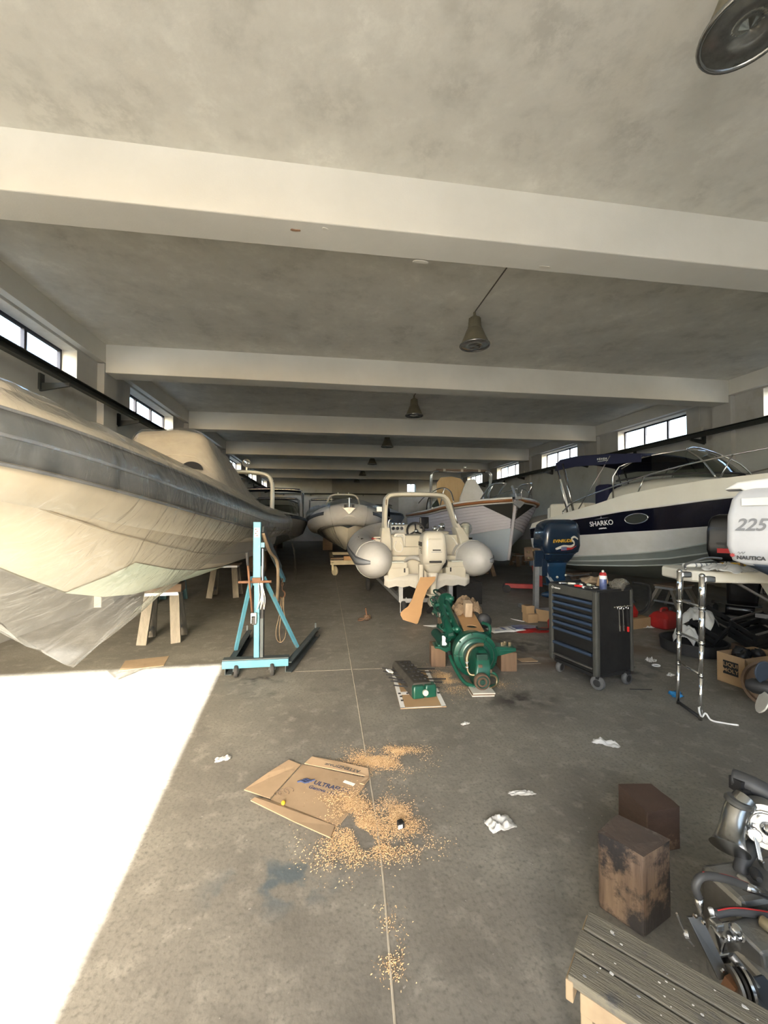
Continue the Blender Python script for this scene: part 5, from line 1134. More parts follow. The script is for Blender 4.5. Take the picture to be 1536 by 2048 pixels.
GE('exhaust_port', 'gasket_brown', lambda g: g.box((-.262, .56, .44), (.03, .09, .09), (0, 0, .3)), smooth=False, bevel=.01)
GE('stud_plate', 'steel_dull', lambda g: g.box((-.27, .60, .51), (.02, .07, .05), (0, 0, .3)), smooth=False, bevel=.006)
GE('thermostat_housing', 'engine_green', lambda g: (g.rsec([(.52, .07, .06, -.10, 1.02), (.60, .08, .07, -.11, 1.02), (.66, .05, .05, -.10, 1.02)], .5), g.tube([(-.10, 1.0, .62), (-.02, .96, .62)], .03, 12)), smooth='all')
GE('oil_cooler', 'engine_green_dark', lambda g: g.lathe([(.03, 0), (.05, .02), (.05, .30), (.03, .32)], (-.27, .22, .285), (-.2, 1, .15), 16))
GE('paper_tag', 'white_plain', lambda g: g.prism([(-.025, -.05), (.015, -.05), (.03, -.035), (.01, -.01), (.015, .03), (-.005, .05), (-.025, .05)], (-.285, .20, .33), (.9, -.2, 0), (0, 0, 1), .003), smooth=False)
for s, x0, x1, y_ in ((-1, -.20, -.34, .36), (1, .18, .46, .22)):
    GE('engine_mount', 'engine_green', lambda g: (g.prism([(0, .03), (x1 - x0, .005), (x1 - x0, -.03), (0, -.10)], (x0, y_, .255), (1, 0, 0), (0, 0, 1), .16), g.box(((x0 + x1 * 2) / 3, y_, .235), (.16, .18, .02))), smooth=False, bevel=.006)
for k in range(3): GE('mount_bolt', 'copper_pipe', lambda g: g.box((.33 + .04 * k, .20 + .03 * (k % 2), .285), (.03, .03, .045)), smooth=False, bevel=.006)
GE('alternator', 'black_matt', lambda g: (g.lathe([(.02, 0), (.075, .01), (.085, .04), (.085, .10), (.06, .12)], (.30, .78, .40), (-.2, -1, .1), 22), g.lathe([(.02, -.03), (.05, -.03), (.055, -.01), (.02, 0)], (.30, .78, .40), (-.2, -1, .1), 18)))
GE('raw_water_pump', 'engine_green', lambda g: (g.lathe([(.04, 0), (.06, .03), (.06, .12)], (.17, .46, .32), (.4, -1, 0), 16), g.tube(smoothpath([(.20, .40, .34), (.24, .34, .38), (.24, .36, .44), (.19, .44, .45)], 5), .018, 8)))
for k in range(5): GE('fuel_line', 'engine_green_dark', lambda g: g.tube(smoothpath([(-.19 - .01 * k, .30 + .08 * k, .40 + .035 * k), (-.26, .36 + .08 * k, .44 + .03 * k), (-.24, .42 + .09 * k, .50 + .02 * k), (-.16, .48 + .09 * k, .47 + .02 * k)], 5), .007, 6), smooth='all')
for k in range(16):
    a, b = random.uniform(.2, .95), random.uniform(-.01, .03)
    GE('bolt', 'steel_dull' if k % 4 == 0 else 'engine_green', lambda g: g.lathe([(.014, 0), (.014, .02)], (-.23 - b, a, .30 + .25 * a + b), (-1, -.2, .4), 6), smooth=False)
rq = random.Random(11)
for k in range(34):      # unions, nuts and brackets crowding the manifold side
    y = rq.uniform(.22, 1.0); z = .30 + .32 * y + rq.uniform(-.10, .04); x = -.235 + rq.uniform(-.03, .03); s_ = rq.uniform(.012, .03)
    if k % 3 == 0: GE('bracket', rq.choice(('engine_green_dark', 'engine_green')), lambda g: g.box((x, y, z), (s_ * 2, s_ * 2.4, s_ * 1.4), (rq.uniform(-.5, .5), rq.uniform(-.5, .5), rq.uniform(0, 1.5))), smooth=False, bevel=.004)
    elif k % 3 == 1: GE('union', rq.choice(('engine_green_dark', 'black_matt', 'engine_green')), lambda g: g.lathe([(s_ * .6, 0), (s_, .006), (s_, .025), (s_ * .5, .04)], (x, y, z), (-1, rq.uniform(-.8, .3), rq.uniform(0, .8)), 10))
    else: GE('pipe', rq.choice(('engine_green', 'engine_green_dark')), lambda g: g.tube(smoothpath([(x, y, z), (x - .04, y + .03, z + .03), (x - .03, y + .09, z + .05), (x + .03, y + .13, z + .04)], 4), s_ * .42, 7), smooth='all')
# timber under it
for (lab, x, y, z, sx, sy, sz, m_) in (('brown timber block standing under the exhaust flank of the green engine', 1.25, 4.42, .115, .16, .18, .23, 'raw_timber'), ('brown timber block under the mount of the green engine facing the tool cabinet', 1.95, 4.18, .10, .17, .18, .20, 'raw_timber')):
    t = G().box((0, 0, 0), (sx, sy, sz)).build('timber_block', m_, None, bevel=.008); t.location = (x, y, z); t.rotation_euler = (0, 0, -.15); tag(t, lab, 'timber block')
pl_ = thing('packing_board', 'pale layered board packing under the coupling of the green engine', 'board', (1.44, 3.63, 0), -.1)
for k in range(3): G().box((.004 * k, 0, .006 + .0105 * k), (.205, .16, .0095)).build('plank', 'pale_metal' if k != 1 else 'raw_timber', pl_)
# hardboard laid on top, with oval hole, a timber end and a rag on it
g = G(); a0, hole = [(-.11, -.38), (.11, -.38), (.115, .40), (-.105, .40)], [(.06 * math.cos(R(a)), -.26 + .045 * math.sin(R(a))) for a in range(0, 360, 20)]
bm2 = bmesh.new(); vo = [bm2.verts.new((x, y, 0)) for x, y in a0]; vh = [bm2.verts.new((x, y, 0)) for x, y in hole]
eds = [bm2.edges.new((vo[i], vo[(i + 1) % 4])) for i in range(4)] + [bm2.edges.new((vh[i], vh[(i + 1) % len(vh)])) for i in range(len(vh))]
bmesh.ops.triangle_fill(bm2, use_beauty=True, use_dissolve=False, edges=eds); me2 = bpy.data.meshes.new('cover_board'); bm2.to_mesh(me2); bm2.free()
hb_ = link('cover_board', me2, 'hardboard', None, solid=.012); hb_.location = (1.67, 4.62, .445); hb_.rotation_euler = (R(7), R(2), R(-9)); tag(hb_, 'tan hardboard strip with an oval hole lying on the green engine', 'board')
mat('split_timber', (.46, .36, .25), .8, 0, var=(.34, .25, .17), vscale=6, stretch=(6, 1, 1))
tb_ = G().box((0, 0, 0), (.085, .12, .17)).build('timber_offcut', 'split_timber', None, bevel=.006); tb_.location = (1.69, 4.66, .55); tb_.rotation_euler = (R(9), 0, R(-5)); tag(tb_, 'short pale timber offcut standing on the board on the green engine', 'timber')
def cloth(name, label, loc, sx, sy, amp, m, seed, droop=0., n=18, cat='rag', solid=.003, rz=0, base=.0):
    g = G(); rows = []
    for i in range(n + 1):
        row = []
        for j in range(n + 1):
            u, v = -1 + 2 * i / n, -1 + 2 * j / n; q = Vector((u * 1.6 + seed, v * 1.6, seed * .37))
            edge = 1 + .25 * noise.noise(Vector((math.atan2(v, u) * 1.3, seed, 0)))
            h = abs(noise.noise(q)) * amp * 1.6 + abs(noise.noise(q * 2.3)) * amp * .8
            row.append(Vector((u * sx / 2 * edge * (1 - .12 * v * v), v * sy / 2 * edge * (1 - .12 * u * u), base + h * (1.1 - .75 * max(abs(u), abs(v)) ** 2) - droop * max(0, (u * u + v * v) - .5))))
        rows.append(row)
    mn = min(p.z for r in rows for p in r)
    for r in rows:
        for p in r: p.z += solid / 2 + .001 - (mn if not droop else 0)
    g.loft(rows); o = g.build(name, m, None, smooth='all', solid=solid); o.location = loc; o.rotation_euler = (0, 0, rz); tag(o, label, cat); return o
mat('burlap', (.235, .165, .10), .95, 0, var=(.16, .11, .07), vscale=14, bump=.6, bscale=60)
cloth('burlap_rag', 'brown burlap rag draped over the timber on the green engine', (1.73, 4.80, .55), .36, .26, .10, 'burlap', 4.2, droop=.09, n=22)

# ---------------------------------------------------------------- cylinder head on a sheet of cardboard
mat('carbon_grey', (.075, .070, .058), .75, .3, var=(.045, .04, .034), vscale=12)
cdb = thing('cardboard_sheet', 'flat cardboard with printed white tape edges under the cylinder head', 'cardboard', (0, 0, 0))
g = G(); c4 = [Vector((.70, 4.22, .004)), Vector((1.10, 4.24, .004)), Vector((1.04, 3.40, .004)), Vector((.645, 3.42, .004))]
def slab(g, q, th=.005): g.put([p - Vector((0, 0, th / 2)) for p in q] + [p + Vector((0, 0, th / 2)) for p in q], [(0, 1, 2, 3), (7, 6, 5, 4), (0, 4, 5, 1), (1, 5, 6, 2), (2, 6, 7, 3), (3, 7, 4, 0)]); return g
slab(g, c4); g.build('sheet', 'kraft', cdb)
def lerp4(u, v, z): return (c4[0].lerp(c4[1], u)).lerp(c4[3].lerp(c4[2], u), v) + Vector((0, 0, z))
for (u0, u1, v0, v1) in ((0, .10, 0, 1), (.90, 1.0, 0, 1), (.1, .9, .60, .67), (0, 1, .985, 1)):
    slab(G(), [lerp4(u0, v0, .004), lerp4(u1, v0, .004), lerp4(u1, v1, .004), lerp4(u0, v1, .004)], .0015).build('tape', 'white_plain', cdb)
for (u, v) in ((.03, .62), (.05, .70), (.05, .80), (.22, .63), (.36, .64), (.94, .66), (.95, .45)):
    slab(G(), [lerp4(u, v, .0055), lerp4(u + .06, v, .0055), lerp4(u + .06, v + .035, .0055), lerp4(u, v + .035, .0055)], .001).build('tape_print', 'black_matt', cdb)
chd = thing('cylinder_head', 'green ended cylinder head with long studs lying on the cardboard', 'cylinder head', (.855, 3.92, .012), R(7), rot=None)
g = G(); g.prism([(-.115, 0), (.115, 0), (.115, .05), (.07, .115), (-.09, .125), (-.115, .08)], (0, 0, 0), (1, 0, 0), (0, 0, 1), .60); chb = g.build('casting', 'carbon_grey', chd, bevel=.006)
for x in (-.055, .06): G().rsec([(0, .055, .045, x, -.30), (.085, .055, .045, x, -.30), (.105, .045, .035, x, -.30)], .4).build('end_cover', 'engine_green', chd, smooth=True)
G().lathe([(.0, -.01), (.022, -.008), (.026, 0), (.026, .02)], (.0, -.345, .05), (0, -1, 0), 16).build('core_plug', 'pale_metal', chd, smooth=True)
for k in range(6):
    y = -.22 + .09 * k
    for x in (-.045, .005, .05): G().lathe([(.016, 0), (.016, .012)], (x, y, .118), (0, 0, 1), 10).build('port', 'black_matt', chb)
for k, y in enumerate((-.20, -.13, -.10, -.04, .06, .11, .16, .22)): G().tube([(-.10, y, .05 + .01 * (k % 3)), (-.245, y + .02, .075 + .012 * (k % 2))], .006, 6).build('stud', 'black_matt', chd)
for k, y in enumerate((-.26, -.15, -.08, .03, .12, .20)): G().tube([(.10, y, .06), (.17 + .07 * (k % 3), y - .02, .045)], .006, 6).build('stud', 'black_matt', chd)
G().box((-.20, .10, .10), (.06, .05, .012), (.2, .3, .4)).build('paper_tag', 'white_plain', chd)

# ================================================================== motors on stands and the stern with the ladder
ev, evc, zv = outboard('outboard_motor', 'navy blue outboard motor with yellow lettering and silver swoosh on a grey stand', (4.02, 6.62, .12), R(90), 'cowl_navy', 'cowl_navy', 'leg_navy', h=1.49, wd=.46, ln=.70, skip_prop=True)
G().rsec([(zv + .30, .20, .27, 0, -.01), (zv + .325, .205, .275, 0, -.01)], .45).build('cowl_band', 'black_gloss', evc)
text('EVINRUDE', .075, 'yellow_plain', ev, (-.236, .03, zv + .23), (0, -1, .03), (0, .03, 1), bold=.001, shear=.25)
sw = smoothpath([(-.238, .16, zv + .10), (-.240, .02, zv + .145), (-.238, -.12, zv + .14), (-.234, -.19, zv + .185), (-.232, -.16, zv + .235), (-.232, -.13, zv + .265), (-.229, -.19, zv + .30), (-.224, -.26, zv + .26)], 6)
g = G(); g.loft([[p + Vector((-.003, 0, .012 + .010 * math.sin(i / len(sw) * math.pi))), p + Vector((-.003, 0, -.012 - .010 * math.sin(i / len(sw) * math.pi)))] for i, p in enumerate(sw)]); g.build('swoosh', 'pale_metal', ev, solid=.004)
g = G(); g.loft([[Vector((-.241, y, zv + a)), Vector((-.241, y, zv + b))] for y, a, b in ((.06, .14, .07), (-.04, .12, .075), (-.14, .115, .09), (-.22, .15, .145))]); g.build('red_flash', 'red_paint', ev, solid=.004)
g = G(); g.prism([(0, 0), (.10, .03), (.14, .08), (.05, .05)], (-.242, .15, zv + .08), (0, -1, 0), (0, 0, 1), .004); g.build('flag_emblem', 'white_plain', ev)
G().prism([(-.05, -.03), (.05, -.03), (.05, .03), (-.05, .03)], (-.244, .01, zv + .105), (0, -1, 0), (0, 0, 1), .004).build('flag_panel', 'can_blue', ev)
for (y, z) in ((.06, .50), (-.10, .53)): G().ball((-.12, y, z), .022).build('bolt_head', 'pale_metal', ev, smooth='all')
G().box((-.09, .08, .33), (.06, .14, .07)).build('water_intake', 'bare_blue', ev, bevel=.02)
es = thing('motor_stand', 'grey angled steel stand carrying the navy blue outboard motor', 'stand', (3.62, 6.66, 0), 0)
g = G(); g.bar((.0, -.05, 0), (.05, 0, 1.06), .08, .07); g.build('post', 'galv', es); G().bar((.06, -.04, .86), (.42, -.1, .34), .06, .05).build('brace', 'galv', es)
g = G(); g.bar((-.04, -.30, .03), (-.04, .45, .03), .06, .06); g.bar((0, 0, .03), (.95, .1, .03), .06, .06); g.build('foot', 'galv', es); G().box((.10, .0, 1.05), (.16, .20, .12)).build('mount_plate', 'block_brown', es, bevel=.01)
G().bar((.42, -.1, .34), (.50, -.08, .04), .06, .05).build('brace', 'galv', es)
ph = thing('engine_part', 'dark grimy engine part hung on the head of the grey motor stand', 'engine part', (3.58, 6.75, 1.0))
G().lathe([(.05, -.08), (.12, -.07), (.13, 0), (.12, .07), (.05, .08)], (0, 0, 0), (1, -.6, .1), 18).build('drum', 'gasket_brown', ph, smooth=True)
for k in range(5): G().box((.08 * math.cos(k * 1.3), -.10, .08 * math.sin(k * 1.3)), (.04, .05, .04)).build('lug', 'copper_pipe', ph, bevel=.006)
rt = thing('trolley_jack', 'red trolley jack with small dark wheels behind the navy motor', 'jack', (4.35, 8.5, 0), -.4)
g = G(); g.box((0, 0, .14), (.75, .10, .10)); g.box((.35, 0, .28), (.10, .30, .30)); g.bar((.3, 0, .3), (.2, 0, .85), .10, .10); g.build('frame', 'red_paint', rt, bevel=.01)
for (x, y) in ((-.34, -.12), (-.34, .12), (.36, -.2), (.36, .2)): G().lathe([(.03, -.03), (.085, -.03), (.085, .03), (.03, .03)], (x, y, .085), (0, 1, 0), 16).build('wheel', 'black_rubber', rt, smooth=True)
me75, mc, zm = outboard('outboard_motor', 'black outboard motor with red band and white emblem between the cruiser and white motor', (5.44, 4.66, .10), R(-140), 'cowl_black', 'cowl_black', 'cowl_black', h=1.58, wd=.46, ln=.66, rr=.16)
for z, hh in ((zm + .15, .06),):
    for (a, b) in ((.26, .06), (.0, -.22)):
        g = G(); g.loft([[Vector((.236, y, z + hh / 2)), Vector((.237, y, z - hh / 2))] for y in (a * .9, (a + b) / 2, b)]); g.build('red_band', 'red_bright', me75, solid=.006)
text('75', .085, 'red_bright', me75, (.238, -.04, zm + .24), (0, 1, 0), (0, 0, 1), bold=.0015)
for k in range(3): g = G().prism([(-.06, -.02 * k), (.0, .02 - .02 * k), (.05, .05 - .02 * k), (.04, .03 - .02 * k), (-.01, .0 - .02 * k), (-.06, -.012 - .02 * k)], (.238, -.04, zm + .36), (0, 1, 0), (0, 0, 1), .004).build('emblem', 'white_plain', me75)
ms = thing('motor_stand', 'dark timber stand behind the white motor carrying the black motor', 'stand', (5.80, 4.28, 0), R(-140))
for q_ in ((-.2, 0, 0), (.2, 0, 0), (0, .4, 0)): G().bar(q_, (0, 0, 1.0), .06, .06).build('leg', 'raw_timber', ms); G().box((0, -.02, .98), (.4, .06, .2)).build('clamp_board', 'raw_timber', ms)

# stern with swim platform and ladder
b7 = thing('motor_boat', 'cream stern of a motor boat with a swim platform, mostly out of view', 'boat', (3.92, 2.50, 0), math.atan2(-.24, .97) - math.pi / 2)
ys7 = [0, .8, 1.6, 2.4, 3.2, 3.8, 4.2]; t7 = [0, 2.4, 3.4, 4.2]
A7 = level_curve(t7, [.92, .95, .62, .05], [1.30, 1.38, 1.50, 1.60], ys7); B7 = level_curve(t7, [.86, .86, .46, .04], [.98, .98, 1.1, 1.25], ys7); C7 = level_curve(t7, [.70, .70, .3, .03], [.80, .80, .92, 1.1], ys7); K7 = level_curve(t7, [.01] * 4, [.56, .56, .62, .9], ys7)
strake('topside', A7, B7, ys7, 'gel_white', b7); strake('lower_topside', B7, C7, ys7, 'leg_slate', b7); strake('bottom', C7, K7, ys7, 'leg_slate', b7); cap('transom', [A7, B7, C7, K7], None, ys7, 0, 'gel_cream', b7); decking('deck', A7, ys7, 'gel_white', b7, .05)
for y in (.5, 2.6): G().box((0, y, .28), (.5, .24, .56)).build('keel_block', 'raw_timber', b7)
# platform: in the boat's space +x is the near side; far side is -x
pf = G(); pf.prism([(-.94, 0), (-.42, 0), (-.40, -.06), (-.42, -.74), (-.46, -.86), (-.54, -.90), (-.84, -.90), (-.90, -.86), (-.94, -.70)], (0, 0, 1.105), (1, 0, 0), (0, 1, 0), .10)
pf = pf.build('swim_platform', 'gel_cream', b7, bevel=.018)
g = G(); g.bar((-.55, -.45, 1.05), (-.50, -.06, .80), .05, .016); g.bar((-.55, -.45, 1.04), (-.55, -.30, 1.06), .07, .02); g.build('strut', 'steel_dull', pf); G().box((-.49, -.035, .76), (.11, .02, .15), (.2, 0, 0)).build('strut_plate', 'rust', pf)
for x in (-.66, -.52): G().box((x, -.012, 1.0), (.022, .02, .10)).build('transom_strap', 'steel_dull', pf)
# 225 motor, steered over
m7, mc7, z7 = outboard('outboard_motor', 'big white outboard motor with silver 225 over a slate blue leg', (3.466, 2.52, .10), math.atan2(-.60, -.80), 'cowl_white', 'leg_slate', 'leg_slate', h=1.80, wd=.50, ln=.80, skip_prop=True, zf=.645, ct=.82, rr=.16, ly=.24)
mat('silver_print', (.20, .205, .22), .5)
text('225', .125, 'silver_print', m7, (.254, -.265, z7 + .30), (0, 1, 0), (0, 0, 1), bold=.0025, shear=.35, sx=.9)
text('NAUTICA', .036, 'black_matt', m7, (.253, -.262, z7 + .058), (0, 1, 0), (.0, 0, 1), bold=.0015)
G().tube([(.253, -.335 + .006 * k, z7 + .094 + .010 * math.sin(k * 2.1)) for k in range(8)], .002, 5).build('script_mark', 'silver_print', m7)
g = G()
for a in range(0, 360, 45): g.prism([(.019 * math.cos(R(a)), .019 * math.sin(R(a))), (.010 * math.cos(R(a + 22)), .010 * math.sin(R(a + 22))), (.003, 0), (.010 * math.cos(R(a - 22)), .010 * math.sin(R(a - 22)))], (.254, -.365, z7 + .075), (0, 1, 0), (0, 0, 1), .003)
g.build('compass_emblem', 'red_paint', m7)
G().prism([(-.09, -.03), (.08, -.03), (.10, .0), (.10, .03), (-.09, .025)], (.252, -.22, z7 + .475), (0, 1, 0), (0, 0, 1), .006).build('pressed_panel', 'gel_white', m7, bevel=.002)
g = G(); g.prism([(-.42, .0), (-.34, .055), (-.05, .09), (.2, .09), (.2, .045), (-.10, .03), (-.22, -.05), (-.26, -.05), (-.32, .0)], (.0, .0, z7 + .575), (0, 1, 0), (0, 0, 1), .30); g.build('air_scoop', 'gel_white', m7, bevel=.012)
G().box((.10, -.20, .78), (.02, .10, .03)).build('cowl_latch', 'black_matt', m7)
G().rsec([(.20, .05, .15, 0, .20), (.30, .10, .22, 0, .22), (.42, .13, .24, 0, .24), (.50, .11, .20, 0, .24)], .5).build('gear_shroud', 'bare_blue', m7, smooth='all')
pr = G().lathe([(.03, -.10), (.055, -.06), (.06, .06), (.05, .10)], (0, -.22, .215), (0, 1, 0), 18).build('propeller', 'black_matt', m7, smooth=True)
for a, m_ in ((200, 'pale_metal'), (320, 'pale_metal'), (80, 'leg_slate')):
    rd_ = Vector((math.cos(R(a)), 0, math.sin(R(a)))); tg = Vector((-math.sin(R(a)), 0, math.cos(R(a)))); w_ = tg * .85 + Vector((0, 1, 0)) * .52
    G().prism([(x * .20, y * .20) for x, y in ((.2, -.10), (.32, -.22), (.47, -.32), (.62, -.375), (.78, -.365), (.92, -.30), (1.01, -.19), (1.05, -.04), (1.04, .11), (.98, .24), (.87, .34), (.73, .395), (.58, .39), (.43, .32), (.30, .21), (.2, .1))], (0, -.22, .215), rd_, w_, .012).build('blade', m_, pr, bevel=.004)
# telescopic ladder hooked on the platform
ld = thing('boarding_ladder', 'stainless telescopic boarding ladder standing from the swim platform to the floor', 'ladder', (3.045, 3.02, 0), math.atan2(.28, .07))
for s in (-1, 1):
    for (z0, z1, r_) in ((.0, .36, .014), (.34, .62, .0175), (.60, .90, .0215), (.88, 1.15, .025)):
        G().tube([(s * .145, .03 * (1 - z0), z0), (s * .145, .03 * (1 - z1), z1)], r_, 12).build('rail', 'chrome', ld, smooth='all')
    for z in (.35, .61, .89): G().tube([(s * .145, .03 * (1 - z), z - .012), (s * .145, .03 * (1 - z), z + .012)], .0255 if z > .8 else .0225 if z > .5 else .0185, 12).build('rail_collar', 'steel', ld, smooth='all')
    hk_ = G().box((s * .145, -.045, 1.125), (.06, .085, .05)).build('hinge', 'steel', ld, bevel=.012); G().ball((s * .145, 0, 1.15), .022).build('hinge_cap', 'steel', ld, smooth='all')
for z, m_ in ((.02, 'black_rubber'), (.36, 'steel'), (.62, 'steel_dull'), (.90, 'steel')): G().tube([(-.145, .03 * (1 - z), z), (.145, .03 * (1 - z), z)], .013 if z < .1 else .010, 10).build('rung', m_, ld, smooth='all')
rp = G().tube(smoothpath([(-.145, .04, .10), (-.17, .05, .07), (-.15, .02, .03), (-.13, -.02, .05), (-.16, -.04, .012), (-.19, -.10, .008), (-.22, -.20, .008)], 6), .007, 8).build('cord', 'white_plain', None, smooth='all'); rp.location = (3.045, 3.02, 0); rp.rotation_euler = (0, 0, math.atan2(.28, .07)); tag(rp, 'white cord tied to the foot of the boarding ladder', 'cord')
mat('cotton_white', (.58, .58, .56), .9, 0, var=(.48, .48, .46), vscale=6)
cloth('white_cloth', 'crumpled white cloth lying on the swim platform', (3.46, 3.04, 1.157), .42, .28, .085, 'cotton_white', 2.2, rz=.3)
rl = thing('paper_roll', 'long thin roll in yellow and white paper resting on the swim platform cloth', 'paper roll', (3.52, 3.24, 1.19), R(-4))
G().cyl((-.30, 0, 0), (.06, 0, .0), .019, 14).build('white_sleeve', 'white_plain', rl, smooth=True); G().cyl((.06, 0, 0), (.30, 0, 0), .022, 14).build('yellow_sleeve', 'yellow_plain', rl, smooth=True)
for k in range(5): G().cyl((-.20 + .05 * k, 0, 0), (-.185 + .05 * k, 0, 0), .0195, 14).build('print_band', 'strip_mid', rl)
G().cyl((.10, 0, 0), (.12, 0, 0), .0225, 14).build('print_band', 'can_blue', rl)
hz = G().tube(smoothpath([(3.16, 3.18, 1.165), (3.22, 3.24, 1.20), (3.36, 3.26, 1.235), (3.52, 3.30, 1.25), (3.68, 3.32, 1.24)], 6), .010, 8).build('hose', 'steel_dull', None, smooth='all'); tag(hz, 'thin grey hose arched over the swim platform behind the cloth', 'hose')
hz2 = G().tube(smoothpath([(3.62, 3.06, 1.17), (3.64, 3.10, 1.22), (3.72, 3.14, 1.28), (3.86, 3.16, 1.34)], 6), .012, 8).build('hose', 'block_brown', None, smooth='all'); tag(hz2, 'brown hose bent up from the platform towards the white motor', 'hose')

# ================================================================== clutter beyond the ladder
lb = thing('cardboard_box', 'open cardboard box with black printed panel on the floor behind the ladder', 'box', (3.94, 3.34, 0), R(8))
bw, bd, bh, th_ = .52, .25, .285, .006
g = G(); g.box((bw / 2, bd / 2, th_ / 2), (bw, bd, th_)); g.box((th_ / 2, bd / 2, bh / 2), (th_, bd, bh)); g.box((bw - th_ / 2, bd / 2, bh / 2), (th_, bd, bh)); g.box((bw / 2, th_ / 2, bh / 2), (bw, th_, bh)); g.box((bw / 2, bd - th_ / 2, bh / 2), (bw, th_, bh)); g.build('carton', 'kraft', lb)
G().put([(0, .0, bh), (bw, 0, bh), (bw, -.07, bh - .10), (0, -.07, bh - .10)], [(0, 1, 2, 3)]).build('flap', 'kraft', lb, solid=.005)
pn = G().box((-.001, bd / 2, .155), (.002, .135, .13)).build('printed_panel', 'black_matt', lb)
text('LIQUI', .052, 'kraft', lb, (-.003, bd / 2, .185), (0, -1, 0), (0, 0, 1), ext=.001, bold=.0004); text('MOLY', .052, 'kraft', lb, (-.003, bd / 2, .128), (0, -1, 0), (0, 0, 1), ext=.001, bold=.0004)
g = G()
for k in range(6): lump(g, (.16 + .07 * k % .3, .12 + .03 * (k % 3), .25 + .02 * (k % 2)), .05, 8, 6, .7, k)
gp = g.build('oily_part', 'black_matt', None, smooth='all'); gp.location = (3.94, 3.34, 0); gp.rotation_euler = (0, 0, R(8)); tag(gp, 'black oily parts heaped in the open cardboard box', 'engine part')
ty = thing('drip_tray', 'round black rubber tray on the floor behind the ladder', 'tray', (4.48, 4.42, 0))
G().lathe([(.0, .006), (.30, .006), (.315, .02), (.33, .13), (.345, .13), (.335, .01), (.30, 0), (0, 0)], n=32, cap=False).build('tray', 'black_rubber', ty, smooth=True)
G().lathe([(.335, .125), (.35, .128), (.35, .14), (.33, .14)], n=32, cap=False).build('rim', 'black_matt', ty, smooth=True)
for i, (lab, x, y, z, rot) in enumerate((('open black plastic crate tipped up behind the round tray', 4.72, 4.42, .28, (.5, -.35, .3)), ('black plastic crate with slatted side next to the tipped one', 5.02, 4.10, .30, (.35, -.25, -.1)))):
    t = thing('plastic_crate', lab, 'crate', (x, y, z), 0); t.rotation_euler = rot; sx, sy, sz = .40, .30, .24
    g = G(); g.box((0, 0, -sz / 2), (sx, sy, .012)); g.build('crate_floor', 'black_matt', t)
    for s in (-1, 1):
        for zz in (-.09, 0., .09): G().box((s * sx / 2, 0, zz), (.012, sy, .055)).build('slat', 'black_matt', t); G().box((0, s * sy / 2, zz), (sx, .012, .055)).build('slat', 'black_matt', t)
        for q in (-1, 1): G().box((s * sx / 2, q * sy / 2, 0), (.025, .025, sz)).build('corner_post', 'black_matt', t)
    for s in (-1, 1): G().box((0, s * sy / 2, sz / 2), (sx, .016, .02)).build('crate_rim', 'steel_dull' if i else 'black_matt', t)
g = G(); g.box((0, 0, .05), (.55, .42, .10)); cs_ = g.build('timber_plinth', 'block_brown', None, bevel=.01); cs_.location = (5.22, 4.15, 0); tag(cs_, 'dark low timber plinth carrying the black crates', 'timber')
cloth('white_cloth', 'white cloth thrown over the black crates', (4.66, 4.50, .42), .40, .34, .10, 'cotton_white', 7.7, droop=.12, rz=.5)
cloth('white_glove', 'limp white rag hanging toward the round tray', (4.38, 4.42, .22), .14, .26, .07, 'cotton_white', 1.3, droop=.10, rz=.4)
cloth('paper_sheet', 'crumpled white paper on the floor beside the red can', (4.75, 5.5, 0), .26, .18, .03, 'white_plain', 5.5, cat='paper')
rc = thing('fuel_can', 'red plastic fuel can on the floor behind the ladder', 'fuel can', (5.05, 5.45, 0), .3)
G().rsec([(0, .18, .12, 0, 0), (.02, .20, .14, 0, 0), (.16, .20, .14, 0, 0), (.22, .14, .10, 0, 0), (.24, .10, .06, 0, 0)], .4).build('can_body', 'red_paint', rc, smooth=True); G().cyl((.12, 0, .22), (.14, 0, .28), .03).build('cap', 'black_matt', rc); G().tube(smoothpath([(-.10, 0, .22), (-.08, 0, .28), (.04, 0, .28), (.06, 0, .23)], 4), .015).build('carry_handle', 'red_paint', rc, smooth='all')
trestle('weathered timber trestle under the navy striped cruiser near the fuel can', (6.25, 6.55, 0), .3, .44, .6, .5, 'trestle_wood', .03, group=None)
trestle('timber trestle under the aft part of the navy striped cruiser', (5.75, 8.7, 0), .3, .40, .6, .5, 'block_brown', .03, group=None)
bb = thing('cardboard_box', 'plain low cardboard box under a red and black pump behind the tool cabinet', 'box', (4.62, 5.55, 0), .2)
g = G(); g.box((0, 0, .075), (.36, .26, .15)); g.build('carton', 'kraft', bb, bevel=.004); G().box((0, 0, .151), (.36, .05, .002)).build('tape', 'hardboard', bb)
pm = thing('hand_pump', 'red and black pump with curved black hoses on the low cardboard box', 'pump', (4.60, 5.56, .152), -.2)
lump_g = G(); lump_g.rsec([(0, .10, .08, -.05, 0), (.08, .11, .09, -.05, 0), (.18, .07, .06, -.06, 0)], .5); lump_g.build('pump_body', 'red_paint', pm, smooth='all'); G().rsec([(.16, .14, .08, -.14, 0), (.34, .12, .08, -.18, 0), (.38, .06, .04, -.2, 0)], .5).build('motor_shell', 'black_matt', pm, smooth='all')
for k in range(2): G().tube(smoothpath([(.04, .04 * k, .05), (.16, .04 * k, .06), (.24 + .03 * k, .05 * k, .16), (.27 + .02 * k, .05 * k, .34), (.24, .04 * k, .46), (.12, .03 * k, .49), (.02, 0, .50)], 6), .018, 8).build('hose', 'black_rubber', pm, smooth='all')
g = G(); lump(g, (-.25, -.1, .0), .001); 
dk = thing('ratchet_case', 'grey rounded power tool leaning at the rear corner of the tool cabinet', 'power tool', (3.14, 3.95, 0), .3)
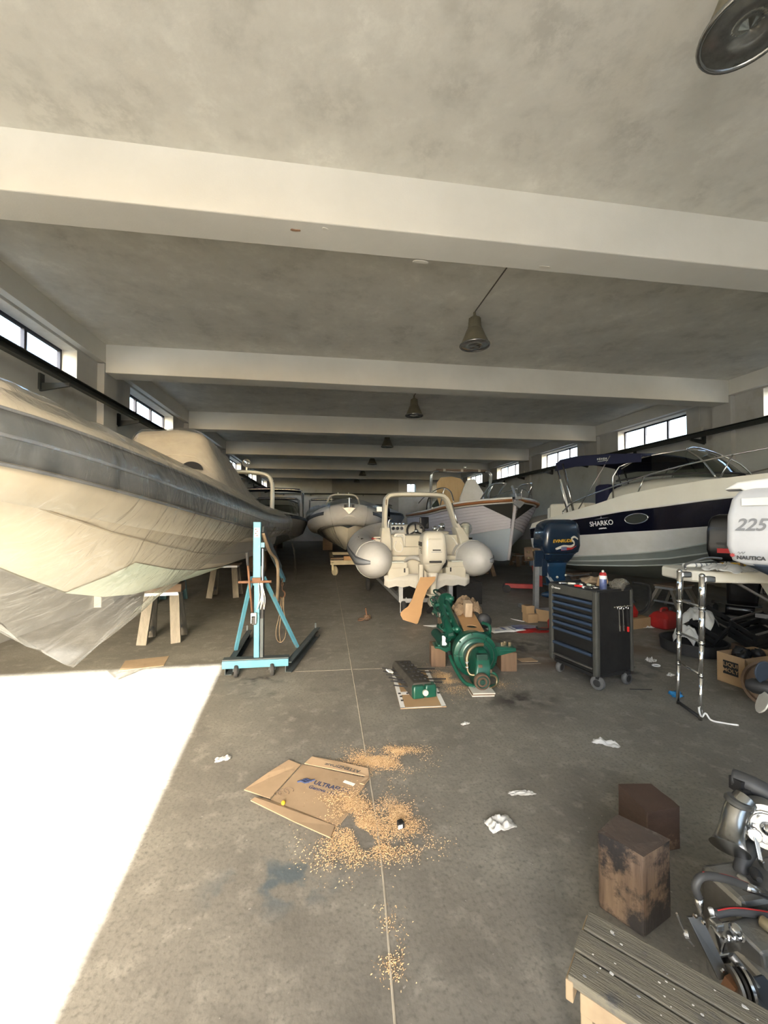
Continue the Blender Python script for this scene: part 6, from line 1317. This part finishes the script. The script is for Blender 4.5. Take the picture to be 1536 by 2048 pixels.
G().rsec([(0, .07, .06, 0, 0), (.05, .08, .07, 0, 0), (.36, .07, .06, 0, 0), (.44, .06, .05, 0, 0)], .5).build('tool_body', 'leg_slate', dk, smooth='all'); G().rsec([(.44, .04, .035, 0, 0), (.62, .045, .04, 0, .01), (.66, .03, .03, 0, .01)], .6).build('tool_grip', 'black_rubber', dk, smooth='all')
# red and black things behind the green engine
cloth('red_cloth', 'red cloth spread on the floor between newspaper and cabinet', (3.02, 5.55, 0), .55, .26, .02, 'red_paint', 3.1, cat='cloth')
nw = thing('newspaper', 'white printed newspaper sheet on the floor beside the red cloth', 'newspaper', (2.60, 5.62, .006), R(8))
g = G(); g.loft([[Vector((x, y, .004 + .012 * abs(math.sin(x * 9 + y * 3)))) for y in (-.14, -.05, .05, .14)] for x in (-.26, -.15, -.05, .05, .15, .26)]); g.build('sheet', 'white_plain', nw, smooth='all', solid=.002)
for (x, y, a, b) in ((-.02, .02, .05, .12), (.10, -.02, .02, .2), (.17, .03, .05, .05), (-.15, -.04, .08, .02)): G().box((x, y, .0185), (a, b, .0015)).build('print_block', 'can_blue', nw)
nv = G(); nv.prism([(-.18, -.10), (.14, -.08), (.22, .02), (.05, .11), (-.16, .10)], (0, 0, .02), (1, 0, 0), (0, 1, 0), .006); nv = nv.build('brochure', 'can_blue', None); nv.location = (2.92, 5.66, .012); tag(nv, 'dark blue brochure lying on the red cloth', 'brochure')
nw2 = G().prism([(-.14, -.06), (.20, -.05), (.16, .06), (-.26, .05)], (0, 0, .004), (1, 0, 0), (0, 1, 0), .004).build('paper_sheet', 'white_plain', None); nw2.location = (1.75, 6.0, 0); tag(nw2, 'white paper sheet on the floor behind the green engine', 'paper')
for (lab, x, y, a, sc) in (('small white paper scrap on the floor beyond the newspaper', 2.42, 6.0, .3, 1.), ('white torn paper strip on the floor beside the small boxes', 3.05, 6.15, 2.1, 1.2)):
    t = G().prism([(-.10 * sc, -.02), (.0, -.03), (.10 * sc, .0), (.02, .03), (-.06 * sc, .025)], (0, 0, .006), (1, 0, 0), (0, 1, .1), .006).build('paper_scrap', 'white_plain', None); t.location = (x, y, 0); t.rotation_euler = (0, 0, a); tag(t, lab, 'paper')
for (lab, x, y, z, s, hh) in (('small square cardboard box on the floor near the red tool', 3.22, 6.05, 0, .17, .13), ('smaller open cardboard box stacked on the square one', 3.20, 6.08, .13, .14, .12)):
    t = thing('cardboard_box', lab, 'box', (x, y, z), .05)
    g = G(); g.box((0, 0, hh / 2), (s, s, hh)); g.build('carton', 'kraft', t, bevel=.003); G().box((0, -.01, hh + .0015), (s * .7, s * .55, .003)).build('opening', 'block_brown', t)
tk = G().prism([(-.14, 0), (.14, 0), (.10, .16), (-.14, .20)], (0, 0, 0), (.9, -.3, 0), (.1, .4, .9), .005).build('cardboard_flap', 'kraft', None); tk.location = (3.46, 6.0, .004); tag(tk, 'bent cardboard flap standing beside the small boxes', 'cardboard')
rd2 = thing('red_tool', 'red and black power tool with a printed plate standing on the red cloth', 'power tool', (3.32, 5.52, .03), .2)
G().rsec([(0, .08, .07, 0, 0), (.10, .09, .07, 0, 0), (.16, .07, .06, .02, 0)], .4).build('tool_body', 'red_paint', rd2, smooth='all'); G().rsec([(.15, .06, .06, .03, 0), (.30, .07, .06, .05, 0), (.36, .04, .04, .06, 0)], .5).build('motor_shell', 'black_matt', rd2, smooth='all')
G().prism([(-.05, -.05), (.05, -.05), (.05, .05), (-.05, .05)], (-.06, -.085, .08), (.9, -.1, .3), (-.2, -.2, .9), .01).build('printed_plate', 'pale_metal', rd2); lump_ = G(); lump(lump_, (.0, -.03, .19), .055, 8, 6, .9, 2); lump_.build('brass_fitting', 'copper_pipe', rd2, smooth='all'); G().tube(smoothpath([(-.08, -.05, .02), (-.22, -.06, .02), (-.30, 0, .02), (-.26, .08, .02)], 5), .014, 8).build('lead', 'black_rubber', rd2, smooth='all')
bk = thing('battery_box', 'black box on the floor under the pale grey inflatable', 'box', (2.72, 7.6, 0), 0)
G().box((0, 0, .20), (.50, .40, .40)).build('box_body', 'black_matt', bk, bevel=.01); G().box((0, 0, .41), (.52, .42, .03)).build('lid', 'black_matt', bk, bevel=.008); G().tube([(-.12, -.21, .3), (0, -.24, .3), (.12, -.21, .3)], .012).build('carry_handle', 'black_rubber', bk)
sp = thing('engine_part', 'small rusty engine part with wire lying alone on the aisle floor', 'engine part', (.66, 6.5, 0), .4)
G().lathe([(.03, 0), (.055, .02), (.05, .07), (.03, .09)], (.02, 0, 0), (0, 0, 1), 14).build('housing', 'gasket_brown', sp, smooth=True); G().cyl((.02, 0, .08), (.0, 0, .20), .012).build('spindle', 'rust', sp); G().tube(smoothpath([(.0, 0, .03), (-.09, .02, .04), (-.14, -.02, .02), (-.08, -.06, .03), (.0, -.05, .06), (.08, -.03, .03)], 5), .008, 6).build('bent_wire', 'rust', sp, smooth='all'); G().box((.06, .02, .05), (.07, .05, .06)).build('bracket', 'copper_pipe', sp, bevel=.01)

# ================================================================== foreground
# timber blocks
mat('old_timber', (.085, .055, .037), .75, 0, var=(.19, .130, .085), vscale=4., stretch=(6, 6, .6), bump=.25, bscale=20, dirt=(.016, .013, .012), dscale=3.2, dlo=.46, dhi=.53)
mat('old_timber_end', (.080, .058, .044), .8, 0, var=(.058, .044, .036), vscale=8, bump=.2, bscale=30, dirt=(.20, .175, .14), dscale=3.2, dlo=.54, dhi=.66)
mat('brown_timber', (.080, .048, .034), .7, 0, var=(.062, .038, .028), vscale=5, stretch=(1, 1, 4), bump=.2, bscale=25, dirt=(.30, .20, .12), dscale=3, dlo=.60, dhi=.70)
def block(name, label, base, h, m_side, m_top, wob, rnd):
    """timber chunk from four floor corners, slightly uneven"""
    t = thing(name, label, 'timber block', (0, 0, 0)); cx = sum(p[0] for p in base) / 4; cy = sum(p[1] for p in base) / 4
    t.location = (cx, cy, 0); b = [Vector((p[0] - cx, p[1] - cy, 0)) for p in base]
    g = G(); rows = []
    for k in range(7):
        z = h * k / 6; row = []
        for i in range(4):
            a, c = b[i], b[(i + 1) % 4]
            for j in range(5):
                p = a.lerp(c, j / 5); q = .004 * noise.noise(Vector((p.x * 20 + wob, p.y * 20, z * 4)))
                row.append(p * (1 + q * 4) + Vector((0, 0, z + (.010 * noise.noise(Vector((p.x * 9, p.y * 9, wob))) if k == 6 else 0))))
        rows.append(row)
    g.loft(rows, wrap=True); g.put(rows[0], [tuple(range(len(rows[0])))]); g.build('timber', m_side, t, bevel=rnd)
    g = G(); g.put([p * 1.0 + Vector((0, 0, .0)) for p in rows[6]], [tuple(range(len(rows[6])))]); g.build('sawn_end', m_top, t)
    return t
block('timber_block', 'tall oil stained timber block standing on end in front of the squat one', [(1.125, 1.57), (1.215, 1.425), (1.39, 1.485), (1.28, 1.645)], .31, 'old_timber', 'old_timber_end', 1.0, .010)
block('timber_block', 'squat dark brown timber block behind the tall oil stained one', [(1.545, 1.985), (1.535, 1.775), (1.72, 1.78), (1.725, 1.965)], .20, 'brown_timber', 'brown_timber', 5.0, .006)
# bench
mat('bench_wood', (.165, .150, .112), .8, 0, var=(.105, .098, .078), vscale=5, stretch=(1, 9, 9), bump=.3, bscale=30, dirt=(.045, .05, .06), dscale=6, dlo=.55, dhi=.66)
mat('bench_edge', (.36, .28, .175), .7, 0, var=(.26, .19, .12), vscale=7)
bn = thing('work_bench', 'low weathered wooden bench with paint splashes in the foreground', 'bench', (.66, 1.05, 0), math.atan2(-.22, .20))
BL, BWD, BZ = .80, .245, .36
wd_ = [.082, .078, .075]; x0 = 0
for k, w_ in enumerate(wd_):      # local x along the bench, y across
    pk = G().box((BL / 2 - .006 * (k % 2), x0 + w_ / 2, BZ - .013), (BL, w_ - .004, .026)).build('plank', 'bench_wood', bn, bevel=.003); x0 += w_ + .003
for k in range(46):
    x, y, r_ = random.uniform(.02, BL - .05), random.uniform(.02, .22), random.choice((.0012, .0016, .002, .003, .005))
    G().prism([(r_ * random.uniform(.6, 1.3) * math.cos(R(a)) * 1.5, r_ * random.uniform(.6, 1.2) * math.sin(R(a))) for a in range(0, 360, 60)], (x, y, BZ + .0005), (1, 0, 0), (0, 1, 0), .0012).build('paint_splash', 'cotton_white' if k % 5 else 'strip_mid', bn)
G().box((.004, .117, BZ - .040), (.020, .235, .055)).build('end_rail', 'bench_edge', bn, bevel=.003)
for y in (.012, .222): G().box((BL / 2, y, BZ - .055), (BL - .06, .018, .055)).build('side_rail', 'bench_edge' if y < .1 else 'bench_wood', bn, bevel=.003)
for (x, y) in ((.045, .03), (.045, .205), (BL - .06, .03), (BL - .06, .205)): G().bar((x, y, 0), (x, y, BZ - .03), .045, .03, up=(1, 0, 0)).build('leg', 'bench_edge', bn, bevel=.003)
# bare aluminium engine at the edge of the frame
mat('alu', (.34, .335, .315), .45, .95, var=(.26, .255, .24), vscale=10, bump=.1, bscale=60)
mat('alu_bright', (.55, .55, .54), .24, 1., var=(.40, .40, .395), vscale=14)
mat('plate_grey', (.075, .075, .072), .45, .5, var=(.10, .10, .095), vscale=10)
mat('hose_black', (.032, .033, .034), .55, 0, var=(.05, .05, .05), vscale=10)
sv = thing('bare_engine', 'bare aluminium engine with black hoses and a flared intake pipe beside the bench', 'engine', (1.45, 1.20, 0), 0)
def SV(n, m, f, smooth=True, par=None, **k):
    g = G(); g.M = Matrix.Translation((-1.45, -1.20, 0)); f(g); return g.build(n, m, par or sv, smooth=smooth, **k)
blk = SV('crankcase', 'alu', lambda g: (g.box((1.62, 1.12, .13), (.62, .30, .20)), g.box((1.66, 1.30, .20), (.50, .16, .20))), smooth=False, bevel=.02)
SV('skid', 'black_matt', lambda g: (g.box((1.45, 1.10, .02), (.10, .30, .04)), g.box((1.80, 1.15, .02), (.10, .36, .04))), smooth=False)
# flared elbow
def flare(g):
    pth = smoothpath([(1.64, 1.40, .50), (1.59, 1.39, .47), (1.555, 1.375, .43), (1.52, 1.355, .395), (1.50, 1.34, .375)], 4); k = len(pth)
    g.tube(pth, [.040 + (.022 * max(0, (i / (k - 1) - .55) / .45) ** 1.6) for i in range(k)], 22, cap=True)
fl_ = SV('intake_pipe', 'alu_bright', flare, smooth=True); SV('pipe_cap', 'plate_grey', lambda g: g.lathe([(.0, .012), (.036, .012), (.043, .004), (.043, -.006)], (1.60, 1.393, .502), (.2, -.1, 1), 22), par=fl_)
SV('throttle_body', 'alu', lambda g: (g.lathe([(.085, .0), (.088, .02), (.080, .05), (.075, .07)], (1.70, 1.39, .42), (-.55, -.75, .25), 28), g.lathe([(.05, -.01), (.062, -.015), (.066, .0), (.085, .0)], (1.70, 1.39, .42), (-.55, -.75, .25), 28)))
tb = SV('throttle_flange', 'alu_bright', lambda g: (g.tube([Vector((1.66, 1.34, .435)) + .052 * (math.cos(R(a)) * Vector((.81, -.59, 0)) + math.sin(R(a)) * Vector((.12, .2, .97))) for a in range(0, 360, 20)], .007, 8, closed=True), g.ball((1.652, 1.325, .438), .022)), smooth='all')
for a in range(0, 360, 60): SV('bolt', 'chrome', lambda g: g.lathe([(.007, 0), (.007, .012)], Vector((1.655, 1.33, .436)) + .038 * (math.cos(R(a)) * Vector((.81, -.59, 0)) + math.sin(R(a)) * Vector((.12, .2, .97))), (-.55, -.75, .25), 6), smooth=False, par=tb)
SV('linkage', 'alu_bright', lambda g: (g.lathe([(.008, -.006), (.022, -.006), (.022, .006), (.008, .006)], (1.60, 1.33, .42), (-.7, -.6, .2), 14), g.bar((1.60, 1.33, .42), (1.585, 1.30, .355), .014, .008), g.bar((1.585, 1.30, .355), (1.60, 1.30, .325), .022, .01)), smooth=False, bevel=.002)
SV('air_hose', 'hose_black', lambda g: g.tube(smoothpath([(1.70, 1.50, .52), (1.74, 1.44, .515), (1.80, 1.40, .48), (1.86, 1.36, .44)], 5), .036, 14), smooth='all')
SV('hose_bracket', 'black_matt', lambda g: (g.box((1.685, 1.47, .51), (.02, .05, .05)), g.box((1.70, 1.44, .50), (.06, .02, .02))), smooth=False)
SV('coolant_hose', 'hose_black', lambda g: g.tube(smoothpath([(1.64, 1.36, .36), (1.575, 1.345, .335), (1.535, 1.33, .295), (1.545, 1.33, .25), (1.60, 1.34, .225)], 6), .024, 12), smooth='all')
hs = SV('spark_lead', 'hose_black', lambda g: g.tube(smoothpath([(1.245, 1.22, .335), (1.232, 1.22, .375), (1.262, 1.22, .405), (1.35, 1.22, .385), (1.44, 1.22, .345), (1.54, 1.22, .295)], 6), .0125, 12), smooth='all')
SV('red_stripe', 'red_paint', lambda g: g.tube(smoothpath([(1.262, 1.222, .4165), (1.35, 1.222, .3965), (1.44, 1.222, .357)], 6), .0022, 6), smooth='all', par=hs); SV('lead_sleeve', 'alu_bright', lambda g: g.tube([(1.42, 1.22, .353), (1.50, 1.22, .318)], .0135, 12), smooth='all', par=hs)
SV('lead_cap', 'steel', lambda g: g.tube([(1.245, 1.22, .34), (1.243, 1.218, .315), (1.24, 1.21, .302), (1.236, 1.205, .29)], [.013, .012, .007, .005], 10), smooth='all', par=hs)
h2 = SV('spark_lead', 'hose_black', lambda g: g.tube(smoothpath([(1.255, 1.18, .318), (1.33, 1.18, .318), (1.42, 1.18, .298), (1.54, 1.18, .265)], 6), .0125, 12), smooth='all'); SV('red_stripe', 'red_paint', lambda g: g.tube(smoothpath([(1.27, 1.178, .3305), (1.33, 1.178, .3305), (1.42, 1.178, .311), (1.52, 1.178, .281)], 6), .0022, 6), smooth='all', par=h2); SV('lead_cap', 'cotton_white', lambda g: g.tube([(1.256, 1.18, .31), (1.248, 1.182, .335)], .008, 8), smooth='all', par=h2)
SV('bracket_plate', 'plate_grey', lambda g: g.put([(1.148, 1.165, .338), (1.192, 1.16, .338), (1.212, 1.085, .225), (1.172, 1.085, .225), (1.150, 1.175, .334), (1.194, 1.17, .334), (1.214, 1.095, .221), (1.174, 1.095, .221)], [(0, 1, 2, 3), (7, 6, 5, 4), (0, 4, 5, 1), (1, 5, 6, 2), (2, 6, 7, 3), (3, 7, 4, 0)]), smooth=False, bevel=.001)
for (x, y, z) in ((1.165, 1.158, .345), (1.185, 1.15, .33), (1.19, 1.095, .242)): SV('bolt', 'chrome', lambda g: g.lathe([(.007, 0), (.007, .008), (.003, .014)], (x, y, z), (-.2, -.6, .8), 6), smooth=False)
SV('rusty_foot', 'rust', lambda g: g.box((1.20, 1.075, .215), (.03, .03, .05), (.3, 0, .2)), smooth=False)
SV('lever', 'steel', lambda g: (g.tube([(1.093, 1.15, .372), (1.108, 1.15, .335), (1.122, 1.15, .305)], .0032, 8), g.lathe([(.006, -.008), (.013, -.006), (.013, .006), (.006, .008)], (1.128, 1.15, .303), (.7, -.6, .3), 12), g.bar((1.125, 1.155, .295), (1.150, 1.15, .268), .012, .006)), smooth=False)
SV('ignition_bracket', 'alu_bright', lambda g: (g.box((1.255, 1.14, .285), (.085, .05, .05), (.2, .1, .1)), g.box((1.235, 1.15, .315), (.03, .03, .03)), g.lathe([(.014, 0), (.018, .01), (.014, .024)], (1.275, 1.13, .31), (0, -.5, 1), 14), g.box((1.22, 1.13, .25), (.05, .04, .03))), smooth=False, bevel=.005)
for k in range(4): SV('nut', 'chrome', lambda g: g.lathe([(.008, 0), (.008, .010), (.004, .016)], (1.222 + .022 * k, 1.118, .304 - .003 * k), (0, -.4, 1), 6), smooth=False)
SV('cover_box', 'alu', lambda g: g.put([(1.295, 1.17, .305), (1.50, 1.20, .285), (1.52, 1.10, .265), (1.325, 1.085, .278), (1.305, 1.17, .22), (1.50, 1.20, .20), (1.52, 1.10, .19), (1.335, 1.085, .212)], [(0, 1, 2, 3), (7, 6, 5, 4), (0, 4, 5, 1), (1, 5, 6, 2), (2, 6, 7, 3), (3, 7, 4, 0)]), smooth=False, bevel=.008)
SV('starter_tube', 'alu', lambda g: g.lathe([(.010, 0), (.012, .004), (.012, .085), (.007, .088)], (1.235, 1.105, .27), (.35, -.5, -.55), 16))
for (d, r_, m_) in ((0, .040, 'alu'), (.016, .036, 'black_matt'), (.028, .046, 'alu_bright'), (.044, .030, 'black_matt')): SV('pulley', m_, lambda g: g.lathe([(.008, 0), (r_, 0), (r_, .008), (.008, .008)], Vector((1.205, 1.07, .225)) + d * Vector((.9, -.25, .1)), (.9, -.25, .1), 24))
SV('base_plate', 'leg_slate', lambda g: g.box((1.36, 1.02, .205), (.26, .14, .03), (.05, .05, .1)), smooth=False, bevel=.008)
for k in range(18):
    x, y, z = random.uniform(1.36, 1.74), random.uniform(1.10, 1.34), random.uniform(.22, .33)
    SV('fitting', ('alu', 'alu_bright', 'black_matt', 'copper_pipe')[k % 4], lambda g: g.lathe([(.012, 0), (.018, .006), (.018, .03), (.009, .045)], (x, y, z), (random.uniform(-.8, .3), -1, random.uniform(0, .8)), 12))

# ---------------------------------------------------------------- flattened carton, sawdust and litter on the floor
fc = thing('flattened_carton', 'flattened brown carton with blue print lying on the floor by sawdust', 'cardboard', (0, 0, 0))
mat('kraft_old', (.37, .265, .165), .9, 0, var=(.31, .22, .135), vscale=6, dirt=(.20, .145, .09), dscale=5, dlo=.60, dhi=.75)
C_ = [Vector((-.295, 2.42, .006)), Vector((-.135, 2.735, .006)), Vector((.275, 2.53, .006)), Vector((.075, 2.17, .006))]   # left, top, right, bottom corners of the middle panel
def cq(u, v, z=0.): return C_[0].lerp(C_[1], v).lerp(C_[3].lerp(C_[2], v), u) + Vector((0, 0, z))
def panel(name, pts, th=.006, lift=None):
    g = G(); n_ = len(pts); g.put([p - Vector((0, 0, th / 2)) for p in pts] + [p + Vector((0, 0, th / 2)) for p in pts], [tuple(range(n_ - 1, -1, -1)), tuple(range(n_, 2 * n_))] + [(i, (i + 1) % n_, n_ + (i + 1) % n_, n_ + i) for i in range(n_)]); return g.build(name, 'kraft_old', fc)
panel('main_panel', [cq(0, 0), cq(.35, -.01), cq(.7, .005), cq(1, 0), cq(1.02, .3), cq(.985, .55), cq(1.01, .8), cq(1, 1), cq(.6, 1), cq(.3, 1.005), cq(0, 1)])
panel('side_flap', [cq(-.02, .02, .002), cq(-.02, .98, .002), cq(-.22, 1.0, .012), cq(-.33, .5, .014), cq(-.44, -.02, .006)])
panel('end_flap', [cq(.02, 1.03, .003), cq(1.0, 1.03, .004), cq(.93, 1.18, .014), cq(.5, 1.23, .010), cq(.06, 1.22, .014)])
panel('end_flap', [cq(-.06, -.03, .004), cq(.98, -.03, .003), cq(1.02, -.23, .008), cq(.5, -.22, .006), cq(-.22, -.19, .010), cq(-.20, -.11, .012)])
panel('torn_piece', [cq(1.02, .02, .003), cq(1.05, .20, .012), cq(1.0, .22, .004), cq(.99, .05, .003)])
panel('torn_piece', [cq(.94, .82, .010), cq(1.02, .80, .016), cq(1.03, .98, .010), cq(.96, .99, .012)])
exu = (C_[3] - C_[0]).normalized(); eyu = (C_[1] - C_[0]).normalized()
exu = (cq(1, .5) - cq(0, .5)).normalized(); eyu = Vector((-exu.y, exu.x, 0))
text('ULTRAFLEX', .048, 'print_blue', fc, cq(.62, .62, .0042), exu, eyu, ext=.0004, bold=.0012, sx=.95); text('Genova - ITALY', .036, 'print_blue', fc, cq(.60, .50, .0042), exu, eyu, ext=.0004, bold=.0006, sx=1.0)
for k in range(3): G().tube([cq(.14 + .025 * k, .53 + .04 * k, .0035) + exu * .0 + eyu * .0, cq(.18 + .025 * k, .57 + .04 * k, .0035), cq(.25 + .025 * k, .56 + .04 * k, .0035), cq(.29 + .025 * k, .60 + .04 * k, .0035)], .0062, 6).build('logo_wave', 'print_blue', fc)
text('ATTENZIONE', .040, 'band_grey', fc, cq(.58, 1.10, .012), -exu, -eyu, ext=.0004, bold=.0006)
for (u, v, a, b) in ((.12, .30, .03, .02), (.08, .22, .035, .02), (.02, .16, .02, .035)): G().tube([cq(u, v, .004) + a * (math.cos(R(t)) * exu + .8 * math.sin(R(t)) * eyu) for t in range(0, 300, 30)], .0018, 5).build('ink_mark', 'block_brown', fc)
G().box(cq(.80, .80, .004), (.075, .022, .0015), (0, 0, math.atan2(exu.y, exu.x) - .1)).build('sticker', 'white_plain', fc)
G().ball(cq(.20, .0, .012), .012, sc=(1, 1.4, .8)).build('yellow_blob', 'yellow_plain', fc, smooth='all')
mat('sawdust', (.62, .44, .25), .95, 0, var=(.50, .34, .18), vscale=30)
rs = random.Random(3); g = G(); MULT = 4.2
def spill(cx, cy, rx, ry, n, a=0, hgt=0.):
    for _ in range(int(n * MULT)):
        r_ = abs(rs.gauss(0, .5)); th = rs.uniform(0, 2 * math.pi); x, y = rx * r_ * math.cos(th), ry * r_ * math.sin(th)
        x, y = cx + x * math.cos(a) - y * math.sin(a), cy + x * math.sin(a) + y * math.cos(a)
        k = noise.noise(Vector((x * 9, y * 9, 1.3)))
        if k < rs.uniform(-.35, .45): continue
        l, w, b = rs.uniform(.002, .0055), rs.uniform(.0008, .002), rs.uniform(0, 6.28); z = .001 + hgt + rs.uniform(0, .006) * max(0, 1 - r_)
        dx, dy = l * math.cos(b), l * math.sin(b); ex_, ey_ = -w * math.sin(b), w * math.cos(b)
        g.put([(x - dx, y - dy, z), (x + ex_, y + ey_, z + .002), (x + dx, y + dy, z + rs.uniform(0, .004)), (x - ex_, y - ey_, z)], [(0, 1, 2), (0, 2, 3)])
spill(.36, 2.72, .26, .16, 5200, -.2); spill(.40, 2.18, .13, .16, 2600); spill(.20, 2.15, .30, .22, 4200, .8); spill(.14, 2.30, .16, .22, 2600, .6, .009); spill(.50, 2.80, .22, .10, 1500); spill(.25, 1.55, .06, .14, 700); spill(1.22, 4.0, .16, .40, 2600); spill(1.5, 3.78, .35, .15, 1500); spill(.30, 2.0, .35, .12, 1500)
sd = g.build('sawdust', 'sawdust', None); sd['kind'] = 'stuff'; tag(sd, 'pale sawdust scattered over the floor and the flattened carton', 'sawdust')
for (lab, x, y, sx, sy, amp, seed, rz, m_) in (('crumpled white tissue on the bare floor near the tall timber block', .92, 2.06, .15, .10, .035, 3.3, .2, 'cotton_white'), ('torn white tissue strip on the floor in front of the cabinet', 2.0, 2.68, .17, .07, .03, 6.1, -.5, 'cotton_white'), ('thin white folded paper strip on the open floor', 1.15, 2.27, .16, .035, .02, 8.4, -.1, 'cotton_white'), ('small white scrap on the floor beside the sunlit patch', -.66, 2.88, .10, .045, .02, 2.7, .3, 'cotton_white'), ('small white rag ball on the floor behind the tool cabinet', 3.67, 4.16, .11, .09, .05, 9.1, .3, 'cotton_white'), ('white tissue scrap on the floor beside the ladder', 3.54, 3.76, .10, .06, .02, 4.4, .3, 'cotton_white'), ('pale green tissue ring on the floor near the green engine', 1.10, 3.10, .08, .03, .012, 1.9, .3, 'cotton_white')):
    cloth('tissue', lab, (x, y, 0), sx, sy, amp, m_, seed, n=14, rz=rz, cat='tissue', solid=.002)
t = G().tube([(3.61 + .04 * math.cos(R(a)), 4.02 + .03 * math.sin(R(a)), .006) for a in range(0, 360, 24)], .006, 6, closed=True).build('plastic_ring', 'white_plain', None, smooth='all'); tag(t, 'thin white plastic ring on the floor behind the tool cabinet', 'ring')
g = G(); lump(g, (0, 0, .022), .05, 12, 8, .9, 6, (1, .8, .45)); t = g.build('blue_wrapper', 'wrapper_blue' if 'wrapper_blue' in M else 'can_blue', None, smooth='all'); t.location = (3.16, 3.30, 0); tag(t, 'crumpled bright blue wrapper at the foot of the ladder', 'wrapper')
t = G().box((.40, 2.12, .015), (.03, .035, .03), (0, 0, .3)).build('plastic_cap', 'black_matt', None, bevel=.004); tag(t, 'small black and white plastic cap in the sawdust by the floor joint', 'fitting'); G().box((.395, 2.10, .016), (.024, .004, .018), (0, 0, .3)).build('cap_label', 'white_plain', t)  # a small loose plastic cap with a white label
t = G().prism([(-.09, -.05), (.10, -.06), (.08, .06), (-.10, .05)], (0, 0, .003), (1, 0, 0), (0, 1, 0), .004).build('cardboard_scrap', 'kraft_old', None); t.location = (2.30, 4.40, 0); tag(t, 'flat brown cardboard scrap on the floor by the cabinet wheel', 'cardboard')
t = G().prism([(-.22, -.16), (.20, -.18), (.24, .15), (-.20, .18)], (0, 0, .003), (1, 0, 0), (0, 1, 0), .004).build('cardboard_scrap', 'kraft_old', None); t.location = (-1.98, 4.92, 0); t.rotation_euler = (0, 0, .3); tag(t, 'flat cardboard square at the edge of the sunlit patch', 'cardboard')
t = G().tube([(2.86, 3.50, .004), (3.06, 3.46, .004)], .0035, 6).build('thin_rod', 'black_matt', None); tag(t, 'thin dark rod on the floor in front of the cabinet', 'rod')
wh = thing('brake_drum', 'rusty brown drum leaning on the floor behind the white motor', 'drum', (3.80, 3.00, .185))
G().lathe([(.03, -.03), (.19, -.03), (.20, -.015), (.20, .03), (.18, .035), (.165, -.01), (.06, -.01), (.05, .02), (.03, .02)], (0, 0, 0), (-.75, -.60, .25), 30, cap=False).build('drum_shell', 'gasket_brown', wh, smooth=True); G().lathe([(.0, -.034), (.035, -.034), (.035, .025), (0, .025)], (0, 0, 0), (-.75, -.60, .25), 16).build('hub', 'gasket_brown', wh)
